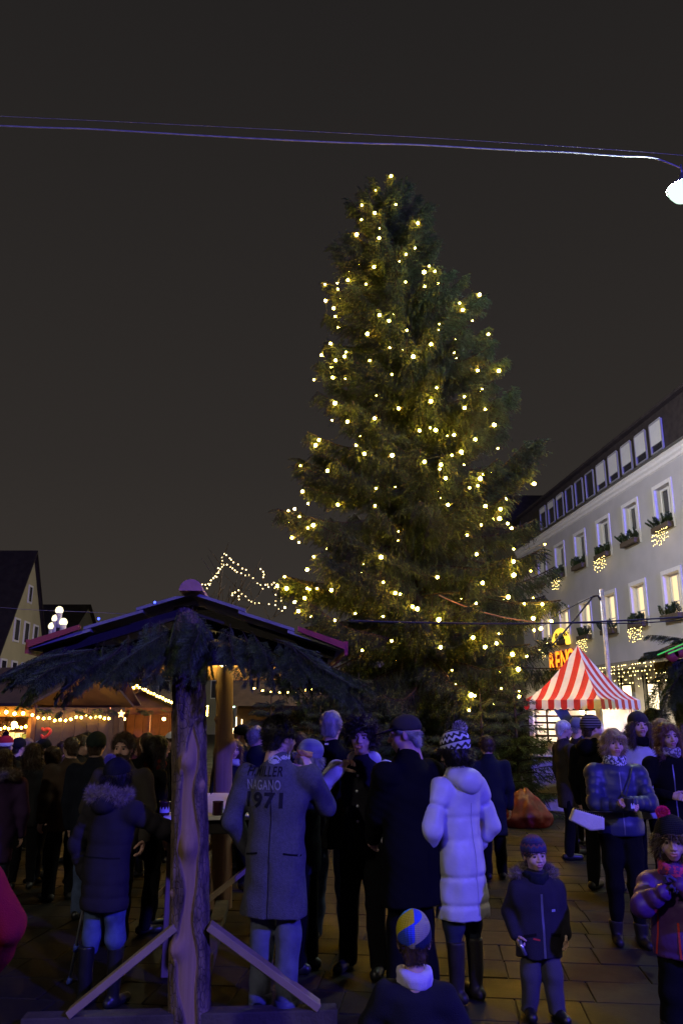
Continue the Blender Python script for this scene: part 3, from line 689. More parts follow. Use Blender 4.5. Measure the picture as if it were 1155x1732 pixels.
log_post('log_post', 2.52, 0.120, 0.098, 2, [(R(-88), -0.3, 1.62, 0.42), (R(-75), 1.05, 1.75, 0.30)],
         [(R(-92), 1.52, 0.060), (R(-88), 1.02, 0.070), (R(-120), 0.44, 0.055), (R(-40), 1.38, 0.03), (R(-140), 0.75, 0.02)], shel, (0, 0, 0), (-0.12, 0))
RL = 2.85                                          # distance to the rear post
log_post('log_post', 2.60, 0.112, 0.085, 5, [(R(-60), -0.1, 2.8, 2.9)], [(R(-35), 1.50, 0.075), (R(-150), 1.75, 0.03)], shel, (-0.02, RL, 0), (-0.05, 0))
AX = -0.085; ZA, ZE, HW = 2.555, 2.25, 0.975               # ridge height, eave height, half span
m = MB(); m.box((-0.0, -0.02, 0.045), (1.86, 0.12, 0.09)); m.build('sill_beam', M_sill, shel, (-0.04, -0.02, 0), None, 0.006)
bxo('sill_beam', (0.12, 2.6, 0.09), (0, RL/2, 0.05), M_sill, shel)
for sx, fx in ((-1, -0.70), (1, 0.78)):
    m = MB(); m.bar((sx*0.10, -0.06, 0.56), (fx, -0.06, 0.10), 0.105, 0.045); m.build('brace', M_board, shel, bevel=0.004)
for sx in (-1, 1):
    m = MB(); m.bar((sx*0.08, RL, 0.60), (sx*0.70, RL, 0.05), 0.10, 0.045); m.build('brace', M_board, shel, bevel=0.004)
# roof: overlapping boards running along the ridge, three to each side
F0, F1 = -0.22, RL+0.35
for sx in (-1, 1):
    for c in range(3):
        t0, t1 = c/3-0.015*(c > 0), (c+1)/3+0.03
        xa, za = AX+sx*HW*t0, ZA-(ZA-ZE)*t0; xb, zb = AX+sx*HW*t1, ZA-(ZA-ZE)*t1
        up = 0.024*(2-c); m = MB()
        q = [(xa, F0, za+up), (xb, F0, zb+up), (xb, F1, zb+up), (xa, F1, za+up)]; th_ = 0.020
        m.add(q+[(x, y, z-th_) for x, y, z in q], [(0, 1, 2, 3), (7, 6, 5, 4), (0, 4, 5, 1), (1, 5, 6, 2), (2, 6, 7, 3), (3, 7, 4, 0)]); m.build('roof_board', M_felt, shel)
    for yy in (F0+0.16, F0+1.0, F0+2.0, F1-0.05):        # rafters
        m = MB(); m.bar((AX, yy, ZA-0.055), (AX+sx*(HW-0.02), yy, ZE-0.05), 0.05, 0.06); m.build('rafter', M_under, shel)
    m = MB(); x0, x1 = AX+sx*HW*0.72, AX+sx*(HW+0.035)       # painted barge ends
    z0, z1 = ZA-(ZA-ZE)*0.72, ZE-0.012
    m.add([(x0, F0-0.03, z0+0.042), (x1, F0-0.03, z1+0.036), (x1, F0-0.03, z1-0.010), (x0, F0-0.03, z0+0.010), (x0, F0+0.02, z0+0.042), (x1, F0+0.02, z1+0.036), (x1, F0+0.02, z1-0.010), (x0, F0+0.02, z0+0.010)],
          [(0, 1, 2, 3), (7, 6, 5, 4), (0, 4, 5, 1), (1, 5, 6, 2), (2, 6, 7, 3), (3, 7, 4, 0)])
    m.box((x1+sx*0.012, (F0+F1)/2, z1), (0.022, F1-F0, 0.09)); m.build('barge_board', M_redtrim, shel)
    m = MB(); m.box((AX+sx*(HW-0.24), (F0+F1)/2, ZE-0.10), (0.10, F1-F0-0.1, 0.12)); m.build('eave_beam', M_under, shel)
m = MB(); n = 14                                        # half-round ridge log
prof = [(0.076*math.cos(a), 0.076*math.sin(a)) for a in [math.pi*i/n for i in range(n+1)]]
vs = [(AX+x, F0-0.06, ZA+0.045+z) for x, z in prof]+[(AX+x, F1, ZA+0.045+z) for x, z in prof]
m.add(vs, [tuple(range(n, -1, -1)), tuple(range(n+1, 2*n+2)), (0, n, 2*n+1, n+1)]+[(i, i+1, n+2+i, n+1+i) for i in range(n)]); m.build('ridge_log', pm('ridge_wood_pink', (0.34, 0.16, 0.15), 0.7, 0.4, 30), shel)
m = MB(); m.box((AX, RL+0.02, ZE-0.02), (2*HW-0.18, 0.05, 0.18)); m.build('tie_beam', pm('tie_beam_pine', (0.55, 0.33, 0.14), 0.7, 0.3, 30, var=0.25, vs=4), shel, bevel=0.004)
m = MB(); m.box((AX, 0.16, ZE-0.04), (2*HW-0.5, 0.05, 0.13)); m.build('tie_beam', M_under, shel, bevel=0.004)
for i, (x, y) in enumerate(((268, 1010), (168, 1045))):
    p = Vector((AX-(0.24, 0.60)[i]*HW, F0-0.012, ZA-(ZA-ZE)*(0.24, 0.60)[i]+0.045)); link('led', bulb_mesh(0.009, M_blue), shel, p)
# light chain along the rear beam
lc = empty('light_chain', (SH[0], SH[1], 0), SHR, 'warm white light chain along the rear beam of the log shelter', 'light chain')
wm_ = MB(); rg = random.Random(9); pts = []
for i in range(52):
    x = AX-HW+0.16+i*(2*HW-0.36)/51; z = ZE+0.06+0.03*math.sin(i*0.9)+(0.07*max(0, 1-abs(i-6)/6)); pts.append((x, RL-0.06-0.02*rg.random(), z))
wm_.tube(pts, 0.006, 4); wm_.build('cable', M_wire, lc); bmw = bulb_mesh(0.011, M_bulb_w)
for p in pts: link('bulb', bmw, lc, p)
# boughs hanging in the gable and round the post head
rg = random.Random(12)
def hang_bough(p, az, dip, sc, vi=None):
    vi = rg.randint(0, 3) if vi is None else vi
    if dip is None:
        L_ = (0.55, 0.75, 0.95, 1.1)[vi]*sc; dip = math.degrees(math.asin(max(0.12, min(0.95, (p[2]-1.97-0.10*rg.random())/L_-0.20))))
    o = link('bough', hero[vi], shel, p, (rg.uniform(-.6, .6), R(dip), az)); o.scale = (sc, sc, sc)
for i in range(46):
    f = rg.uniform(-1, 1); f = math.copysign(abs(f)**0.62, f); x = AX+f*(HW-0.16); z = ZA-(ZA-ZE)*abs(f)-0.03-0.16*rg.random()**1.5
    side = 1 if f > 0 else -1
    hang_bough((x, F0-0.03+0.20*rg.random(), z), -math.pi/2+f*0.85+rg.uniform(-.45, .45), None, rg.uniform(.34, .56))
for i in range(7):
    a = rg.uniform(-2.9, -0.2); hang_bough((-0.11+0.09*math.cos(a), 0.09*math.sin(a), 2.30+0.15*rg.random()), a, rg.uniform(48, 80), rg.uniform(.34, .5))
for x, az, dip, sc in ((-0.78, math.pi+.7, 34, .42), (-0.88, math.pi+.9, 40, .40), (-0.50, math.pi+.5, 28, .50), (0.42, -0.4, 24, .55), (0.60, -0.55, 24, .50), (0.66, -0.2, 22, .45), (0.3, -.5, 24, .60), (-0.3, math.pi+.6, 26, .6), (0.62, 0.35, 26, .6), (-0.68, math.pi+.5, 40, .42), (0.55, 0, 28, .6)):
    hang_bough((x, F0+0.05, ZE-0.02), az, dip, sc)
# bar table between the posts
bar = empty('bar_table', (SH[0]-0.02, SH[1]+1.55, 0), SHR, 'standing bar table between the two log posts of the shelter', 'table')
M_lam = pm('table_laminate_white', (0.74, 0.70, 0.62), 0.45, 0.1, 30, var=0.08)
for i in range(4):
    bxo('plank', (0.205, 1.62, 0.03), (-0.3225+i*0.215, 0, 1.075), M_lam, bar, bevel=0.004)
bxo('apron', (0.82, 0.03, 0.10), (0, -0.74, 1.008), M_under, bar); bxo('apron', (0.82, 0.03, 0.10), (0, 0.74, 1.008), M_under, bar)
for sx in (-1, 1):
    for sy in (-1, 1): bxo('leg', (0.07, 0.07, 1.05), (sx*0.36, sy*0.68, 0.53), M_board, bar)
    m = MB(); m.bar((sx*0.36, -0.62, 0.95), (sx*0.36, 0.55, 0.25), 0.09, 0.03); m.build('brace', M_board, bar)
m = MB(); m.bar((-0.30, -0.74, 0.35), (0.44, -0.74, 0.90), 0.09, 0.03); m.build('brace', M_board, bar)
M_mug = pm('mug_glaze_dark', (0.045, 0.012, 0.02), 0.25, 0, spec=0.6); M_mugp = pm('mug_print_white', (0.6, 0.6, 0.65), 0.4, 0)
def mug(loc, rz, label, col=None, parent_cat='mug'):
    g = empty('mug', loc, rz, label, 'mug', 'mugs in use')
    m = MB(); m.lathe([(0.0, 0.0), (0.036, 0.0), (0.039, 0.006), (0.040, 0.09), (0.0415, 0.096), (0.0375, 0.096), (0.036, 0.012), (0.0, 0.010)], n=24); m.build('cup_body', col or M_mug, g)
    m = MB(); m.tube([(0.038, 0, 0.078), (0.058, 0, 0.076), (0.066, 0, 0.052), (0.058, 0, 0.028), (0.038, 0, 0.022)], 0.0055, 8); m.build('handle', col or M_mug, g)
    V = []; n = 14
    for r_, z in ((0.0402, 0.02), (0.0408, 0.052)):
        for i in range(n+1):
            a = R(-150+i*120/n); V.append(((r_+0.0006)*math.cos(a), (r_+0.0006)*math.sin(a), z+(0.012*math.sin(i*1.7) if z > 0.04 else 0)))
    m = MB(); m.add(V, [(i, i+1, n+2+i, n+1+i) for i in range(n)], 0, True); m.build('print', M_mugp, g); return g
pL = at(277, 1386, 6.05); mug((pL.x, pL.y, 1.0915), 0.4, 'dark printed mug beside the arm of the parka woman')
pR = at(368, 1386, 6.05); mug((pR.x, pR.y, 1.0915), 2.2, 'dark printed mug right of the log post')
pl = MB(); pl.lathe([(0.0, 0.0), (0.09, 0.0), (0.115, 0.012), (0.112, 0.015), (0.085, 0.005), (0, 0.005)], n=28)
tag(pl.build('paper_plate', pm('paper_white', (0.75, 0.75, 0.75), 0.8, 0.05), None, (pR.x+0.03, pR.y+0.35, 1.0915)), 'white paper plate on the bar table behind the mug', 'plate')
bxo_ = None and bxo('paper_tray', (0.20, 0.14, 0.025), (pR.x+0.02, pR.y+0.02+0.75, 1.105), pm('paper_white', (0.75, 0.75, 0.75), 0.8, 0.05))

# ================================================================ red-white striped pyramid stall
kc = at(984, 1190, 15.4); KS = 0.80                    # centre, half side
ki = empty('striped_stall', (kc.x, kc.y, 0), R(45), 'small stall with red and white striped pyramid canopy, brightly lit inside', 'stall')
M_sr = pm('awning_red', (0.62, 0.035, 0.03), 0.6, 0.1, 60, var=0.08); M_sw = pm('awning_white', (0.78, 0.76, 0.74), 0.6, 0.1, 60, var=0.05)
ZK0, ZK1 = 2.02, 3.08; NS = 12
def kprof(t): return ZK0+(ZK1-ZK0)*(max(t, 0.0)**1.36)             # concave slope
for f in range(4):
    M4 = Matrix.Rotation(R(90*f), 4, 'Z'); m = MB()
    for i in range(NS):
        x0, x1 = -KS+2*KS*i/NS, -KS+2*KS*(i+1)/NS; nseg = 7; cols = []
        for x in (x0, x1):
            top = 1-abs(x)/KS; col = []
            for k in range(nseg+1):
                t = top*k/nseg; col.append(M4 @ Vector((x, -KS*(1-t), kprof(t)-0.02*math.sin(t*math.pi)*(1-abs(x)/KS))))
            cols.append(col)
        v = cols[0]+cols[1]; m.add(v, [(k, nseg+1+k, nseg+2+k, k+1) for k in range(nseg)], i % 2, True)
        ns = 6; v = []                               # scalloped valance
        for k in range(ns+1):
            x = x0+(x1-x0)*k/ns; d = 0.15+0.035*math.sin(math.pi*k/ns)
            v += [M4 @ Vector((x, -KS-0.002, ZK0)), M4 @ Vector((x, -KS-0.012, ZK0-d))]
        m.add(v, [(2*k, 2*k+1, 2*k+3, 2*k+2) for k in range(ns)], i % 2, True)
    m.build('canopy_panel', [M_sr, M_sw], ki)
M_kw = pm('stall_panel_white', (0.75, 0.74, 0.72), 0.6, 0.05); KB = KS-0.10
for sx in (-1, 1):
    for sy in (-1, 1): bxo('post', (0.09, 0.09, 2.0), (sx*KB, sy*KB, 1.0), M_kw, ki)
for f in range(4):
    M4 = Matrix.Rotation(R(90*f), 4, 'Z'); o = bxo('counter_panel', (2*KB-0.1, 0.04, 0.95), (0, 0, 0), M_kw, ki); o.matrix_basis = M4 @ Matrix.Translation((0, -KB, 0.50))
    o = bxo('counter_top', (2*KB+0.1, 0.26, 0.035), (0, 0, 0), M_kw, ki); o.matrix_basis = M4 @ Matrix.Translation((0, -KB, 1.0))
for f in (1, 2):
    M4 = Matrix.Rotation(R(90*f), 4, 'Z'); o = bxo('back_panel', (2*KB-0.1, 0.03, 0.92), (0, 0, 0), M_kw, ki); o.matrix_basis = M4 @ Matrix.Translation((0, -KB+0.06, 1.48))
M_lat = pm('lattice_dark', (0.05, 0.035, 0.025), 0.8, 0.2)
for i in range(7): bxo('slat', (0.02, 2*KB-0.12, 0.035), (-KB-0.01, 0, 1.12+i*0.12), M_lat, ki, bevel=0)
for i in range(4): bxo('slat', (0.02, 0.03, 0.84), (-KB-0.034, -KB+0.25+i*0.40, 1.46), M_lat, ki, bevel=0)
m = MB(); m.add([(-KB-0.06, -0.10, 1.84), (-KB-0.06, 0.18, 1.84), (-KB-0.06, -0.28, 1.20), (-KB-0.06, -0.52, 1.20), (-KB-0.072, -0.10, 1.84), (-KB-0.072, 0.18, 1.84), (-KB-0.072, -0.28, 1.20), (-KB-0.072, -0.52, 1.20)], [(0, 1, 2, 3), (7, 6, 5, 4), (0, 4, 5, 1), (1, 5, 6, 2), (2, 6, 7, 3), (3, 7, 4, 0)]); m.build('blue_pennant', pm('cloth_blue_pennant', (0.02, 0.05, 0.35), 0.7, 0), ki)
kl = empty('stall_lamp', (kc.x, kc.y, 1.80), 0, 'bare bright bulb hanging inside the striped stall', 'lamp')
link('bulb', bulb_mesh(0.05, em('stall_bulb_glow', (1.0, 0.82, 0.55), 60.0), 2), kl)
m = MB(); m.tube([(0, 0, 0.04), (0, 0, 1.1)], 0.006, 6); m.build('cord', M_wire, kl)
lp = lamp('stall_lamp_light', 'POINT', (kc.x, kc.y, 1.70), 42, (1.0, 0.80, 0.50), 0.06)
# goods on its counters: garland with red bows, shelf of boxes, blue pennant
ga = empty('garland', (kc.x, kc.y, 0), R(45), 'conifer garland with red bows along the right counter of the striped stall', 'garland')
gsp = bough(0.4, 44, 0.14, 0.03, 300, 0.03, 0.006, 0.1, 0.3, 'greenery', stem_r=0.005); rg = random.Random(3)
M_bow = pm('bow_red', (0.6, 0.03, 0.04), 0.5, 0)
for i in range(14):
    y = -KB+0.08+i*(2*KB-0.1)/13
    link('greenery', gsp, ga, (y, -KB-0.11, 1.06+0.04*rg.random()), (rg.uniform(0, 6), rg.uniform(-.6, .6), rg.uniform(0, 6)))
    if i % 2 == 0: link('bow', bulb_mesh(0.05, M_bow), ga, (y+0.05, -KB-0.14, 1.07))
for i in range(3):
    g = bxo('gift_box', (0.22, 0.16, 0.22), (0, 0, 0), pm(('carton_gold', 'carton_brown', 'carton_cream')[i], ((0.5, 0.36, 0.08), (0.25, 0.13, 0.06), (0.6, 0.5, 0.35))[i], 0.5, 0), None, None, 0.008)
    p = Matrix.Translation((kc.x, kc.y, 0)) @ Matrix.Rotation(R(45), 4, 'Z') @ Vector((-KB+0.02, -0.4+i*0.36, 1.13)); g.location = p; g.rotation_euler = (0, 0, R(45)); tag(g, ('gold', 'brown', 'cream')[i]+' carton on the left counter of the striped stall', 'box')

# ================================================================ second shelter at the right edge
rs = empty('bough_shelter', (0, 0, 0), 0, 'shelter roof hung with spruce boughs and lit fascia at the right edge', 'shelter')
c0 = at(1086, 1120, 11.0); M_tilered = pm('roof_tile_red', (0.35, 0.05, 0.04), 0.6, 0.3, 30)
xr = c0.x; zr_ = c0.z
m = MB(); q = [(xr-0.05, 9.9, zr_), (xr-0.05, 11.0, zr_), (xr+1.7, 11.0, zr_+0.75), (xr+1.7, 9.9, zr_+0.75)]
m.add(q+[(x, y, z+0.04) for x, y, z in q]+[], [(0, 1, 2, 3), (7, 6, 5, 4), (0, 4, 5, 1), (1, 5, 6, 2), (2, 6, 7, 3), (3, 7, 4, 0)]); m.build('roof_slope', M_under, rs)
m = MB(); q = [(xr+1.7, 9.9, zr_+0.75), (xr+1.7, 11.0, zr_+0.75), (xr+3.45, 11.0, zr_), (xr+3.45, 9.9, zr_)]
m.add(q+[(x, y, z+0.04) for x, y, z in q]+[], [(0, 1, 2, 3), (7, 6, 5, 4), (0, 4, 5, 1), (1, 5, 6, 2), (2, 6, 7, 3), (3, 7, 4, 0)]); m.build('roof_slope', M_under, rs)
for i in range(16):                                     # scalloped red edge tiles along the front verge
    t = i/16; p = Vector((xr-0.05+1.75*t, 9.87, zr_+0.75*t+0.02)); m = MB()
    m.lathe([(0.0, -0.012), (0.085, -0.012), (0.085, 0.012), (0.0, 0.012)], (0, 0, 0), 12, 0, Matrix.Rotation(R(90), 3, 'X')); m.build('edge_tile', M_tilered, rs, p)
bxo('fascia', (3.2, 0.05, 0.22), (xr+1.80, 10.1, zr_-0.12), pm('fascia_cream', (0.72, 0.60, 0.36), 0.6, 0.1), rs)
bxo('side_beam', (0.08, 0.9, 0.14), (xr+0.2, 10.55, zr_-0.08), M_under, rs)
for x in (0.42, 3.0):
    for y in (10.2, 10.85): bxo('post', (0.14, 0.14, zr_-0.1), (xr+x, y, (zr_-0.1)/2), M_board, rs)
rg = random.Random(77)
for i in range(26):
    vi = rg.randint(0, 3); x = xr+0.0+rg.random()*1.0; y = 9.92+rg.random()*0.4
    o = link('bough', hero[vi], rs, (x, y, zr_+0.40*(x-xr)-0.05), (rg.uniform(-.5, .5), R(rg.uniform(45, 85)), rg.choice((0, math.pi))+rg.uniform(-.8, .8))); s = rg.uniform(.7, 1.05); o.scale = (s, s, s)
for i in range(8):
    o = link('bough', hero[rg.randint(0, 3)], rs, (xr+0.15+0.15*i, 9.95+rg.random()*.5, zr_+0.12+0.42*0.15*i), (rg.uniform(-.5, .5), R(rg.uniform(-35, 5)), math.pi+rg.uniform(-.9, .9))); o.scale = (.6, .6, .6)
M_green = em('neon_tube_green', (0.15, 1.0, 0.25), 0.5)
for i, (a, b) in enumerate(((at(1112, 1108, 9.80), at(1165, 1085, 9.80)), (at(1130, 1106, 9.80), at(1170, 1090, 9.80)))):
    m = MB(); m.tube([a, b], 0.008, 8); tag(m.build('neon_tube', M_green), ('long upper' if i == 0 else 'short lower')+' green light tube on the right shelter roof', 'light tube')
flt = lamp('shelter_lamp_light', 'POINT', (xr+1.4, 9.75, zr_-0.40), 14, (1.0, 0.78, 0.42), 0.05)
fl = empty('strip_lamp', (xr+1.25, 10.02, zr_-0.02), 0, 'bright strip lamp on the fascia of the right shelter', 'lamp')
m = MB(); m.tube([(-0.75, 0, 0.02), (0.9, 0, 0.02)], 0.016, 8); m.build('tube', em('strip_glow', (1.0, 0.80, 0.45), 9.0), fl)
m = MB(); m.box((0.07, 0.02, 0.045), (1.7, 0.03, 0.02)); m.build('bracket', M_under, fl)
for i in range(5):
    link('led', bulb_mesh(0.012, em('led_red', (1, 0.05, 0.02), 8.0)), rs, (xr+0.75+i*0.09, 9.85, zr_+0.45+0.04*(i % 2)))
# ================================================================ suspended lamps, wires, mast
M_lampmetal = pm('lamp_metal', (0.20, 0.22, 0.24), 0.45, 0.05, metal=0.6)
def street_lamp(loc, label, glow):
    g = empty('street_lamp', loc, 0, label, 'street lamp', 'street lamps hung over the square')
    m = MB(); m.lathe([(0.0, 0.30), (0.05, 0.30), (0.07, 0.20), (0.20, 0.10), (0.30, 0.0), (0.29, -0.01), (0.0, 0.02)], n=28); m.build('hood', M_lampmetal, g)
    m = MB(); m.lathe([(0.27, -0.012), (0.25, -0.10), (0.19, -0.19), (0.10, -0.24), (0.0, -0.255)], n=28); m.build('glass_bowl', glow, g)
    m = MB(); m.tube([(0, 0, 0.30), (0, 0, 0.50)], 0.018, 8); m.build('hanger', M_lampmetal, g); return g
p = at(1156, 318, 12.0)
street_lamp((p.x, p.y, p.z), 'glowing greenish white street lamp hanging at the upper right edge', em('street_lamp_glow', (0.70, 1.0, 0.80), 1.35))
street_lamp((-6.5, -7.5, 9.35), 'street lamp hanging behind the photographer', em('street_lamp_glow_warm', (1.0, 0.88, 0.66), 5.0))
street_lamp((3.2, 24.0, 9.65), 'street lamp hanging hidden behind the Christmas tree', em('street_lamp_glow', (0.70, 1.0, 0.80), 1.35))
street_lamp((-4.5, 40.0, 5.75), 'added unseen lamp far behind the log shelter roof, lighting the ochre gable', em('street_lamp_glow_warm', (1.0, 0.88, 0.66), 5.0))  # fixture of the added gable lamp, kept out of sight
def wire(pts, r, mat, label, name='cable'):
    m = MB(); P = [Vector(q) for q in pts]; out = []
    for i in range(len(P)-1):                           # Catmull-Rom smoothing
        a, b, c, d = P[max(i-1, 0)], P[i], P[i+1], P[min(i+2, len(P)-1)]
        for k in range(6):
            t = k/6; out.append(0.5*((2*b)+(c-a)*t+(2*a-5*b+4*c-d)*t*t+(3*b-a-3*c+d)*t**3))
    out.append(P[-1]); m.tube(out, r, 8); o = m.build(name, mat); return tag(o, label, 'cable')
W1 = [(-80, 208), (0, 212), (70, 215), (140, 217), (230, 222), (330, 228), (420, 233), (520, 238), (620, 242), (700, 244), (790, 249), (880, 254), (960, 257), (1040, 263), (1095, 265), (1120, 271), (1152, 284)]
wire([at(x, y, 11+1.0*(x+80)/1230) for x, y in W1], 0.013, M_pale_wire, 'pale power cable sagging across the sky to the street lamp')
wire([at(x, y, 11+1.0*(x+80)/1230) for x, y in ((-80, 192), (300, 210), (700, 231), (1000, 250), (1156, 262))], 0.0035, M_pale_wire, 'thin steel span wire above the pale power cable')
cb = [at(590, 1050, 8.6), at(700, 1053, 8.8), at(820, 1055, 9.0), at(940, 1054, 9.1), at(1050, 1050, 9.2), at(1165, 1043, 9.3)]
wire(cb, 0.010, M_wire, 'thick black cable running across in front of the tree and facade')
wire([at(905, 1054, 9.1), at(1000, 1054, 9.2), at(1080, 1054, 9.25), at(1165, 1048, 9.4)], 0.007, M_wire, 'thinner black cable just below the thick one at the right')
wire([at(-10, 1148, 14), at(40, 1143, 14), at(90, 1137, 14)], 0.010, M_wire, 'dark cable in front of the ochre gabled house')
wire([at(-30, 1025, 20), at(60, 1032, 20), at(160, 1036, 20), at(330, 1046, 20)], 0.006, M_pale_wire, 'thin pale wire in front of the far left roofs')
mb = at(1017, 997, 19.0); mst = empty('flag_mast', (mb.x, mb.y, 0), 0, 'slim grey metal mast in front of the pale town house', 'mast')
m = MB(); m.tube([(0, 0, -0.01), (0, 0, 2.5), (0, 0, mb.z)], [0.065, 0.06, 0.055], 12); m.build('pole', pm('galvanised_steel', (0.45, 0.45, 0.46), 0.5, 0.1, 40, metal=0.3), mst)
hk = at(1003, 1009, 19.0)
m = MB(); m.tube([(-0.02, 0, hk.z-0.12), (hk.x-mb.x+0.12, 0, hk.z+0.02), (hk.x-mb.x, 0, hk.z)], 0.03, 8); m.build('hook', M_wire, mst)
wire([hk, at(965, 1056, 18.5), at(922, 1105, 18.0)], 0.024, M_wire, 'thick dark cable slanting down from the mast to the tree')
wire([hk, at(968, 1026, 18.5), at(933, 1046, 18.0)], 0.012, M_wire, 'thin dark cable slanting from the mast to the tree')
# blue stage floodlight behind the photographer
fx = empty('floodlight', STAGE, 0, 'blue stage floodlight on a pole behind the photographer', 'floodlight')
m = MB(); m.tube([(0, -0.35, -6.21), (0, -0.35, 0.2)], 0.05, 10); m.build('pole', M_lampmetal, fx)
m = MB(); m.tube([(0, -0.35, 0), (0, -0.20, 0)], [0.16, 0.20], 20); m.build('housing', M_lampmetal, fx)

# ================================================================ candle decoration, lit bare tree
cd = empty('candle_tower', at(97, 1062, 19.0), 0, 'stepped cluster of white candle lamps above the left stalls', 'decoration')
M_candle = pm('candle_white', (0.6, 0.58, 0.52), 0.6, 0); M_flame = em('candle_glow', (1.0, 0.86, 0.52), 2.2)
b0 = at(97, 1062, 19.0)
for x, y in ((100, 1037), (94, 1051), (107, 1057), (88, 1064)):
    p = at(x, y, 19.0)-b0; c = empty('candle', p); c.parent = cd
    m = MB(); m.lathe([(0.0, -0.36), (0.075, -0.36), (0.075, 0.0), (0.0, 0.0)], n=16); m.build('stem', M_candle, c)
    m = MB(); m.lathe([(0.075, 0.0), (0.095, 0.03), (0.10, 0.07), (0.075, 0.13), (0.03, 0.16), (0.0, 0.16)], n=10); m.build('glow_cup', M_flame, c)
m = MB(); m.tube([(0, 0, -b0.z-0.01), (0, 0, 0)], 0.06, 8); m.build('pole', M_under, cd)
bt = empty('lit_bare_tree', (0, 0, 0), 0, 'bare tree traced with tiny fairy lights behind the log shelter roof', 'tree')
M_bbark = pm('bare_tree_bark', (0.06, 0.045, 0.035), 0.9, 0.4, 60); BT = 23.0
def zz_(x, y): return at(330+x*170/1155, 920+y*170/1155, BT)
arms = [[(80, 475), (150, 450), (215, 400), (250, 345), (285, 290), (300, 230), (310, 165), (340, 118)],
        [(340, 118), (395, 165), (450, 205), (495, 245), (540, 275), (590, 292), (648, 292)],
        [(140, 515), (190, 420), (240, 375), (275, 285), (325, 238), (375, 240), (430, 280), (480, 325), (530, 348), (575, 358), (620, 360), (665, 390), (682, 420)],
        [(710, 458), (745, 475), (785, 510), (840, 495), (880, 465), (905, 445)], [(760, 293), (778, 325), (780, 350), (775, 385), (784, 430)],
        [(905, 450), (910, 510), (930, 535), (933, 590), (925, 650), (928, 700), (965, 745), (1000, 775), (1030, 805)],
        [(950, 520), (985, 510), (1000, 550), (995, 610), (990, 690)], [(428, 595), (430, 570), (465, 560), (502, 540), (535, 575), (575, 610), (625, 645), (680, 685), (740, 690), (790, 690)],
        [(805, 470), (840, 465), (880, 470)], [(500, 640), (510, 605), (552, 648)], [(850, 685), (878, 710)]]
pts = []; rg = random.Random(2); bm_ = MB()
for ai, arm in enumerate(arms):
    P = [zz_(*q) for q in arm]; dy = rg.uniform(-0.8, 0.8)
    P = [at(330+q[0]*170/1155, 920+q[1]*170/1155, BT+dy) for q in arm]
    bm_.tube(P, 0.012, 5)
    for a, b in zip(P, P[1:]):
        n = max(1, int((b-a).length/0.085))
        for k in range(n): pts.append(a.lerp(b, k/n)+Vector((rg.gauss(0, .012), rg.gauss(0, .02), rg.gauss(0, .012))))
bm_.build('light_branch', M_bbark, bt)['kind'] = 'stuff'
base = Vector((-4.3, BT, 0)); m = MB(); m.tube([base-Vector((0, 0, .01)), base+Vector((0.05, 0, 1.6)), base+Vector((0.1, 0, 2.6))], [0.16, 0.13, 0.11], 10); m.build('trunk', M_bbark, bt)
fork = base+Vector((0.1, 0, 2.6)); lb = MB()
for arm in ((140, 515), (340, 118), (430, 570), (665, 390), (785, 510), (1000, 775), (575, 358)):
    q = zz_(*arm); mid = fork.lerp(q, 0.5)+Vector((rg.uniform(-.2, .2), rg.uniform(-.3, .3), 0.25)); lb.tube([fork, mid, q], [0.06, 0.03, 0.008], 6)
    for k in range(5):
        s = mid.lerp(q, rg.random()); lb.tube([s, s+Vector((rg.uniform(-.6, .6), rg.uniform(-.6, .6), rg.uniform(.1, .8)))], [0.012, 0.004], 5)
lb.build('limb', M_bbark, bt)['kind'] = 'stuff'
octas(pts, 0.026, 'lamps', em('fairy_light_tree', (1.0, 0.74, 0.34), 6.0), bt)

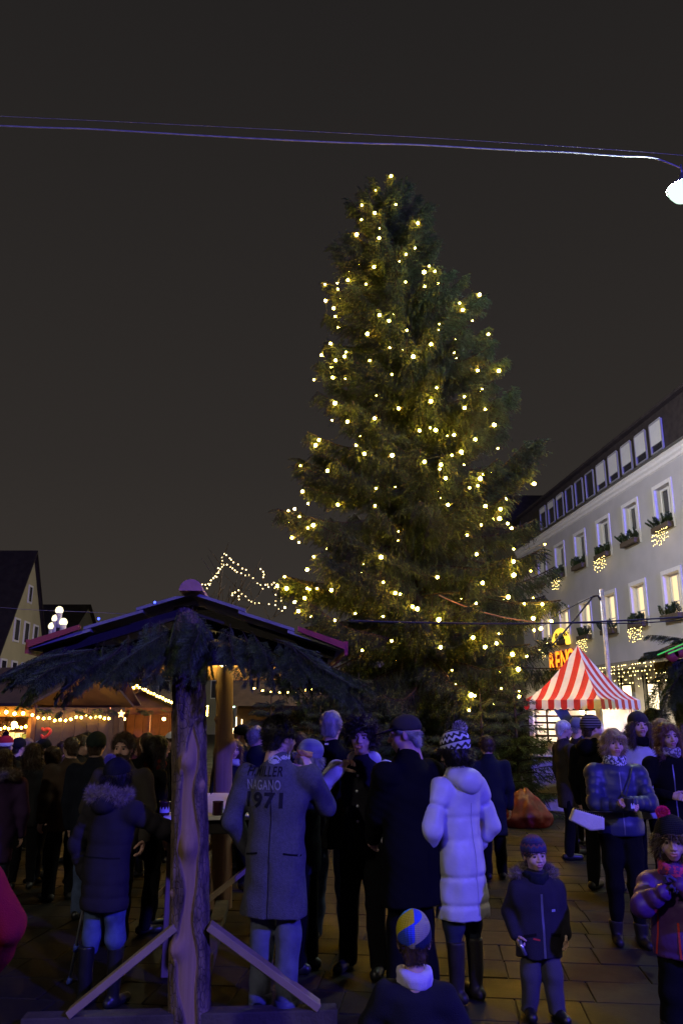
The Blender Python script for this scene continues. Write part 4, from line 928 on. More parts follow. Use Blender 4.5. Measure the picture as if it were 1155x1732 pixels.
# ================================================================ market huts on the left and far behind
M_hutwood = pm('hut_boards_pine', (0.14, 0.060, 0.024), 0.7, 0.3, 30, var=0.25, vs=4)
M_hutdark = pm('hut_boards_dark', (0.07, 0.045, 0.03), 0.85, 0.3, 30, var=0.25, vs=4)
M_garl = pm('garland_green', (0.05, 0.09, 0.03), 0.7, 0)
garl = bough(0.5, 91, 0.10, 0.03, 260, 0.03, 0.008, 0.05, 0.2, 'garland', stem_r=0.005)
bulb_hut = bulb_mesh(0.028, M_bulb_s)
def hut(loc, rz, w, d, ze, zr, label, energy, goods=True, gable=False):
    h = empty('market_hut', loc, rz, label, 'hut', 'market huts'); n = int(w/0.28)
    for i in range(n):                                       # upright boards at the back
        bxo('board', (w/n-0.012, 0.03, ze), (-w/2+(i+.5)*w/n, d/2, ze/2), M_hutwood, h, bevel=0.003)
    for sx in (-1, 1):
        for i in range(int(d/0.3)):
            k = d/int(d/0.3); bxo('board', (0.03, k-0.012, ze), (sx*w/2, -d/2+(i+.5)*k, ze/2), M_hutdark, h, bevel=0.003)
        bxo('post', (0.10, 0.10, ze), (sx*(w/2-0.02), -d/2-0.07, ze/2), M_hutwood, h)
    bxo('post', (0.09, 0.09, ze), (w*0.12, -d/2-0.07, ze/2), M_hutwood, h)
    for i in range(n): bxo('board', (w/n-0.012, 0.03, 0.92), (-w/2+(i+.5)*w/n, -d/2-0.02, 0.47), M_hutwood, h, bevel=0.003)
    bxo('counter', (w+0.1, 0.42, 0.04), (0, -d/2-0.05, 0.96), M_hutwood, h)
    bxo('lintel', (w+0.2, 0.06, 0.20), (0, -d/2-0.12, ze-0.06), M_hutwood, h)
    m = MB(); o_ = 0.35
    if not gable:
        q = [(-w/2-o_, -d/2-0.55, ze+0.02), (w/2+o_, -d/2-0.55, ze+0.02), (w/2+o_, d*0.1, zr), (-w/2-o_, d*0.1, zr)]; q2 = [(-w/2-o_, d*0.1, zr), (w/2+o_, d*0.1, zr), (w/2+o_, d/2+0.3, ze), (-w/2-o_, d/2+0.3, ze)]
    else:
        q = [(-w/2-o_, -d/2-0.5, ze), (0, -d/2-0.5, zr), (0, d/2+0.3, zr), (-w/2-o_, d/2+0.3, ze)]; q2 = [(0, -d/2-0.5, zr), (w/2+o_, -d/2-0.5, ze), (w/2+o_, d/2+0.3, ze), (0, d/2+0.3, zr)]
    for qq in (q, q2): m.add(qq+[(x, y, z+0.05) for x, y, z in qq], [(0, 3, 2, 1), (4, 5, 6, 7), (0, 1, 5, 4), (1, 2, 6, 5), (2, 3, 7, 6), (3, 0, 4, 7)])
    if gable: m.add([(-w/2, -d/2-0.1, ze), (w/2, -d/2-0.1, ze), (0, -d/2-0.1, zr-0.05)], [(0, 1, 2)])
    m.build('roof', M_hutdark, h)
    MW = Matrix.Translation(loc) @ Matrix.Rotation(rz, 4, 'Z')
    if energy:
        for fx_ in (-0.28, 0.28):
            pp = MW @ Vector((fx_*w, -d/2+0.25, ze-0.30)); hl = empty('hut_lamp', pp, 0, 'bare warm bulb inside the '+label.split(',')[0].replace(' outlined with lights behind the bearded man', '')+(', left one' if fx_ < 0 else ', right one'), 'lamp', 'bulbs inside the huts')
            link('bulb', bulb_mesh(0.05, em('hut_bulb_glow', (1.0, 0.62, 0.22), 40.0), 2), hl); m = MB(); m.tube([(0, 0, 0.045), (0, 0, 0.3)], 0.006, 6); m.build('cord', M_wire, hl)
            lamp('hut_lamp_light', 'POINT', pp-Vector((0, 0, 0.12)), energy, (1.0, 0.50, 0.16), 0.06)
    return h, MW
def chain(points, label, r, mat, step=0.12, sag=0.03):
    c = empty('light_chain', points[0], 0, label, 'light chain', 'light chains on the huts'); o0 = Vector(points[0]); bm1 = bulb_mesh(r, mat); m = MB(); k = 0
    for a, b in zip(points, points[1:]):
        a, b = Vector(a), Vector(b); n = max(2, int((b-a).length/step)); pl_ = [a.lerp(b, i/n)-o0-Vector((0, 0, sag*abs(math.sin(i*1.1)))) for i in range(n+1)]
        m.tube(pl_, 0.006, 4)
        for q in pl_[:-1]: link('bulb', bm1, c, q); k += 1
    m.build('cable', M_wire, c)['kind'] = 'stuff'; return c
hA, MA = hut((-6.55, 15.6, 0), R(-22), 3.3, 2.0, 1.88, 2.62, 'orange lit market hut at the left edge, dark roof', 75)
chain([MA @ Vector((x, -1.22, 1.80)) for x in (-1.7, -0.6, 0.6, 1.75)], 'upper bulb chain on the eave of the orange lit hut', 0.032, M_bulb_s, 0.17)
chain([MA @ Vector((x, -1.23, z)) for x, z in ((-1.7, 1.60), (-0.8, 1.52), (0.1, 1.58), (0.9, 1.52), (1.75, 1.58))], 'lower bulb chain in the opening of the orange lit hut', 0.024, M_bulb_s, 0.09)
M_red = pm('felt_red', (0.6, 0.06, 0.03), 0.7, 0.1); M_cloth = pm('cloth_pale_blue', (0.55, 0.65, 0.66), 0.8, 0.1)
hm = MB(); pts_ = [(0.10*1.1*math.sin(t)**3, 0, 0.095*(0.8125*math.cos(t)-0.3125*math.cos(2*t)-0.125*math.cos(3*t)-0.0625*math.cos(4*t))) for t in [2*math.pi*i/28 for i in range(29)]]
hm.tube(pts_, 0.028, 8); tag(hm.build('heart_ornament', M_red, None, at(75, 1240, 14.2)), 'red heart ornament hanging in the orange lit hut', 'ornament')
rg = random.Random(6)
for i in range(7):                                         # wares along the hut counter
    p = MA @ Vector((-1.4+i*0.42, -1.02, 0.982)); hh_ = rg.uniform(.22, .5); m = MB(); m.lathe([(0.0, 0), (0.09, 0), (0.11, hh_*0.5), (0.05, hh_*0.8), (0.06, hh_), (0.0, hh_)], n=14)
    tag(m.build('ware_jar', pm('jar_glaze_%d' % (i % 3), ((0.5, 0.3, 0.08), (0.4, 0.08, 0.04), (0.6, 0.5, 0.3))[i % 3], 0.35, 0), None, p), ('ochre', 'red brown', 'cream')[i % 3]+' jar on the counter of the orange lit hut, place %s from the left' % ('first second third fourth fifth sixth seventh'.split()[i]), 'jar', 'jars on the hut counter')
hB, MBm = hut((-8.0, 22.5, 0), R(-12), 3.0, 2.0, 1.95, 2.7, 'hut with red banners, behind the left crowd', 50)
for i, (x, mt) in enumerate(((-0.75, M_red), (-0.45, M_cloth), (0.35, M_cloth), (0.75, M_red))):
    o = bxo('banner', (0.26, 0.012, 1.0), MBm @ Vector((x, -1.16, 1.40)), mt, None, (0, 0, R(-12)), 0); tag(o, ('red' if mt is M_red else 'pale blue')+' cloth banner on the second hut, '+('far left', 'inner left', 'inner right', 'far right')[i], 'banner')
chain([MBm @ Vector((x, -1.25, 1.98)) for x in (-1.6, 0, 1.6)], 'bulb chain along the eave of the hut with red banners', 0.032, M_bulb_s, 0.15)
hC, MC = hut((-6.1, 25.5, 0), R(-6), 2.3, 1.8, 1.85, 2.45, 'small gabled hut outlined with lights behind the bearded man', 50, gable=True)
chain([MC @ Vector(v) for v in ((-1.5, -1.45, 1.88), (-0.0, -1.45, 2.55), (1.5, -1.45, 1.90))], 'light chain tracing the gable of the small far hut', 0.036, M_bulb_s, 0.10)
for i in range(12): link('garland', garl, hC, (-1.2+i*0.21, -1.12, 1.78+0.05*(i % 2)), (i, 0.2, i*1.3))
# sparkling columns and green lamps seen between the posts
for i, (x0, y0, x1, y1) in enumerate(((377, 1166, 384, 1213), (411, 1178, 405, 1205), (351, 1195, 350, 1214))):
    a, b = at(x0, y0, 28), at(x1, y1, 28); chain([a, b], ('left', 'right', 'short leftmost')[i]+' hanging light strand seen between the log posts', 0.03, M_bulb_s, 0.07, 0)
for i, (x, y, r_) in enumerate(((385, 1176, .10), (395, 1195, .07))):
    p = at(x, y, 34); g = empty('far_lamp', (p.x, p.y, 0), 0, ('larger', 'smaller')[i]+' greenish lamp far behind between the log posts', 'lamp')
    m = MB(); m.tube([(0, 0, -.01), (0, 0, p.z-r_*0.5)], 0.04, 8); m.build('pole', M_wire, g); link('globe', bulb_mesh(r_, em('far_lamp_glow', (0.45, 1.0, 0.6), 10.0), 2), g, (0, 0, p.z))
ct = at(390, 1232, 26); cs = empty('light_fountain', (ct.x, ct.y, 0), 0, 'cluster of upright candle lights low between the log posts', 'decoration')
for i in range(9):
    hh_ = ct.z-0.10+0.45*abs(math.sin(i*1.3)); m = MB(); x = -0.36+i*0.09; m.tube([(x, 0, 0.9), (x, 0, hh_)], 0.012, 6); m.build('light_rod', em('rod_glow', (1.0, 0.72, 0.32), 9.0), cs)
m = MB(); m.lathe([(0.0, 0.0), (0.5, 0.0), (0.5, 0.9), (0.0, 0.9)], n=16); m.build('base', M_hutdark, cs)
dk = empty('dark_hut', (-1.6, 27.5, 0), R(8), 'dark hut roof far behind the grey haired men', 'hut')
m = MB(); m.box((0, 0, 1.0), (4.0, 2.4, 2.0)); m.build('wall', M_hutdark, dk); m = MB()
m.add([(-2.4, -1.6, 1.95), (2.4, -1.6, 1.95), (2.4, 0, 3.0), (-2.4, 0, 3.0), (2.4, 1.6, 1.95), (-2.4, 1.6, 1.95)], [(0, 1, 2, 3), (3, 2, 4, 5)]); m.build('roof', M_hutdark, dk)
rg = random.Random(31); pts = []
a, b = at(430, 1165, 24), at(560, 1160, 24)
chain([a, a.lerp(b, .33)-Vector((0, 0, .15)), a.lerp(b, .66)-Vector((0, 0, .1)), b], 'light chain hanging behind the right boughs of the log shelter', 0.030, M_bulb_s, 0.2)
for i, (x0, y0, x1, y1, lb_) in enumerate(((168, 1138, 163, 1180, 'glowing yellow column of lights behind the left boughs'), (70, 1142, 78, 1150, 'short glowing chain at the left eave corner'))):
    chain([at(x0, y0, 21), at(x1, y1, 21)], lb_, 0.05, M_bulb_s, 0.12, 0)

# clutter round the left huts: garlands, hanging stars, extra strands
rg = random.Random(15)
for i in range(16): link('garland', garl, hA, (-1.6+i*0.21, -1.22+0.03*rg.random(), 1.84+0.05*rg.random()), (rg.uniform(0, 6), 0.2, rg.uniform(0, 6)))
for i in range(12): link('garland', garl, hA, (1.72, -1.0+i*0.17, 1.80+0.05*rg.random()), (rg.uniform(0, 6), 0.2, rg.uniform(0, 6)))
chain([MA @ Vector((1.75, y, z)) for y, z in ((-1.2, 1.75), (-0.5, 1.66), (0.2, 1.74), (1.0, 1.68))], 'bulb chain down the side of the orange lit hut', 0.024, M_bulb_s, 0.12)
for i, (x, y, Y_) in enumerate(((125, 1197, 17.0), (139, 1199, 17.2), (171, 1201, 17.5), (184, 1196, 18.5), (205, 1208, 19.0))):
    p = at(x, y, Y_); st = empty('star_lantern', p, 0, 'small glowing star lantern hanging above the left crowd, %s from the left' % ('first', 'second', 'third', 'fourth', 'fifth')[i], 'lantern', 'star lanterns above the left crowd')
    m = MB(); V = [(0, -0.04, 0), (0, 0.04, 0)]+[((0.10 if k % 2 == 0 else 0.045)*math.sin(k*math.pi/5), 0, (0.10 if k % 2 == 0 else 0.045)*math.cos(k*math.pi/5)) for k in range(10)]
    m.add(V, [(0, 2+(k+1) % 10, 2+k) for k in range(10)]+[(1, 2+k, 2+(k+1) % 10) for k in range(10)]); m.build('star', em('star_glow_%d' % (i % 2), ((1.0, 0.55, 0.16), (1.0, 0.30, 0.12))[i % 2], 6.0), st)
    m = MB(); m.tube([(0, 0, 0.1), (0, 0, 1.4)], 0.004, 4); m.build('cord', M_wire, st)
for i in range(5):
    x = -1.3+i*0.62; p = MA @ Vector((x, -0.2, 0)); sh_ = empty('shelf_rack', p, R(-22), 'dark rack of wares inside the orange lit hut, place %s' % ('one', 'two', 'three', 'four', 'five')[i], 'rack', 'racks inside the orange hut')
    for k in range(3): bxo('shelf', (0.5, 0.22, 0.02), (0, 0, 1.02+k*0.24), M_hutdark, sh_, bevel=0)
    for sx in (-1, 1): bxo('upright', (0.03, 0.2, 1.62), (sx*0.24, 0.011, 0.81), M_hutdark, sh_, bevel=0)
    for k in range(2):
        for q in range(3): bxo('ware', (0.10+0.03*rg.random(), 0.12, 0.10+0.08*rg.random()), (-0.15+q*0.15, 0, 1.10+k*0.24), (M_red, M_cloth, M_hutwood, M_garl)[rg.randint(0, 3)], sh_, bevel=0)
# ================================================================ people: signed-distance modelling, one skin body each, clothes as children
def surface_nets(D, lo, h):
    s = D < 0; c = np.zeros(tuple(n-1 for n in D.shape), np.int8)
    for a in (0, 1):
        for b in (0, 1):
            for d in (0, 1): c += s[a:s.shape[0]-1+a, b:s.shape[1]-1+b, d:s.shape[2]-1+d]
    act = (c > 0) & (c < 8); I = np.argwhere(act); idx = np.full(act.shape, -1, np.int32); idx[act] = np.arange(len(I))
    acc = np.zeros((len(I), 3)); cnt = np.zeros(len(I)); i, j, k = I.T
    cor = {o: D[i+o[0], j+o[1], k+o[2]] for o in [(a, b, d) for a in (0, 1) for b in (0, 1) for d in (0, 1)]}
    for o1 in cor:
        for ax in range(3):
            if o1[ax]: continue
            o2 = tuple(1 if q == ax else o1[q] for q in range(3)); d1, d2 = cor[o1], cor[o2]; m = (d1 < 0) != (d2 < 0)
            t = np.where(m, d1/np.where(m, d1-d2, 1), 0); p = np.tile(np.array(o1, float), (len(I), 1)); p[:, ax] += t
            acc[m] += p[m]; cnt += m
    V = lo+(I+acc/cnt[:, None])*h; Q = []
    for ax in range(3):
        b, d = (ax+1) % 3, (ax+2) % 3
        A = np.swapaxes(np.swapaxes(s, 0, ax), 0, 0)
        sl0 = [slice(1, -1)]*3; sl0[ax] = slice(None, -1); sl1 = [slice(1, -1)]*3; sl1[ax] = slice(1, None)
        a0, a1 = s[tuple(sl0)], s[tuple(sl1)]; E = np.argwhere(a0 != a1)
        if len(E) == 0: continue
        ins = a0[a0 != a1]; off = np.array([1, 1, 1]); off[ax] = 0; E = E+off
        def cell(db, dd):
            C = E.copy(); C[:, b] += db; C[:, d] += dd; return idx[C[:, 0], C[:, 1], C[:, 2]]
        q = np.stack([cell(-1, -1), cell(0, -1), cell(0, 0), cell(-1, 0)], 1); q[~ins] = q[~ins][:, ::-1]; Q.append(q)
    Q = np.concatenate(Q); Q = Q[(Q >= 0).all(1)]
    return V, Q
class Sdf:
    def __init__(s): s.ops = []
    def _u(s, fn, lo, hi, k, mode='u'): s.ops.append((mode, fn, np.array(lo, float), np.array(hi, float), k)); return s
    def rc(s, a, b, ra, rb, k=0.02, sq=None, quilt=None, mode='u'):
        a, b = np.array(a, float), np.array(b, float); ba = b-a; L2 = max(1e-9, ba @ ba); ln = math.sqrt(L2); r_ = max(ra, rb)*1.02+0.005
        def fn(X, Y, Z):
            q = [X-a[0], Y-a[1], Z-a[2]]; t = np.clip((q[0]*ba[0]+q[1]*ba[1]+q[2]*ba[2])/L2, 0, 1)
            q = [q[0]-t*ba[0], q[1]-t*ba[1], q[2]-t*ba[2]]
            if sq is not None:
                n_, f = sq; dn = (q[0]*n_[0]+q[1]*n_[1]+q[2]*n_[2])*(1/f-1); q = [q[i]+dn*n_[i] for i in range(3)]
            rad = ra+(rb-ra)*t
            if quilt: dq = np.abs((t*ln/quilt[1]+quilt[2]+0.5) % 1.0-0.5)*quilt[1]; rad = rad-quilt[0]*(np.exp(-(dq/0.013)**2)-0.25)
            return np.sqrt(q[0]**2+q[1]**2+q[2]**2)-rad
        return s._u(fn, np.minimum(a, b)-r_, np.maximum(a, b)+r_, k, mode)
    def el(s, c, r, k=0.02, mode='u', rot=None):
        c, r = np.array(c, float), np.array(r, float)
        Rm = None if rot is None else np.array(Euler(rot).to_matrix()).T
        def fn(X, Y, Z):
            q = [X-c[0], Y-c[1], Z-c[2]]
            if Rm is not None: q = [Rm[i, 0]*q[0]+Rm[i, 1]*q[1]+Rm[i, 2]*q[2] for i in range(3)]
            k0 = np.sqrt(sum((q[i]/r[i])**2 for i in range(3))); k1 = np.sqrt(sum((q[i]/r[i]**2)**2 for i in range(3)))+1e-9
            return k0*(k0-1)/k1
        e_ = r if rot is None else np.full(3, r.max())
        return s._u(fn, c-e_, c+e_, k, mode)
    def cut(s, n, d): s.ops.append(('c', (np.array(n, float), d))); return s     # keep n.p > d
    def disp(s, fn): s.ops.append(('d', fn)); return s
    def run(s, h):
        us = [o for o in s.ops if o[0] == 'u']; lo = np.min([o[2] for o in us], 0)-3*h-0.02; hi = np.max([o[3] for o in us], 0)+3*h+0.02
        n = np.ceil((hi-lo)/h).astype(int)+1; ax = [lo[i]+np.arange(n[i])*h for i in range(3)]; D = np.full(tuple(n), 0.5, np.float32)
        for o in s.ops:
            if o[0] in 'us':
                k = o[4]; i0 = np.clip(((o[2]-k-2*h-0.02-lo)/h).astype(int), 0, n); i1 = np.clip(((o[3]+k+2*h+0.02-lo)/h).astype(int)+2, 0, n)
                sl = tuple(slice(a, b) for a, b in zip(i0, i1)); sub = D[sl]
                if sub.size == 0: continue
                X, Y, Z = np.meshgrid(ax[0][sl[0]], ax[1][sl[1]], ax[2][sl[2]], indexing='ij', sparse=True); d = o[1](X, Y, Z)
                if o[0] == 'u':
                    hh = np.clip(0.5+0.5*(sub-d)/k, 0, 1); D[sl] = sub*(1-hh)+d*hh-k*hh*(1-hh)
                else:
                    hh = np.clip(0.5-0.5*(sub+d)/k, 0, 1); D[sl] = sub*(1-hh)-d*hh+k*hh*(1-hh)
            else:
                X, Y, Z = np.meshgrid(*ax, indexing='ij', sparse=True)
                if o[0] == 'c': nn, dd = o[1]; D = np.maximum(D, (dd-(X*nn[0]+Y*nn[1]+Z*nn[2])).astype(np.float32))
                else: D = D+o[1](X, Y, Z).astype(np.float32)
        return surface_nets(D, lo, h)
def folds(seed, amp, fx, fz, n=7):
    g = np.random.default_rng(seed); K = g.normal(size=(n, 3))*np.array([fx, fx, fz]); ph = g.random(n)*6.28; W_ = g.normal(size=(n, 3))*np.array([4, 4, 3])
    def fn(X, Y, Z):
        d = 0
        for i in range(n):
            w = np.sin(W_[i, 0]*X+W_[i, 1]*Y+W_[i, 2]*Z)*1.2; d = d+np.sin(K[i, 0]*X+K[i, 1]*Y+K[i, 2]*Z+ph[i]+w)
        return amp*d/math.sqrt(n)
    return fn
def vnormals(V, Q):
    N = np.zeros_like(V); n = np.cross(V[Q[:, 2]]-V[Q[:, 0]], V[Q[:, 3]]-V[Q[:, 1]])
    for i in range(4): np.add.at(N, Q[:, i], n)
    return N/(np.linalg.norm(N, axis=1)[:, None]+1e-9)
def strands(V, N, n, ln, w, seed, grav=0.4, jit=0.5, flow=None):
    g = np.random.default_rng(seed); i = g.integers(0, len(V), n); b = V[i]; d = N[i]+g.normal(size=(n, 3))*jit
    if flow is not None: d = d*0.35+flow(b)
    d[:, 2] -= grav; d /= np.linalg.norm(d, axis=1)[:, None]+1e-9
    s_ = np.cross(d, N[i]+g.normal(size=(n, 3))*0.3); s_ /= np.linalg.norm(s_, axis=1)[:, None]+1e-9
    L_ = ln*(0.5+0.8*g.random(n))[:, None]; P = np.stack([b-s_*w/2-N[i]*0.003, b+s_*w/2-N[i]*0.003, b+d*L_], 1)
    return P.reshape(-1, 3), np.arange(3*n).reshape(-1, 3)

# ---- heads (head-local metres, facing +y, origin mid-head, height 0.235)
def head_geo(kind):
    w = {'m': 1.0, 'w': 0.95, 'k': 1.0}[kind]; j = {'m': 1.0, 'w': 0.92, 'k': 0.86}[kind]; s = Sdf()
    s.el((0, -0.012, 0.030), (0.077*w, 0.096, 0.086), 0.02); s.el((0, 0.022, -0.030), (0.060*w*j+0.003, 0.072, 0.086*j), 0.03)
    s.el((0, 0.052, -0.092*j), (0.026*j, 0.028, 0.024), 0.025)
    for x in (-1, 1):
        s.el((x*0.036, 0.056, -0.030), (0.028, 0.026, 0.028), 0.02); s.el((x*0.031, 0.079, 0.024), (0.026, 0.014, 0.009), 0.012)
        s.el((x*0.031, 0.101, 0.003), (0.020, 0.016, 0.0125), 0.010, 's')
    nz = {'m': 1.0, 'w': 0.85, 'k': 0.62}[kind]
    s.rc((0, 0.088, 0.014), (0, 0.098+0.014*nz, -0.026), 0.008, 0.0115*nz+0.001, 0.010)
    for x in (-1, 1): s.el((x*0.011, 0.098, -0.030), (0.009, 0.011, 0.008), 0.006)
    s.el((0, 0.086, -0.058), (0.026, 0.012, 0.016), 0.015)
    s.el((0, 0.0935, -0.0545), (0.023, 0.008, 0.0055), 0.004); s.el((0, 0.0920, -0.0645), (0.020, 0.008, 0.0060), 0.004)
    s.rc((-0.024, 0.095, -0.0590), (0.024, 0.095, -0.0590), 0.0030, 0.0030, 0.003, mode='s')
    for x in (-1, 1): s.el((x*0.077*w, -0.006, -0.004), (0.010, 0.020, 0.031), 0.008, rot=(0.15, 0, -x*0.35))
    nr = {'m': 0.056, 'w': 0.047, 'k': 0.044}[kind]
    s.rc((0, -0.022, -0.05), (0, -0.036, -0.20), nr, nr+0.006, 0.03)
    V, Q = s.run(0.0052); c = V[Q].mean(1); mi = np.zeros(len(Q), int)
    lip = (np.abs(c[:, 0]) < 0.022) & (c[:, 1] > 0.086) & (c[:, 2] < -0.049) & (c[:, 2] > -0.071); mi[lip] = 1
    br = (np.abs(np.abs(c[:, 0])-0.032) < 0.020) & (c[:, 1] > 0.068) & (c[:, 2] > 0.019+0.0) & (c[:, 2] < 0.0275); mi[br] = 4
    EV = []; EQ = []; EM = []; off = len(V)
    for x in (-1, 1):                                    # eyeballs with iris
        n1, n2 = 14, 10; cc = np.array([x*0.031, 0.0785, 0.003]); r_ = 0.0120
        for a in range(n2+1):
            ph = math.pi*a/n2
            for b in range(n1): t = 2*math.pi*b/n1; EV.append(cc+r_*np.array([math.sin(ph)*math.cos(t), math.cos(ph), math.sin(ph)*math.sin(t)]))
        for a in range(n2):
            for b in range(n1):
                EQ.append([off+a*n1+b, off+a*n1+(b+1) % n1, off+(a+1)*n1+(b+1) % n1, off+(a+1)*n1+b]); EM.append(3 if a < 2 else 2)
        off += (n2+1)*n1
    return np.concatenate([V, np.array(EV)]), np.concatenate([Q, np.array(EQ)]), np.concatenate([mi, np.array(EM)])
HEADS = {k_: head_geo(k_) for k_ in 'mwk'}
def hand_geo(curl, spread=0.0, thumb=0.3):
    s = Sdf(); s.el((0, 0.048, 0), (0.040, 0.054, 0.017), 0.01); s.rc((-0.028, 0.084, 0.002), (0.030, 0.080, 0.0), 0.013, 0.012, 0.012); s.rc((0, -0.05, 0), (0, 0.02, 0), 0.026, 0.028, 0.02, sq=((0, 0, 1), 0.75))
    for f, (x, l_) in enumerate(((-0.031, 0.074), (-0.0105, 0.083), (0.010, 0.077), (0.030, 0.060))):
        p = np.array([x, 0.086-abs(x)*0.1, 0.002]); an = 0.0
        for q, fr in enumerate((0.46, 0.30, 0.24)):
            an += curl*(0.75, 1.05, 0.7)[q]*(1+0.06*f); d = np.array([spread*x*4, math.cos(an), -math.sin(an)]); e_ = p+d*l_*fr
            s.rc(p, e_, 0.0098-0.001*q, 0.0090-0.001*q, 0.004); p = e_
    p = np.array([-0.032, 0.020, -0.006]); d = np.array([-0.72, 0.62, -0.25-0.5*thumb]); d /= np.linalg.norm(d)
    for q, l_ in enumerate((0.040, 0.032, 0.026)):
        e_ = p+d*l_; s.rc(p, e_, 0.0135-0.0015*q, 0.012-0.0015*q, 0.008); p = e_; d = d+np.array([0.30*thumb+.15, 0.2, -0.25*thumb]); d /= np.linalg.norm(d)
    return s.run(0.0042)
HANDS = {'relax': hand_geo(0.35), 'grip': hand_geo(1.0, 0, 0.9), 'pinch': hand_geo(0.75, 0, 1.0), 'flat': hand_geo(0.15), 'point': hand_geo(0.55, 0, 0.5)}

# ---- hair, hats: head-local meshes, shared
def skin_mat(nm, c): return pm('skin_'+nm, c, 0.5, 0.12, 180, var=0.08, vs=14, spec=0.4)
SKIN = skin_mat('fair', (0.58, 0.37, 0.28)); SKIN2 = skin_mat('rosy', (0.62, 0.36, 0.28))
LIP = pm('lip', (0.42, 0.16, 0.14), 0.4, 0); EYEW = pm('eye_white', (0.30, 0.24, 0.21), 0.2, 0, var=0.03); IRIS = pm('iris', (0.04, 0.028, 0.02), 0.15, 0)
def hairm(nm, c): return pm('hair_'+nm, c, 0.45, 0.6, 90, var=0.45, vs=26, stretch=(1, 1, 0.35), spec=0.4)
H_BLACK, H_BROWN, H_GREY, H_WHITE, H_BLOND, H_RED = hairm('black', (0.014, 0.011, 0.010)), hairm('brown', (0.055, 0.032, 0.018)), hairm('grey', (0.26, 0.25, 0.24)), hairm('white', (0.55, 0.54, 0.53)), hairm('blond', (0.26, 0.17, 0.085)), hairm('auburn', (0.10, 0.035, 0.018))
_hc = {}
def hair_mesh(style, mat):
    key = (style, mat.name)
    if key in _hc: return _hc[key]
    s = Sdf(); seed = sum(map(ord, style)); t = 0.012; full = style; style = style.replace('_hat', '')
    if style in ('short', 'short_full', 'curly_short'):
        t = {'short': 0.008, 'short_full': 0.022, 'curly_short': 0.019}[style]
        s.el((0, -0.014, 0.032), (0.080+t, 0.098+t, 0.088+t), 0.01); s.el((0, -0.06, -0.05), (0.060, 0.045, 0.05), 0.03)
        s.el((0, 0.140, -0.030), (0.084, 0.104, 0.116), 0.012, 's'); s.el((0.092, 0.035, -0.050), (0.05, 0.075, 0.062), 0.01, 's'); s.el((-0.092, 0.035, -0.050), (0.05, 0.075, 0.062), 0.01, 's')
        s.cut((0, 0.30, 0.95), -0.105)
    elif style == 'bob':
        s.el((0, -0.014, 0.034), (0.096, 0.115, 0.100), 0.02); s.el((0, -0.02, -0.035), (0.104, 0.100, 0.095), 0.03); s.el((0, 0.128, -0.055), (0.066, 0.10, 0.100), 0.015, 's'); s.el((-0.02, 0.098, 0.055), (0.060, 0.022, 0.022), 0.012); s.cut((0, 0, 1), -0.125)
    elif style == 'long':
        s.el((0, -0.014, 0.034), (0.092, 0.110, 0.097), 0.02); s.el((0, -0.045, -0.10), (0.105, 0.075, 0.18), 0.04); s.el((0, 0.128, -0.06), (0.064, 0.105, 0.135), 0.015, 's'); s.rc((-0.070, 0.04, 0.02), (-0.085, 0.03, -0.19), 0.026, 0.022, 0.02); s.rc((0.070, 0.04, 0.02), (0.085, 0.03, -0.19), 0.026, 0.022, 0.02)
    elif style == 'curly':
        g = np.random.default_rng(5); s.el((0, -0.02, 0.035), (0.105, 0.120, 0.105), 0.02)
        for i in range(150):
            d = g.normal(size=3); d /= np.linalg.norm(d)
            if d[1] > 0.45 and d[2] < 0.55: continue
            if d[2] < -0.75: continue
            c = np.array([0, -0.02, 0.02])+d*np.array([0.112, 0.118, 0.118]); s.el(c, np.full(3, g.uniform(0.016, 0.030)), 0.008)
        s.el((0, 0.150, -0.035), (0.062, 0.110, 0.105), 0.012, 's')
    elif style == 'beard':
        s.el((0, 0.026, -0.045), (0.070, 0.076, 0.086), 0.02); s.el((0, 0.056, -0.098), (0.034, 0.038, 0.032), 0.02); s.el((0, 0.098, -0.046), (0.032, 0.016, 0.008), 0.008); s.el((0, 0.10, 0.02), (0.075, 0.06, 0.058), 0.015, 's'); s.el((0, 0.108, -0.060), (0.024, 0.02, 0.009), 0.006, 's')
        for x in (-1, 1): s.el((x*0.040, 0.095, -0.025), (0.030, 0.045, 0.024), 0.012, 's')
        s.el((0, -0.10, -0.05), (0.12, 0.12, 0.15), 0.015, 's')
    if full.endswith('_hat'): s.cut((0, 0.22, -1), -0.030)
    s.disp(folds(seed, 0.0036 if style != 'curly' else 0.005, 80, 26, 9)); V, Q = s.run(0.0062); N = vnormals(V, Q)
    n = {'short': 2600, 'short_full': 3600, 'curly_short': 4200, 'bob': 3200, 'long': 3800, 'curly': 5200, 'beard': 1800}[style]; ln = {'short': 0.016, 'short_full': 0.030, 'curly_short': 0.030, 'bob': 0.04, 'long': 0.06, 'curly': 0.045, 'beard': 0.013}[style]
    flow = None
    if style in ('bob', 'long', 'short', 'short_full'): flow = lambda b: np.stack([b[:, 0]*4, b[:, 1]*2-0.25, np.full(len(b), -0.35)], 1)
    P, T = strands(V, N, n, ln, 0.0035 if style != 'curly' else 0.004, seed, 0.15, 0.9 if 'curly' in style else 0.35, flow)
    me = npmesh('hair' if style != 'beard' else 'beard', np.concatenate([V, P]), Q, T+len(V), [mat]); _hc[key] = me; return me
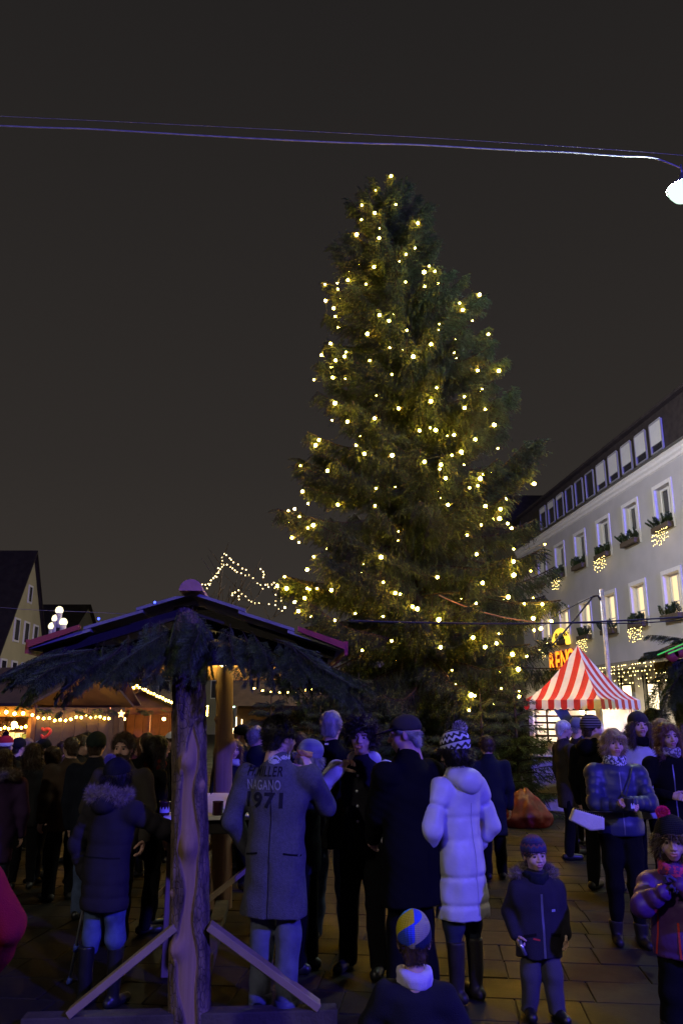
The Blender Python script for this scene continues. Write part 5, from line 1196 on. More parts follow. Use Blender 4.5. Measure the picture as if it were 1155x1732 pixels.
def knit(name, cols, bands, zlo=-0.02, zhi=0.16, rib=90, twist=0.0, rough=0.95, chk=False):
    """knitted wool: colour bands along head-local z (optionally twisted round), fine rib bump"""
    if name in _M: return _M[name]
    m = bpy.data.materials.new(name); m.use_nodes = True; n = m.node_tree.nodes; L = m.node_tree.links; b = n['Principled BSDF']; b.inputs['Roughness'].default_value = rough; b.inputs['Specular IOR Level'].default_value = 0.15
    tc = n.new('ShaderNodeTexCoord'); sp = n.new('ShaderNodeSeparateXYZ'); L.new(tc.outputs['Object'], sp.inputs[0])
    at2 = n.new('ShaderNodeMath'); at2.operation = 'ARCTAN2'; L.new(sp.outputs['X'], at2.inputs[0]); L.new(sp.outputs['Y'], at2.inputs[1])
    mr = n.new('ShaderNodeMapRange'); mr.inputs['From Min'].default_value = zlo; mr.inputs['From Max'].default_value = zhi; mr.clamp = False
    tw = n.new('ShaderNodeMath'); tw.operation = 'MULTIPLY_ADD'; tw.inputs[1].default_value = twist; L.new(at2.outputs[0], tw.inputs[0]); L.new(sp.outputs['Z'], tw.inputs[2]); L.new(tw.outputs[0], mr.inputs['Value'])
    fr = n.new('ShaderNodeMath'); fr.operation = 'FRACT'; ml = n.new('ShaderNodeMath'); ml.operation = 'MULTIPLY'; ml.inputs[1].default_value = bands; L.new(mr.outputs[0], ml.inputs[0]); L.new(ml.outputs[0], fr.inputs[0])
    r = n.new('ShaderNodeValToRGB'); r.color_ramp.interpolation = 'CONSTANT'; els = r.color_ramp.elements
    for i, c in enumerate(cols):
        e_ = els[i] if i < 2 else els.new(i/len(cols)); e_.position = i/len(cols); e_.color = (*c, 1)
    src = fr.outputs[0]
    if chk:
        sn = n.new('ShaderNodeMath'); sn.operation = 'SINE'; k_ = n.new('ShaderNodeMath'); k_.operation = 'MULTIPLY'; k_.inputs[1].default_value = 14; L.new(at2.outputs[0], k_.inputs[0]); L.new(k_.outputs[0], sn.inputs[0])
        ad = n.new('ShaderNodeMath'); ad.operation = 'MULTIPLY_ADD'; ad.inputs[1].default_value = 0.12; L.new(sn.outputs[0], ad.inputs[0]); L.new(src, ad.inputs[2]); src = ad.outputs[0]
    L.new(src, r.inputs[0]); L.new(r.outputs[0], b.inputs['Base Color'])
    k2 = n.new('ShaderNodeMath'); k2.operation = 'MULTIPLY'; k2.inputs[1].default_value = rib/2; L.new(at2.outputs[0], k2.inputs[0]); s2 = n.new('ShaderNodeMath'); s2.operation = 'SINE'; L.new(k2.outputs[0], s2.inputs[0])
    k3 = n.new('ShaderNodeMath'); k3.operation = 'MULTIPLY'; k3.inputs[1].default_value = 700; L.new(sp.outputs['Z'], k3.inputs[0]); s3 = n.new('ShaderNodeMath'); s3.operation = 'SINE'; L.new(k3.outputs[0], s3.inputs[0]); sm_ = n.new('ShaderNodeMath'); sm_.operation = 'ADD'; L.new(s2.outputs[0], sm_.inputs[0]); L.new(s3.outputs[0], sm_.inputs[1])
    bp = n.new('ShaderNodeBump'); bp.inputs['Strength'].default_value = 0.35; bp.inputs['Distance'].default_value = 0.002; L.new(sm_.outputs[0], bp.inputs['Height']); L.new(bp.outputs[0], b.inputs['Normal']); _M[name] = m; return m
def hat_mesh(style, mat, mat2=None):
    key = ('hat', style, mat.name)
    if key in _hc: return _hc[key]
    s = Sdf()
    if style == 'beanie':
        s.el((0, -0.014, 0.040), (0.091, 0.109, 0.106), 0.01); s.cut((0, -0.26, 1), 0.012); s.el((0, -0.012, 0.045), (0.098, 0.115, 0.100), 0.004)
        s.cut((0, -0.26, 1), 0.004); s.disp(folds(3, 0.0016, 30, 30))
    elif style == 'slouch':
        s.el((0, -0.020, 0.050), (0.092, 0.114, 0.112), 0.01); s.el((0, -0.065, 0.085), (0.070, 0.070, 0.060), 0.03); s.cut((0, -0.22, 1), 0.000); s.disp(folds(4, 0.0025, 24, 24))
    elif style == 'earflap':
        s.el((0, -0.014, 0.034), (0.092, 0.111, 0.104), 0.01); s.el((0.080, -0.01, -0.03), (0.020, 0.055, 0.07), 0.02); s.el((-0.080, -0.01, -0.03), (0.020, 0.055, 0.07), 0.02); s.el((0, -0.085, -0.03), (0.07, 0.03, 0.06), 0.02); s.el((0, 0.13, -0.06), (0.075, 0.10, 0.105), 0.01, 's'); s.disp(folds(4, 0.0018, 30, 30))
    elif style == 'cap':
        s.el((0, -0.012, 0.048), (0.090, 0.108, 0.084), 0.01); s.cut((0, -0.10, 1), 0.030); s.el((0, 0.115, 0.040), (0.066, 0.082, 0.009), 0.008, rot=(-0.16, 0, 0)); s.el((0, -0.012, 0.130), (0.012, 0.012, 0.008), 0.004)
    V, Q = s.run(0.0058); T = None; VV = V
    me = npmesh('hat', VV, Q, T, [mat]); _hc[key] = me; return me
def pompom_mesh(r, mat, mat2=None, n=2600):
    key = ('pom', r, mat.name)
    if key in _hc: return _hc[key]
    bm = bmesh.new(); bmesh.ops.create_icosphere(bm, subdivisions=4, radius=r*0.72); V = np.array([v.co[:] for v in bm.verts]); F = np.array([[v.index for v in f.verts] for f in bm.faces]); bm.free()
    P, T = strands(V, V/np.linalg.norm(V, axis=1)[:, None], n, r*0.32, 0.006, 3, 0.0, 0.25); mi = np.concatenate([np.zeros(len(F)), (np.random.default_rng(1).random(len(T)) < (0.5 if mat2 else 0)).astype(int)])
    me = npmesh('pompom', np.concatenate([V, P]), None, np.concatenate([F, T+len(V)]), [mat]+([mat2] if mat2 else []), mi); _hc[key] = me; return me

# ---- cloth materials
def cloth(nm, c, rough=0.95, bump=0.35, bs=220, var=0.12, vs=10, spec=0.08, sheen=0.0): return pm('cloth_'+nm, c, rough, bump, bs, var, vs, spec=spec, sheen=sheen)
def nylon(nm, c): return pm('nylon_'+nm, c, 0.45, 0.18, 35, 0.1, 6, spec=0.4)
C_BLACK = cloth('black_wool', (0.0055, 0.0055, 0.0062)); C_CHAR = cloth('charcoal', (0.020, 0.019, 0.020)); C_NAVY = cloth('navy', (0.0125, 0.015, 0.024)); C_JEANS = cloth('denim_blue', (0.075, 0.105, 0.20), vs=14, var=0.25); C_JEANSG = cloth('denim_grey', (0.105, 0.115, 0.17), vs=14, var=0.2); C_JEANSD = cloth('denim_dark', (0.028, 0.034, 0.058), var=0.2)
C_BTROU = cloth('trousers_black', (0.0065, 0.0065, 0.0075)); C_SHOE = pm('shoe_black', (0.012, 0.012, 0.012), 0.4, 0.15, 80, spec=0.5); C_BOOT = pm('boot_dark', (0.020, 0.016, 0.016), 0.5, 0.2, 60)
C_FUR = pm('fur_beige', (0.20, 0.16, 0.13), 0.9, 0.2, 90, var=0.4, vs=40); C_FURB = pm('fur_brown', (0.10, 0.065, 0.045), 0.9, 0.2, 90, var=0.4, vs=40)
GLASSM = pm('spectacle_metal', (0.25, 0.25, 0.27), 0.3, 0, metal=0.8)
KID = dict(hh=0.195, hip=0.455, knee=0.24, ank=0.05, sho=0.705, sw=0.112, neck=0.765, L1=0.150, L2=0.135, hand=0.80)
ADL = dict(hh=0.138, hip=0.510, knee=0.275, ank=0.045, sho=0.797, sw=0.114, neck=0.846, L1=0.170, L2=0.150, hand=1.0)
def ik(S_, Tg, L1, L2, hint):
    d = Tg-S_; ln = np.linalg.norm(d); mx = (L1+L2)*0.985
    if ln > mx: Tg = S_+d*mx/ln; ln = mx; d = Tg-S_
    u = d/ln; a = (L1*L1-L2*L2+ln*ln)/(2*ln); hgt = math.sqrt(max(1e-6, L1*L1-a*a)); hn = hint-u*(hint @ u); hn /= np.linalg.norm(hn)+1e-9
    return S_+u*a+hn*hgt, Tg
ARM = {'down': ((0.150, 0.035, 0.455), (0.35, -0.8, -0.1)), 'pocket': ((0.125, 0.075, 0.520), (0.9, -0.8, -0.2)), 'front': ((0.035, 0.150, 0.640), (0.9, -0.3, -0.7)), 'mouth': ((0.030, 0.120, 0.845), (0.7, 0.1, -0.9)),
       'table': ((0.150, 0.260, 0.620), (0.6, -0.3, -0.6)), 'chest': ((0.05, 0.145, 0.70), (0.8, -0.2, -0.8)), 'cross': ((-0.03, 0.125, 0.66), (0.8, -0.2, -0.6))}
PEOPLE = {}
SCS = {}
def person(key, label, x, top, feet=None, Y=None, yaw=0, kind='m', hat_t=0.012, lean=0, head=(0, 0, 0), arms=('down', 'down'), hands=('relax', 'relax'), coat=None, hem=0.42, style='wool', flare=1.0, bulk=1.0, trousers=C_BTROU, shoes=C_SHOE, boots=0.0, bootmat=None,
           hair=None, hat=None, pom=None, scarf=None, fur=None, hood=None, collar=None, glasses=False, skin=SKIN, beard=None, stance=0.06, step=0.0, vox=0.016, glove=None, sleeve=None, cuff=None, show=True):
    if Y is None: Y = ground_at(x, feet).y
    a, b = ray(x, top+ (feet or top+300)*0+60); X = a*Y; zt = HC+ray(x, top)[1]*Y; H = zt-hat_t; prop = KID if kind == 'k' else ADL
    root = empty('person', (X, Y, 0.003), R(yaw), label, 'person', 'people at the market'); q = H/1.75 if kind != 'k' else H/1.30
    bq = q*bulk; fem = kind == 'w'; rj = random.Random(key); stance = stance*rj.uniform(0.8, 1.3); step = step or rj.uniform(-0.045, 0.045)
    # joints
    cl, sl = math.cos(lean), math.sin(lean); rot = lambda v: np.array([v[0], v[1]*cl+v[2]*sl, -v[1]*sl+v[2]*cl])
    hipz = prop['hip']*H; P0 = np.array([0, 0, hipz+0.015*H]); up = lambda v: P0+rot(np.array(v, float)*H-np.array([0, 0, P0[2]]))
    sw = prop['sw']*H*(0.90 if fem else 1.0)*(0.55+0.45*bulk); neck = up((0, -0.012, prop['neck'])); chest = up((0, 0, prop['sho']-0.085)); waist = up((0, 0, prop['hip']+0.10))
    hs = prop['hh']*H/0.235; hc_ = neck+rot(np.array([0, 0.016*H, (1-prop['neck'])*H-prop['hh']*H*0.5+0.004*H]))
    Rh = Matrix.Rotation(R(head[0]), 3, 'Z') @ Matrix.Rotation(R(head[1]), 3, 'X') @ Matrix.Rotation(R(head[2]), 3, 'Y'); Rhn = np.array(Rh)
    MH = Matrix.Translation(Vector(hc_)) @ Rh.to_4x4() @ Matrix.Scale(hs, 4)
    sh = {}; el_ = {}; wr = {}
    for sx, nm in ((-1, 0), (1, 1)):
        ar = arms[nm]; tg, hint = (ARM[ar] if isinstance(ar, str) else ar); S_ = up((sx*sw/H, -0.004, prop['sho']))
        T_ = rot(np.array([sx*tg[0]*H, tg[1]*H, tg[2]*H])-P0)+P0; e_, w_ = ik(S_, T_, prop['L1']*H, prop['L2']*H, np.array([sx*hint[0], hint[1], hint[2]])); sh[nm], el_[nm], wr[nm] = S_, e_, w_
    hip = {n: np.array([(-1, 1)[n]*0.047*H, 0, hipz]) for n in (0, 1)}
    ankle = {n: np.array([(-1, 1)[n]*stance*H, (1, -1)[n]*step*H, prop['ank']*H]) for n in (0, 1)}; knee = {n: (hip[n]*0.47+ankle[n]*0.53)+np.array([0, 0.012*H, 0]) for n in (0, 1)}
    # ---- body: one skin, head + neck + slim limbs under the clothes + hands
    s = Sdf(); s.rc(P0, chest, 0.085*q, 0.09*q, 0.03, sq=((0, 1, 0), 0.7)); s.rc(chest, neck, 0.07*q, 0.045*q, 0.03)
    for n in (0, 1):
        s.rc(chest+rot(np.array([0, 0, 0.04*H])), sh[n], 0.045*q, 0.038*q, 0.03); s.rc(sh[n], el_[n], 0.036*q, 0.030*q, 0.02); s.rc(el_[n], wr[n], 0.029*q, 0.022*q, 0.02); s.rc(P0, hip[n], 0.06*q, 0.05*q, 0.03); s.rc(hip[n], knee[n], 0.05*q, 0.038*q, 0.02); s.rc(knee[n], ankle[n], 0.036*q, 0.026*q, 0.02)
    BV, BQ = s.run(0.024*max(q, 0.7)); mi = [np.zeros(len(BQ), int)]; VV = [BV]; QQ = [BQ]; off = len(BV)
    hv, hq, hm_ = HEADS[kind]; VV.append((hv*hs) @ Rhn.T+hc_); QQ.append(hq+off); mi.append(hm_); off += len(hv); hand_w = {}
    gl = []
    for n in (0, 1):
        pose = hands[n]
        if pose is None: continue
        hv, hq = HANDS[pose]; sx = (-1, 1)[n]; d = wr[n]-el_[n]; d /= np.linalg.norm(d); pn = np.array([-sx*0.9, 0.25, 0.0]) if abs(d[2]) > 0.55 or d[1] < 0.3 else np.array([-sx*0.8, 0, -0.35])
        zc = -(pn-d*(pn @ d)); zc /= np.linalg.norm(zc); xc = np.cross(d, zc); hvv = hv.copy()
        if n == 0: hvv[:, 0] *= -1
        hsz = (0.98 if kind == 'm' else 0.90 if kind == 'w' else 0.82)*(H/1.75 if kind != 'k' else H/1.35)
        W_ = (hvv*hsz) @ np.stack([xc, d, zc])+wr[n]; hqq = hq if n == 1 else hq[:, ::-1]; hand_w[n] = wr[n]+d*0.085*hsz
        VV.append(W_); QQ.append(hqq+off); mi.append(np.full(len(hq), 5 if glove else 0)); off += len(W_)
    bme = npmesh('body', np.concatenate(VV), np.concatenate(QQ), None, [skin, LIP, EYEW, IRIS, hair[1] if hair else H_BROWN]+([glove] if glove else []), np.concatenate(mi)); link('body', bme, root)
    # ---- trousers
    s = Sdf(); tr = (1.08 if fem else 1.0)
    s.rc(P0+[0, 0, 0.0], P0+[0, 0, 0.06*H], 0.115*bq, 0.105*bq, 0.03, sq=((0, 1, 0), 0.66))
    for n in (0, 1):
        s.rc(hip[n]-[0, 0, 0.02*H], knee[n], (0.098 if hem > 0.44 else 0.078)*q*tr, 0.074*q, 0.02); zb = max(boots*H*0.92, 0.035*H); t_ = (knee[n][2]-zb)/(knee[n][2]-ankle[n][2]); s.rc(knee[n], knee[n]+(ankle[n]-knee[n])*min(t_, 1.05), 0.074*q, 0.066*q if not fem else 0.054*q, 0.02)
    s.disp(folds(int(abs(x)), 0.0060*q, 12, 18, 8)); s.disp(folds(int(abs(x))+3, 0.0022*q, 30, 45, 6)); s.cut((0, 0, 1), 0.022); V, Q = s.run(vox*1.05); tro = link('trousers', npmesh('trousers', V, Q, None, [trousers]), root)
    if cuff:
        for n in (0, 1):
            m = MB(); p = ankle[n]; rr = 0.066*q; m.lathe([(rr, -0.028), (rr+0.008, -0.03), (rr+0.009, 0.03), (rr, 0.032)], (p[0], p[1]+0.004, 0.085*q), 22); m.build('cuff', cuff, tro)
    # ---- shoes / boots
    for n in (0, 1):
        s = Sdf(); f = ankle[n]; sc = q*(0.92 if fem else 1.0); tn = R((8, -8)[n]); fw = np.array([math.sin(-tn), math.cos(tn), 0])
        s.rc([f[0]-fw[0]*0.055*sc, f[1]-fw[1]*0.055*sc, 0.042*sc], [f[0]+fw[0]*0.15*sc, f[1]+fw[1]*0.15*sc, 0.034*sc], 0.042*sc, 0.040*sc, 0.02); s.rc([f[0], f[1], 0.045*sc], [f[0], f[1], max(0.10*sc, boots*H)], 0.050*sc, (0.070 if boots else 0.046)*sc, 0.02)
        s.cut((0, 0, 1), 0.0); s.cut((0, 0, -1), -max(0.095*sc, boots*H)); s.disp(folds(n, 0.0018, 22, 40)) if boots else None
        V, Q = s.run(0.010); link('boot' if boots else 'shoe', npmesh('shoe', V, Q, None, [bootmat or (C_BOOT if boots else shoes)]), root)
    # ---- coat
    puff = {'wool': 0.0, 'quilt': 0.014, 'parka': 0.010, 'jacket': 0.004, 'puffy': 0.022}[style]; ql = {'quilt': (0.0085, 0.075, 0.2), 'puffy': (0.016, 0.17, 0.3)}.get(style)
    s = Sdf(); hemz = hem*H; sqy = ((0, 1, 0), 0.66 if not fem else 0.68); rw = (0.150 if not fem else 0.142)*bq+puff; rchest = (0.168 if not fem else 0.152)*bq+puff
    if kind == 'k': rw, rchest = 0.135*bq+puff, 0.140*bq+puff
    lw = np.linalg.norm(chest-P0); s.rc(P0, waist, rw*1.04, rw, 0.03, sq=sqy, quilt=ql); s.rc(waist, chest, rw, rchest*0.98, 0.03, sq=sqy, quilt=ql)
    s.rc(chest, up((0, -0.006, prop['sho']-0.005)), rchest*0.95, rchest*0.62, 0.05, sq=((0, 1, 0), 0.70)); s.rc(sh[0]-[0, 0, 0.012*H], sh[1]-[0, 0, 0.012*H], 0.050*bq+puff*.5, 0.050*bq+puff*.5, 0.06); s.rc(up((0, -0.012, prop['sho'])), neck-[0, 0, 0.0], 0.100*bq+puff, 0.064*bq+puff*0.6, 0.05)
    if hemz < P0[2]: s.rc(P0+[0, 0, 0.01], [0, 0, hemz-0.05], rw*1.04, rw*1.06*flare, 0.04, sq=((0, 1, 0), 0.74), quilt=ql)
    if style in ('wool',) and hem < 0.4:                      # centre vent at the back
        s.rc([0, -rw*0.80, hipz-0.02], [0, -rw*0.86*flare, hemz-0.1], 0.010, 0.014, 0.02, mode='s')
    s.disp(folds(int(abs(top)*3+abs(x)), (0.0085 if style not in ('wool', 'quilt') else 0.0062)*q, 9, 5, 7)); s.cut((0, 0, 1), hemz)
    ar_ = (0.060 if not fem else 0.055)*bq+puff*0.8
    if kind == 'k': ar_ = 0.052*bq+puff*0.8
    for n in (0, 1):
        d = wr[n]-el_[n]; we = wr[n]-d*0.06
        if sleeve is None: s.rc(sh[n]-[0, 0, 0.004], el_[n], ar_*1.06, ar_*0.95, 0.045, quilt=ql); s.rc(el_[n], we, ar_*0.95, ar_*0.74, 0.02, quilt=ql)
    s.disp(folds(int(abs(x)+7), 0.0042*q, 24, 24, 7))
    if style in ('puffy', 'parka'): s.disp(folds(int(abs(x)+3), 0.0040*q, 34, 30, 8))
    V, Q = s.run(vox); cme = npmesh('coat', V, Q, None, [coat]); co = link('coat', cme, root)
    if sleeve is not None:
        for n in (0, 1):
            s = Sdf(); d = wr[n]-el_[n]; we = wr[n]-d*0.06; s.rc(sh[n], el_[n], ar_*1.14, ar_*1.02, 0.03); s.rc(el_[n], we, ar_*1.02, ar_*0.80, 0.02); s.disp(folds(n+5, 0.006, 26, 24, 7)); V2, Q2 = s.run(vox*0.8); link('sleeve', npmesh('sleeve', V2, Q2, None, [sleeve[0]]), co)
            m = MB(); m.tube([wr[n]-d*0.14, wr[n]+d*0.02], ar_*0.66, 18); m.build('knit_cuff', sleeve[1], co)
    if collar:                                               # stand-up collar
        s = Sdf(); c0 = neck-rot(np.array([0, 0, 0.008*H])); c1 = neck+rot(np.array([0, 0.004*H, 0.032*H])); s.rc(c0, c1, 0.084*q, 0.074*q, 0.01); s.rc(c0, c1+rot(np.array([0, 0, 0.1*H])), 0.071*q, 0.063*q, 0.008, mode='s'); s.cut(rot(np.array([0, 0, -1.0])), -(c1[2]*cl+c1[1]*sl)-0.02*q) ; V, Q = s.run(0.009); link('collar', npmesh('collar', V, Q, None, [collar]), co)
    if scarf:
        s = Sdf(); g = np.random.default_rng(3)
        for ring in range(2):
            pr = None
            for i in range(15):
                a_ = 2*math.pi*i/14; p = neck+rot(np.array([math.cos(a_)*0.076*q, math.sin(a_)*0.080*q+0.012*q, (-0.006+0.034*ring)*q+0.010*q*math.sin(a_*2+ring)])); 
                if pr is not None: s.rc(pr, p, 0.027*q, 0.027*q, 0.012)
                pr = p
        s.disp(folds(9, 0.004, 30, 45, 7)); V, Q = s.run(0.010); link('scarf', npmesh('scarf', V, Q, None, [scarf]), root)
    if hood:                                                 # hood lying on the back
        s = Sdf(); b0 = neck+rot(np.array([0, -0.055*q, -0.01*q])); s.rc(b0+rot(np.array([-0.085*q, 0.02*q, 0.0])), b0+rot(np.array([0.085*q, 0.02*q, 0])), 0.058*q, 0.058*q, 0.04); s.el(b0+rot(np.array([0, -0.055*q, -0.035*q])), (0.115*q, 0.075*q, 0.085*q), 0.05); s.disp(folds(8, 0.005, 18, 22, 6)); V, Q = s.run(0.011); link('hood', npmesh('hood', V, Q, None, [hood]), co)
    if fur:
        s = Sdf(); pr = None; b0 = neck+rot(np.array([0, -0.03*q, 0.012*q]))
        for i in range(13):
            a_ = math.pi*(0.92+1.16*i/12); p = b0+rot(np.array([math.cos(a_)*0.150*q, math.sin(a_)*0.125*q, 0.022*q*math.sin(i*1.1)+0.01*q]))
            if pr is not None: s.rc(pr, p, 0.030*q, 0.030*q, 0.02)
            pr = p
        V, Q = s.run(0.012); N = vnormals(V, Q); Pv, T = strands(V, N, 3800, 0.045*q, 0.004, 11, 0.05, 0.6); link('fur_trim', npmesh('fur_trim', np.concatenate([V, Pv]), Q, T+len(V), [fur]), co)
    # ---- head wear
    if hair: o = link('hair', hair_mesh(hair[0]+('_hat' if hat else ''), hair[1]), root); o.matrix_basis = MH
    if beard: o = link('beard', hair_mesh('beard', beard), root); o.matrix_basis = MH
    if hat: o = link('hat', hat_mesh(*hat), root); o.matrix_basis = MH; hat_o = o
    if pom:
        r_, m1, m2, px_ = pom; o2 = link('pompom', pompom_mesh(r_, m1, m2), hat_o if hat else root); o2.location = px_
    if glasses:
        m = MB()
        for sx in (-1, 1):
            m.tube([(sx*0.033+0.022*math.cos(t), 0.104-0.02*abs(math.cos(t))*0.3, 0.003+0.017*math.sin(t)) for t in [2*math.pi*i/16 for i in range(17)]], 0.0016, 6); m.tube([(sx*0.055, 0.098, 0.006), (sx*0.080, 0.02, 0.008), (sx*0.082, -0.015, 0.0)], 0.0016, 6)
        m.tube([(-0.011, 0.106, 0.006), (0.011, 0.106, 0.006)], 0.0016, 6); o = m.build('glasses', GLASSM, root); o.matrix_basis = MH
    MW = Matrix.Translation((X, Y, 0.003)) @ Matrix.Rotation(R(yaw), 4, 'Z')
    PEOPLE[key] = dict(root=root, H=H, MW=MW, hand={n: MW @ Vector(v) for n, v in hand_w.items()}, wrist={n: MW @ Vector(wr[n]) for n in wr}, coat=co, mesh=cme, MH=MW @ MH, q=q, neck=neck, elbow={n: MW @ Vector(el_[n]) for n in el_}, sh={n: MW @ Vector(sh[n]) for n in sh})
    return PEOPLE[key]
# ================================================================ the crowd
W_GREY = cloth('grey_wool_coat', (0.085, 0.085, 0.097), bump=0.6, bs=160, var=0.15, vs=60)
WHITEQ = nylon('white_quilt', (0.50, 0.50, 0.53)); BLUEQ = nylon('blue_jacket', (0.030, 0.034, 0.085)); PURP = nylon('purple_jacket', (0.085, 0.028, 0.16)); PARKA = cloth('parka_dark', (0.026, 0.023, 0.030)); VIOLET = cloth('violet_parka', (0.055, 0.028, 0.085))
TEAL = cloth('dark_teal', (0.022, 0.036, 0.042)); BROWNJ = cloth('brown_jacket', (0.055, 0.036, 0.024)); REDC = cloth('red_coat', (0.22, 0.010, 0.022)); WHITEJ = cloth('white_jacket', (0.48, 0.48, 0.52)); GREYSC = cloth('pale_scarf', (0.42, 0.42, 0.46)); BROWNBK = cloth('brown_grey', (0.05, 0.042, 0.036))
def patscarf(nm, c1, c2, sc=60):
    m = pm(nm, c1, 0.9, 0.3, 120); n = m.node_tree.nodes; r = [k_ for k_ in n if k_.type == 'VALTORGB'][0]; r.color_ramp.interpolation = 'CONSTANT'; r.color_ramp.elements[0].color = (*c1, 1); r.color_ramp.elements[1].color = (*c2, 1); r.color_ramp.elements[0].position = 0.0; r.color_ramp.elements[1].position = 0.5
    t = [k_ for k_ in n if k_.type == 'TEX_NOISE']; t[0].inputs['Scale'].default_value = sc; return m
SC_PAT = patscarf('scarf_speckled', (0.06, 0.06, 0.10), (0.62, 0.62, 0.66)); SC_PAT2 = patscarf('scarf_striped', (0.10, 0.08, 0.09), (0.45, 0.40, 0.42), 40)
K_BLACK = knit('knit_black', [(0.012, 0.012, 0.013), (0.014, 0.014, 0.015)], 1); K_CHAR = knit('knit_charcoal', [(0.04, 0.036, 0.036), (0.044, 0.040, 0.040)], 1); K_GREEN = knit('knit_dark_green', [(0.018, 0.026, 0.022), (0.020, 0.028, 0.024)], 1)
K_STR = knit('knit_striped', [(0.030, 0.028, 0.028), (0.16, 0.145, 0.13)], 7, -0.03, 0.15); K_NOR = knit('knit_nordic', [(0.03, 0.03, 0.035), (0.55, 0.55, 0.6), (0.04, 0.04, 0.05), (0.5, 0.5, 0.55)], 2.2, -0.02, 0.16, chk=True); K_GREY = knit('knit_grey_fluffy', [(0.22, 0.23, 0.27), (0.26, 0.27, 0.31)], 3)
K_BOY = knit('knit_boy', [(0.05, 0.035, 0.10), (0.04, 0.05, 0.13), (0.16, 0.06, 0.08), (0.035, 0.03, 0.07)], 3, -0.02, 0.16, chk=True); K_COL = knit('knit_spiral', [(0.50, 0.42, 0.02), (0.05, 0.24, 0.62), (0.04, 0.07, 0.55), (0.02, 0.03, 0.07), (0.32, 0.30, 0.22), (0.04, 0.08, 0.60)], 0.62, -0.12, 0.22, twist=0.075); K_SANTA = knit('knit_red_white', [(0.62, 0.60, 0.60), (0.40, 0.02, 0.03), (0.40, 0.02, 0.03), (0.05, 0.01, 0.02)], 1, 0.0, 0.18); K_WHITE = knit('knit_white', [(0.6, 0.6, 0.62), (0.64, 0.64, 0.66)], 2); K_BLUEG = knit('knit_blue_grey', [(0.13, 0.14, 0.20), (0.15, 0.16, 0.22)], 2)
K_CUFF = cloth('knit_cuff_dark', (0.02, 0.02, 0.022)); C_CAP = cloth('cap_charcoal', (0.035, 0.031, 0.035), bs=300); PINK = cloth('pink_wool', (0.80, 0.04, 0.22)); GREYP = cloth('grey_wool_pom', (0.30, 0.27, 0.27)); WPOM = cloth('white_wool_pom', (0.6, 0.58, 0.66)); DPOM = cloth('dark_wool_pom', (0.05, 0.03, 0.06)); GLOVE = cloth('glove_purple', (0.07, 0.05, 0.14))
def hand_arm(x, y, z, hint=(0.8, -0.2, -0.7)): return ((x, y, z), hint)
# --- the group in the middle
mil = person('miller', 'man in long grey wool coat with H.MILLER NAGANO 1971 lettering, seen from behind, eating', 470, 1212, 1722, yaw=-14, lean=0.05, head=(-38, -6, 0), arms=('pocket', hand_arm(0.090, 0.110, 0.820, (0.5, -0.1, -1.0))), hands=(None, 'pinch'), coat=W_GREY, hem=0.325, flare=1.20, bulk=1.20, trousers=C_JEANSG, cuff=C_JEANSG, hair=('curly_short', H_BLACK), hat_t=0.025, collar=GREYSC, vox=0.011, stance=0.058, step=0.02)
person('cap', 'older man in dark cap, glasses and black coat, turned to the left', 692, 1210, Y=5.60, yaw=44, lean=0.04, head=(38, -8, 0), arms=(hand_arm(0.03, 0.17, 0.54), 'pocket'), hands=('relax', None), coat=C_BLACK, hem=0.335, flare=1.12, bulk=1.36, hair=('short', H_GREY), hat=('cap', C_CAP), hat_t=0.02, collar=C_BLACK, glasses=True, vox=0.014, skin=SKIN2)
person('curly', 'person with dark curly hair and white-sleeved varsity jacket, eating', 612, 1212, Y=6.25, yaw=160, head=(10, -4, 0), arms=('pocket', hand_arm(0.060, 0.128, 0.805, (1.0, -0.05, -0.9))), hands=(None, 'pinch'), coat=cloth('varsity_black', (0.014, 0.013, 0.018)), hem=0.46, style='jacket', hair=('curly', hairm('dark_curls', (0.022, 0.014, 0.010))), hat_t=0.045, hood=WHITEJ, sleeve=(cloth('sleeve_white', (0.58, 0.57, 0.60)), K_CUFF), vox=0.014)
person('white', 'woman in long white quilted coat and bobble hat, turned away', 776, 1240, 1694, yaw=34, kind='w', lean=0.05, head=(22, -14, 0), arms=('pocket', 'pocket'), hands=(None, None), coat=WHITEQ, hem=0.30, style='puffy', flare=1.14, bulk=1.0, trousers=C_JEANSD, boots=0.22, hair=('bob', H_BLACK), hat=('slouch', K_NOR), hat_t=0.03, pom=(0.058, WPOM, DPOM, (0.01, -0.085, 0.155)), hood=WHITEQ, vox=0.013)
person('tallgrey', 'tall man with short grey hair and black coat, back turned, in jeans', 560, 1203, Y=6.95, yaw=-8, head=(-6, 0, 0), arms=('front', 'front'), coat=C_BLACK, hem=0.40, bulk=1.22, trousers=C_JEANS, hair=('short', H_GREY), collar=C_BLACK, vox=0.016)
person('fluffy', 'short person in fluffy grey hat between the grey coat and the tall man', 521, 1254, Y=6.25, yaw=70, kind='w', coat=C_NAVY, hat=('slouch', K_GREY), hat_t=0.03, hair=('bob', H_GREY), vox=0.018)
person('stoop', 'stooped man in dark coat standing right of the white coat, seen from behind', 829, 1246, Y=9.4, yaw=6, lean=0.16, head=(0, -14, 0), coat=C_NAVY, hem=0.30, bulk=1.18, hair=('short_full', H_BROWN), collar=C_NAVY, vox=0.02)
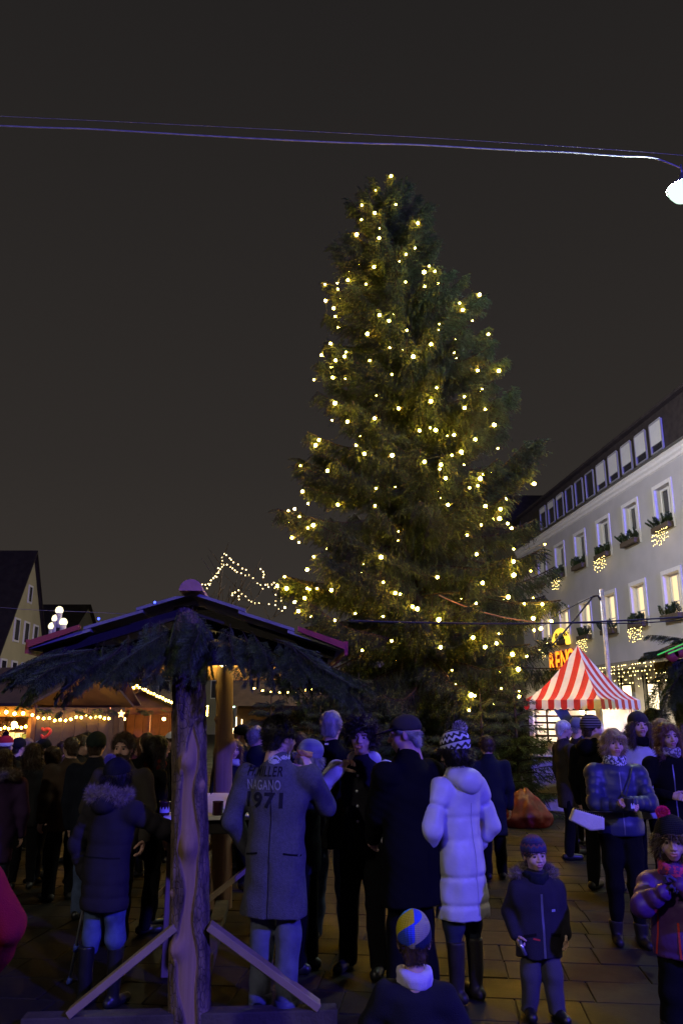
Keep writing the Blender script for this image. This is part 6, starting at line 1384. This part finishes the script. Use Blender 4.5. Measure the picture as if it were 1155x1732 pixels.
# --- right
w8 = person('blue', 'smiling woman in blue quilted jacket and speckled scarf holding a cup', 1040, 1232, 1598, yaw=176, kind='w', head=(4, 2, -4), arms=(hand_arm(0.012, 0.165, 0.665, (1, -0.3, -0.7)), hand_arm(0.012, 0.165, 0.650, (1, -0.3, -0.7))), hands=('grip', 'grip'), coat=BLUEQ, hem=0.495, style='quilt', bulk=1.14, hair=('bob', H_BLOND), hat_t=0.025, scarf=SC_PAT, vox=0.012, skin=SKIN2, boots=0.10)
person('stripe', 'person in striped beanie and black jacket turned away to the right', 1003, 1210, Y=8.8, yaw=-52, head=(-22, 0, 0), coat=C_BLACK, hem=0.43, bulk=1.1, style='jacket', hat=('beanie', K_STR), hat_t=0.03, hair=('short', H_BROWN), hood=C_BLACK, vox=0.018)
person('whitehair', 'white haired man with glasses in profile, dark coat', 956, 1219, 1452, yaw=-80, head=(-6, -4, 0), coat=BROWNBK, hem=0.36, bulk=1.15, hair=('short', H_WHITE), glasses=True, collar=BROWNBK, vox=0.02, step=0.06)
person('bluecap', 'person in blue-grey knit hat behind the white haired man', 979, 1214, Y=11.6, yaw=-60, coat=C_CHAR, hat=('beanie', K_BLUEG), hat_t=0.03, hair=('short', H_GREY), vox=0.026)
person('beanie', 'person in charcoal beanie and white jacket with brown fur collar', 1083, 1204, Y=8.2, yaw=172, kind='w', head=(8, 8, 0), arms=('pocket', 'pocket'), hands=(None, None), coat=WHITEJ, hem=0.44, style='parka', bulk=1.08, hat=('beanie', K_CHAR), hat_t=0.03, hair=('long', H_BROWN), fur=C_FURB, scarf=C_BLACK, vox=0.017)
person('smile', 'smiling woman with auburn hair and dark coat at the right edge', 1133, 1223, Y=7.5, yaw=168, kind='w', head=(14, -4, 6), arms=('pocket', 'front'), hands=(None, 'relax'), coat=C_BLACK, hem=0.36, bulk=1.08, hair=('long', H_RED), scarf=SC_PAT2, vox=0.016)
person('profile', 'dark haired man in profile beyond the charcoal beanie', 1110, 1200, Y=10.6, yaw=-70, coat=C_BLACK, hair=('short_full', H_BLACK), hat_t=0.02, vox=0.024)
person('blond', 'person with long blond hair behind the smiling auburn haired woman', 1122, 1215, Y=9.3, yaw=-20, kind='w', coat=C_NAVY, hair=('long', H_BLOND), hat_t=0.02, vox=0.024)
person('girl', 'girl in black earflap hat with pink bobble and purple jacket, hands at her mouth', 1138, 1377, Y=4.85, yaw=152, kind='k', head=(8, -6, 0), arms=(hand_arm(0.03, 0.15, 0.735, (1, -.2, -.8)), hand_arm(0.04, 0.15, 0.70, (1, -.2, -.8))), hands=('grip', 'grip'), glove=GLOVE, coat=PURP, hem=0.40, style='quilt', bulk=1.08, trousers=C_BTROU, boots=0.14, hat=('earflap', K_BLACK), hat_t=0.03, hair=('bob', H_BROWN), scarf=patscarf('scarf_pink', (0.14, 0.03, 0.16), (0.60, 0.05, 0.14), 25), vox=0.011, pom=(0.040, PINK, None, (0.035, -0.02, 0.142)))
boy = person('boy', 'small boy in knitted hat and dark fur-hooded jacket facing the camera', 905, 1415, 1722, yaw=184, kind='k', head=(4, 0, 3), arms=('down', 'down'), hands=('relax', 'grip'), coat=cloth('boy_jacket', (0.030, 0.027, 0.040)), hem=0.335, style='parka', bulk=1.16, trousers=cloth('boy_trousers', (0.075, 0.07, 0.085)), hat=('beanie', K_BOY), hat_t=0.02, hair=('short', H_BROWN), fur=C_FUR, scarf=C_NAVY, vox=0.010)
person('tot', 'small child from behind in a yellow and blue swirl hat with pale neck warmer', 700, 1548, Y=3.62, yaw=-6, kind='k', head=(4, -4, 0), arms=(hand_arm(.13, .12, .5), hand_arm(.13, .12, .5)), coat=cloth('tot_jacket', (0.016, 0.016, 0.024)), hem=0.36, style='parka', bulk=1.12, trousers=C_JEANSD, hat=('slouch', K_COL), hat_t=0.02, hair=('short', H_BROWN), scarf=cloth('lilac_fleece', (0.55, 0.50, 0.66)), vox=0.010)
# --- left
cr = person('crutch', 'woman in dark fur-hooded parka and black bobble hat leaning on a crutch', 190, 1285, 1706, yaw=-24, kind='w', lean=0.06, head=(-4, -6, 0), arms=(hand_arm(0.135, 0.02, 0.50), hand_arm(0.21, 0.24, 0.66, (0.9, -0.1, -0.3))), hands=('grip', 'relax'), coat=PARKA, hem=0.385, style='quilt', bulk=1.18, flare=1.05, trousers=C_JEANS, boots=0.24, bootmat=C_SHOE, hair=('bob', H_BLACK), hat=('beanie', K_BLACK), hat_t=0.02, pom=(0.048, GREYP, None, (-0.062, -0.045, 0.120)), hood=PARKA, fur=C_FUR, vox=0.013)
person('beard', 'bearded man with tousled brown hair in dark jacket facing the camera', 207, 1240, Y=6.9, yaw=174, head=(2, 0, 0), arms=(hand_arm(0.17, 0.09, 0.50), 'front'), hands=('point', 'relax'), coat=BROWNBK, hem=0.43, style='jacket', bulk=1.15, hair=('curly_short', H_BROWN), hat_t=0.03, beard=H_BROWN, collar=C_CHAR, vox=0.014, skin=SKIN2)
person('greenhat', 'man in dark green beanie and navy coat with jeans, left of the bearded man', 160, 1238, Y=7.6, yaw=-12, head=(14, 0, 0), coat=C_NAVY, hem=0.44, bulk=1.2, style='jacket', trousers=C_JEANS, hat=('beanie', K_GREEN), hat_t=0.03, hair=('short', H_BROWN), vox=0.017)
person('brownj', 'man in brown jacket behind the dark green beanie', 117, 1247, Y=8.4, yaw=40, coat=BROWNJ, hem=0.42, bulk=1.15, style='quilt', hair=('short', H_BROWN), vox=0.02)
person('longblack', 'woman with long black hair and black coat beside the log post', 264, 1243, Y=7.3, yaw=-62, kind='w', coat=C_BLACK, hem=0.36, bulk=1.15, hair=('long', H_BLACK), hat_t=0.025, scarf=cloth('rust_scarf', (0.30, 0.05, 0.03)), vox=0.017)
person('teal', 'woman with brown bob in dark teal jacket turned to the left', 84, 1262, 1492, yaw=76, kind='w', head=(10, -4, 0), coat=TEAL, hem=0.44, bulk=1.18, style='jacket', trousers=C_JEANSD, hair=('bob', H_BROWN), hat_t=0.025, vox=0.017)
person('violet', 'person in violet fur-hooded parka at the left edge', 2, 1266, Y=7.5, yaw=22, kind='w', coat=VIOLET, hem=0.34, bulk=1.18, style='parka', hair=('long', H_BROWN), hat_t=0.02, fur=C_FUR, vox=0.017, trousers=C_JEANSD)
person('santa', 'person in red hat with white band at the left edge', 5, 1241, Y=9.6, yaw=-10, coat=C_CHAR, hat=('beanie', K_SANTA), hat_t=0.05, pom=(0.04, cloth('dark_red_pom', (0.05, 0.012, 0.02)), None, (0, -0.02, 0.155)), hair=('short', H_BROWN), vox=0.024)
person('blackhat', 'person in black beanie next to the red hat', 27, 1248, Y=10.4, yaw=-30, coat=C_BLACK, hat=('beanie', K_BLACK), hat_t=0.03, hair=('short', H_BLACK), vox=0.026)
person('shortbrown', 'man with short fair-brown hair and fur hood in front of the orange lit hut', 42, 1249, Y=11.2, yaw=-16, coat=C_CHAR, hair=('short', H_BLOND), fur=C_FURB, style='parka', vox=0.026)
person('redsleeve', 'person in red coat, only the elbow reaching in at the left edge', -98, 1268, Y=3.05, yaw=-20, kind='w', arms=('pocket', hand_arm(0.10, 0.10, 0.55, (1.4, -0.2, -0.1))), hands=(None, None), coat=REDC, hem=0.38, bulk=1.1, hair=('bob', H_BROWN), flare=1.2, vox=0.014)
person('smile2', 'smiling woman with auburn hair right of the rear log post', 394, 1250, Y=8.9, yaw=204, kind='w', head=(-10, 0, -6), coat=C_NAVY, hem=0.4, hair=('long', H_RED), hat_t=0.02, scarf=WHITEJ, vox=0.018)
person('specs', 'man in black beanie and glasses turned left behind the smiling auburn woman', 407, 1226, Y=10.0, yaw=112, coat=C_NAVY, hem=0.4, bulk=1.15, hat=('beanie', K_BLACK), hat_t=0.03, hair=('short', H_BLACK), glasses=True, vox=0.022)
person('greyback', 'grey haired man in dark jacket looking away, right of the man with beanie and glasses', 434, 1230, Y=9.8, yaw=-30, head=(-30, 0, 0), coat=C_NAVY, hem=0.42, bulk=1.15, hair=('short_full', H_GREY), hat_t=0.015, vox=0.022)
person('blackcap2', 'person in flat black hat just right of the rear log post', 387, 1240, Y=11.2, yaw=30, coat=C_BLACK, hat=('beanie', K_BLACK), hat_t=0.03, vox=0.026)
person('whitehat', 'person in white knit hat peeking out left of the front log post', 288, 1238, Y=10.5, yaw=160, kind='w', coat=C_CHAR, hat=('beanie', K_WHITE), hat_t=0.03, hair=('bob', H_BROWN), vox=0.024)
person('hooded', 'person with dark hair beyond the dark green beanie', 143, 1240, Y=10.4, yaw=150, coat=C_CHAR, hair=('short_full', H_BLACK), hat_t=0.015, vox=0.026)
person('far1', 'short dark haired person in the gap left of the brown jacket', 101, 1254, Y=12.4, yaw=20, kind='w', coat=BROWNJ, hair=('bob', H_BROWN), hat_t=0.02, vox=0.028)
person('far2', 'person in grey beanie far behind the teal jacket', 62, 1253, Y=13.0, yaw=-50, coat=C_CHAR, hat=('beanie', K_GREY), hat_t=0.03, hair=('short', H_BLACK), vox=0.028)
person('far3', 'auburn haired person glimpsed between beard and long black hair', 236, 1247, Y=9.6, yaw=120, kind='w', coat=BROWNJ, hair=('bob', H_RED), hat_t=0.02, vox=0.026, skin=SKIN2)
person('far4', 'person in dark red hat far behind the grey haired man', 462, 1236, Y=12.0, yaw=30, coat=C_BLACK, hat=('beanie', K_CHAR), hat_t=0.03, vox=0.028)

person('far5', 'person in brown jacket and black hat behind the teal jacket', 70, 1250, Y=10.2, yaw=-60, coat=BROWNJ, bulk=1.15, hat=('beanie', K_BLACK), hat_t=0.03, hair=('short', H_BROWN), vox=0.026)
person('far6', 'dark haired woman between the violet parka and the teal jacket', 52, 1256, Y=8.9, yaw=20, kind='w', coat=C_CHAR, bulk=1.15, hair=('long', H_BROWN), hat_t=0.02, vox=0.022)
person('far7', 'man in charcoal jacket left of the dark green beanie', 134, 1244, Y=9.2, yaw=-100, coat=C_CHAR, bulk=1.2, hair=('short_full', H_BROWN), hat_t=0.02, vox=0.024)
person('far8', 'person in black coat seen over the shoulder of the long haired woman', 246, 1240, Y=9.0, yaw=30, coat=C_BLACK, bulk=1.2, hair=('short', H_BROWN), vox=0.024)
person('far9', 'person in dark coat behind the fluffy grey hat', 505, 1240, Y=8.6, yaw=20, coat=C_BLACK, bulk=1.2, hair=('short_full', H_BROWN), hat_t=0.02, vox=0.024)

# ---- lettering on the grey coat
me = mil['mesh']; bvh = BVHTree.FromPolygons([v.co for v in me.vertices], [p.vertices[:] for p in me.polygons])
LT_D = cloth('letter_black', (0.018, 0.018, 0.022), bump=0.1); LT_L = cloth('letter_grey', (0.26, 0.26, 0.30), bump=0.1)
MWi = mil['MW'].inverted()
def lettering(txt, zc, w, h, xc, mat, bold=0.017):
    tm = text_mesh(txt, 1.0, 0, bold); bm = bmesh.new(); bm.from_mesh(tm); bpy.data.meshes.remove(tm)
    xs = [v.co.x for v in bm.verts]; ys = [v.co.y for v in bm.verts]; x0, x1, y0, y1 = min(xs), max(xs), min(ys), max(ys)
    for v in bm.verts: v.co = Vector(((v.co.x-(x0+x1)/2)*w/(x1-x0), 0, (v.co.y-(y0+y1)/2)*h/(y1-y0)))
    for ax, rng_ in (((1, 0, 0), w), ((0, 0, 1), h)):
        k = -rng_/2
        while k < rng_/2:
            bmesh.ops.bisect_plane(bm, geom=bm.verts[:]+bm.edges[:]+bm.faces[:], plane_co=Vector(ax)*k, plane_no=Vector(ax)); k += 0.012
    for v in bm.verts:
        p = Vector((v.co.x+xc, -1.0, v.co.z+zc)); hit = bvh.ray_cast(p, Vector((0, 1, 0)))
        v.co = (hit[0]+Vector((0, -0.004, 0))) if hit[0] is not None else Vector((p.x, -0.2, p.z))
    o_me = bpy.data.meshes.new('lettering'); bm.to_mesh(o_me); bm.free(); o_me.materials.append(mat); link('lettering', o_me, mil['coat'])
Ym = mil['root'].location.y
zl = lambda y: HC+ray(452, y)[1]*(Ym-0.13)
lettering('H.MILLER', zl(1307), 0.255, 0.062, -0.058, LT_D); lettering('NAGANO', zl(1330), 0.245, 0.062, -0.062, LT_L); lettering('1971', zl(1356), 0.265, 0.098, -0.055, LT_D, 0.034)

# ---- things in hands
M_bread = pm('baked_crust', (0.50, 0.24, 0.07), 0.6, 0.6, 60, var=0.3, vs=30)
def food(loc, label, sz=(0.045, 0.025, 0.018), rz=0.4):
    bm = bmesh.new(); bmesh.ops.create_icosphere(bm, subdivisions=3, radius=1.0); g = random.Random(label)
    for v in bm.verts:
        k = 1+0.12*math.sin(v.co.x*5+v.co.z*4)+g.uniform(-.03, .03); v.co = Vector((v.co.x*sz[0]*k, v.co.y*sz[1]*k, v.co.z*sz[2]*k+0.25*v.co.x*v.co.x*sz[0]))
    me = bpy.data.meshes.new('snack'); bm.to_mesh(me); bm.free(); me.materials.append(M_bread); me.polygons.foreach_set('use_smooth', [True]*len(me.polygons)); tag(link('snack', me, None, loc, (0.3, 0.2, rz)), label, 'food')
cu = PEOPLE['curly']; mouth = cu['MH'] @ Vector((0.012, 0.112, -0.062)); food(mouth, 'piece of baked snack at the mouth of the curly haired person', (0.026, 0.014, 0.010))
food(PEOPLE['miller']['hand'][1]+Vector((0, 0, 0.02)), 'bread roll in the raised hand of the man in the grey coat', (0.06, 0.03, 0.025))
for i in range(4):                                          # snap buttons down the varsity jacket
    me = cu['mesh']; bv = BVHTree.FromPolygons([v.co for v in me.vertices], [p.vertices[:] for p in me.polygons]); z = cu['H']*(0.775-0.062*i); h_ = bv.ray_cast(Vector((0.0, 1, z)), Vector((0, -1, 0)))
    if h_[0] is not None:
        m = MB(); m.lathe([(0.0, -0.002), (0.011, -0.002), (0.010, 0.004), (0.0, 0.006)], (0, 0, 0), 14, 0, Matrix.Rotation(R(-90), 3, 'X')); m.build('button', pm('button_white', (0.75, 0.75, 0.78), 0.3, 0), cu['coat'], h_[0])
hb = (w8['hand'][0]+w8['hand'][1])/2; mug((hb.x, hb.y-0.005, hb.z-0.045), 1.0, 'cup held in both hands by the woman in the blue jacket', pm('cup_dark', (0.03, 0.03, 0.035), 0.3, 0))
# white handbag on a strap
bgp = at(992, 1387, w8['root'].location.y-0.22); hbg = empty('handbag', bgp, R(-6), 'white shoulder bag with dark stitched rim hanging by the blue jacket', 'bag'); M_bagw = pm('bag_leather_white', (0.62, 0.58, 0.52), 0.45, 0.25, 45, var=0.10)
out_ = [(-0.100, 0.086), (0.137, 0.023), (0.131, -0.072), (0.020, -0.084), (-0.142, -0.004)]; m = MB(); nb_ = len(out_)
rings = [(-0.045, 0.86), (-0.030, 1.0), (0.030, 1.0), (0.045, 0.86)]; V = [(x*k_, y_, z*k_) for y_, k_ in rings for x, z in out_]
m.add(V, [tuple(range(nb_)), tuple(range(4*nb_-1, 3*nb_-1, -1))]+[(a*nb_+i, a*nb_+nb_+i, a*nb_+nb_+(i+1) % nb_, a*nb_+(i+1) % nb_) for a in range(3) for i in range(nb_)], 0, False); m.build('bag_body', M_bagw, hbg, bevel=0.006)
for i in range(15):
    t_ = (i+0.5)/15; bxo('stitch', (0.006, 0.070, 0.014), (-0.100+0.237*t_, 0, 0.088-0.063*t_), C_SHOE, hbg, (0, R(15), 0), 0)
m = MB(); sp_ = w8['sh'][0]; inv = (Matrix.Translation(bgp) @ Matrix.Rotation(R(-6), 4, 'Z')).inverted(); top_ = inv @ (w8['sh'][0]+Vector((0.0, -0.12, 0.05))); mid_ = inv @ (w8['root'].location+Vector((-0.05, -0.24, w8['H']*0.62)))
m.tube([(-0.10, 0.02, 0.06), tuple(mid_), tuple(inv @ (w8['sh'][0]+Vector((-0.08, -0.10, 0.03)))), tuple(inv @ (w8['sh'][0]+Vector((-0.02, 0.06, 0.055))))], 0.006, 6); m.build('strap', C_SHOE, hbg)
# crutch
g0 = ground_at(117, 1664); hnd = cr['hand'][0]; ctop = hnd+(hnd-g0).normalized()*0.02; cw = empty('crutch', (g0.x, g0.y, 0.003), 0, 'grey forearm crutch with blue clip held by the woman in the parka', 'crutch'); tp = ctop-Vector((g0.x, g0.y, 0)); M_alu = pm('aluminium_tube', (0.55, 0.55, 0.58), 0.35, 0, metal=0.6); M_bl = pm('plastic_blue', (0.05, 0.08, 0.55), 0.45, 0)
m = MB(); m.tube([(tp*0.03), tp*1.0, tp*1.0+tp.normalized()*0.25], 0.011, 10); m.build('shaft', M_alu, cw); m = MB(); m.tube([Vector((0, 0, 0)), tp*0.02, tp*0.06], [0.022, 0.02, 0.014], 12); m.build('rubber_foot', M_bl, cw); m = MB(); m.tube([tp*0.33, tp*0.39], 0.017, 12); m.build('clip', M_bl, cw)
m = MB(); m.tube([tp, tp+Vector((0.03, 0.10, 0.0))], 0.016, 10); m.build('handle', M_bl, cw)
# toy torch in the boy's hand, collar tag on the tall man
hb = boy['hand'][1]; m = MB(); m.tube([hb+Vector((0, -0.02, 0.03)), hb+Vector((0.03, -0.03, -0.05))], [0.012, 0.014], 12); tag(m.build('toy_torch', pm('toy_chrome', (0.5, 0.5, 0.6), 0.2, 0, metal=0.8)), 'small shiny toy in the hand of the boy', 'toy')
tg = PEOPLE['tallgrey']; me = tg['mesh']; bxo('collar_tag', (0.032, 0.006, 0.014), tuple(Vector(tg['neck'])+Vector((-0.02, -0.098*tg['q'], 0.018))), pm('tag_white', (0.7, 0.66, 0.5), 0.6, 0), tg['coat'], None, 0)
bx_ = PEOPLE['tot']; q = bx_['q']

# ---- seams, zips and pocket flaps that follow the cloth
def strip(key, name, pts, w, mat, front=True, lift=0.003):
    """pts: (x, z) in fractions of body height along a line on the front or back of the coat"""
    p_ = PEOPLE[key]; me = p_['mesh']
    if 'bvh' not in p_: p_['bvh'] = BVHTree.FromPolygons([v.co for v in me.vertices], [f.vertices[:] for f in me.polygons])
    H = p_['H']; sy = 1 if front else -1; line = []
    for (a, b) in zip(pts, pts[1:]):
        n = max(2, int(math.hypot(b[0]-a[0], b[1]-a[1])*H/0.02))
        line += [(a[0]+(b[0]-a[0])*i/n, a[1]+(b[1]-a[1])*i/n) for i in range(n)]
    line.append(pts[-1]); V = []
    for i, (x, z) in enumerate(line):
        x2, z2 = line[min(i+1, len(line)-1)]; x1, z1 = line[max(i-1, 0)]; d = Vector((x2-x1, z2-z1)).normalized(); nx, nz = -d.y, d.x
        for s_ in (-1, 1):
            h_ = p_['bvh'].ray_cast(Vector((x*H+nx*s_*w/2, sy*1.2, z*H+nz*s_*w/2)), Vector((0, -sy, 0)))
            V.append((h_[0]+Vector((0, sy*lift, 0))) if h_[0] is not None else (V[-2] if len(V) > 1 else Vector((x*H, sy*0.15, z*H))))
    m = MB(); m.add(V, [(2*i, 2*i+1, 2*i+3, 2*i+2) if sy < 0 else (2*i, 2*i+2, 2*i+3, 2*i+1) for i in range(len(line)-1)], 0, True); m.build(name, mat, p_['coat'])
ZIPM = pm('zip_metal', (0.18, 0.18, 0.20), 0.4, 0.2, 300, metal=0.5); SEAM_D = cloth('seam_dark', (0.010, 0.010, 0.012)); RED_P = cloth('piping_red', (0.55, 0.05, 0.05)); SEAM_W = cloth('seam_grey', (0.20, 0.20, 0.23))  # the white coat's seam strip is a plain mid-grey cloth
strip('miller', 'seam', [(0.0, 0.79), (0.0, 0.33)], 0.005, SEAM_D, False); strip('miller', 'seam', [(-0.10, 0.53), (-0.045, 0.54)], 0.012, SEAM_D, False); strip('miller', 'seam', [(0.05, 0.54), (0.105, 0.53)], 0.012, SEAM_D, False)
strip('cap', 'seam', [(0.0, 0.79), (0.0, 0.36)], 0.005, SEAM_D, False)
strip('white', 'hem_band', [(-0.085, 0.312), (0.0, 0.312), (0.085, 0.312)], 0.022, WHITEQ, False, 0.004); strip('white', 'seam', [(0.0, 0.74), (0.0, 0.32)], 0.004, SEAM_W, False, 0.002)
strip('boy', 'zip', [(0.0, 0.70), (0.0, 0.345)], 0.014, ZIPM); strip('boy', 'pocket', [(-0.115, 0.46), (-0.045, 0.475)], 0.018, SEAM_D); strip('boy', 'pocket', [(0.045, 0.475), (0.115, 0.46)], 0.018, SEAM_D)
strip('boy', 'emblem', [(-0.085, 0.605), (-0.06, 0.605)], 0.014, cloth('emblem_pale', (0.40, 0.42, 0.5))); strip('boy', 'emblem', [(0.025, 0.445), (0.065, 0.452)], 0.010, RED_P)
strip('girl', 'piping', [(0.085, 0.62), (0.095, 0.50), (0.11, 0.41)], 0.010, RED_P); strip('girl', 'piping', [(-0.085, 0.62), (-0.095, 0.50), (-0.11, 0.41)], 0.010, RED_P); strip('girl', 'zip', [(0.0, 0.56), (0.0, 0.41)], 0.012, RED_P)
strip('blue', 'zip', [(0.0, 0.80), (0.0, 0.505)], 0.010, ZIPM); strip('smile', 'zip', [(0.0, 0.79), (0.0, 0.38)], 0.010, ZIPM); strip('beard', 'zip', [(0.0, 0.80), (0.0, 0.44)], 0.012, ZIPM)
strip('tot', 'reflective_band', [(-0.16, 0.44), (-0.08, 0.415), (0.0, 0.41), (0.08, 0.415), (0.16, 0.44)], 0.055, cloth('band_blue', (0.06, 0.10, 0.60)), False, 0.004)
strip('crutch', 'seam', [(-0.12, 0.60), (0.0, 0.605), (0.12, 0.60)], 0.010, SEAM_D, False)
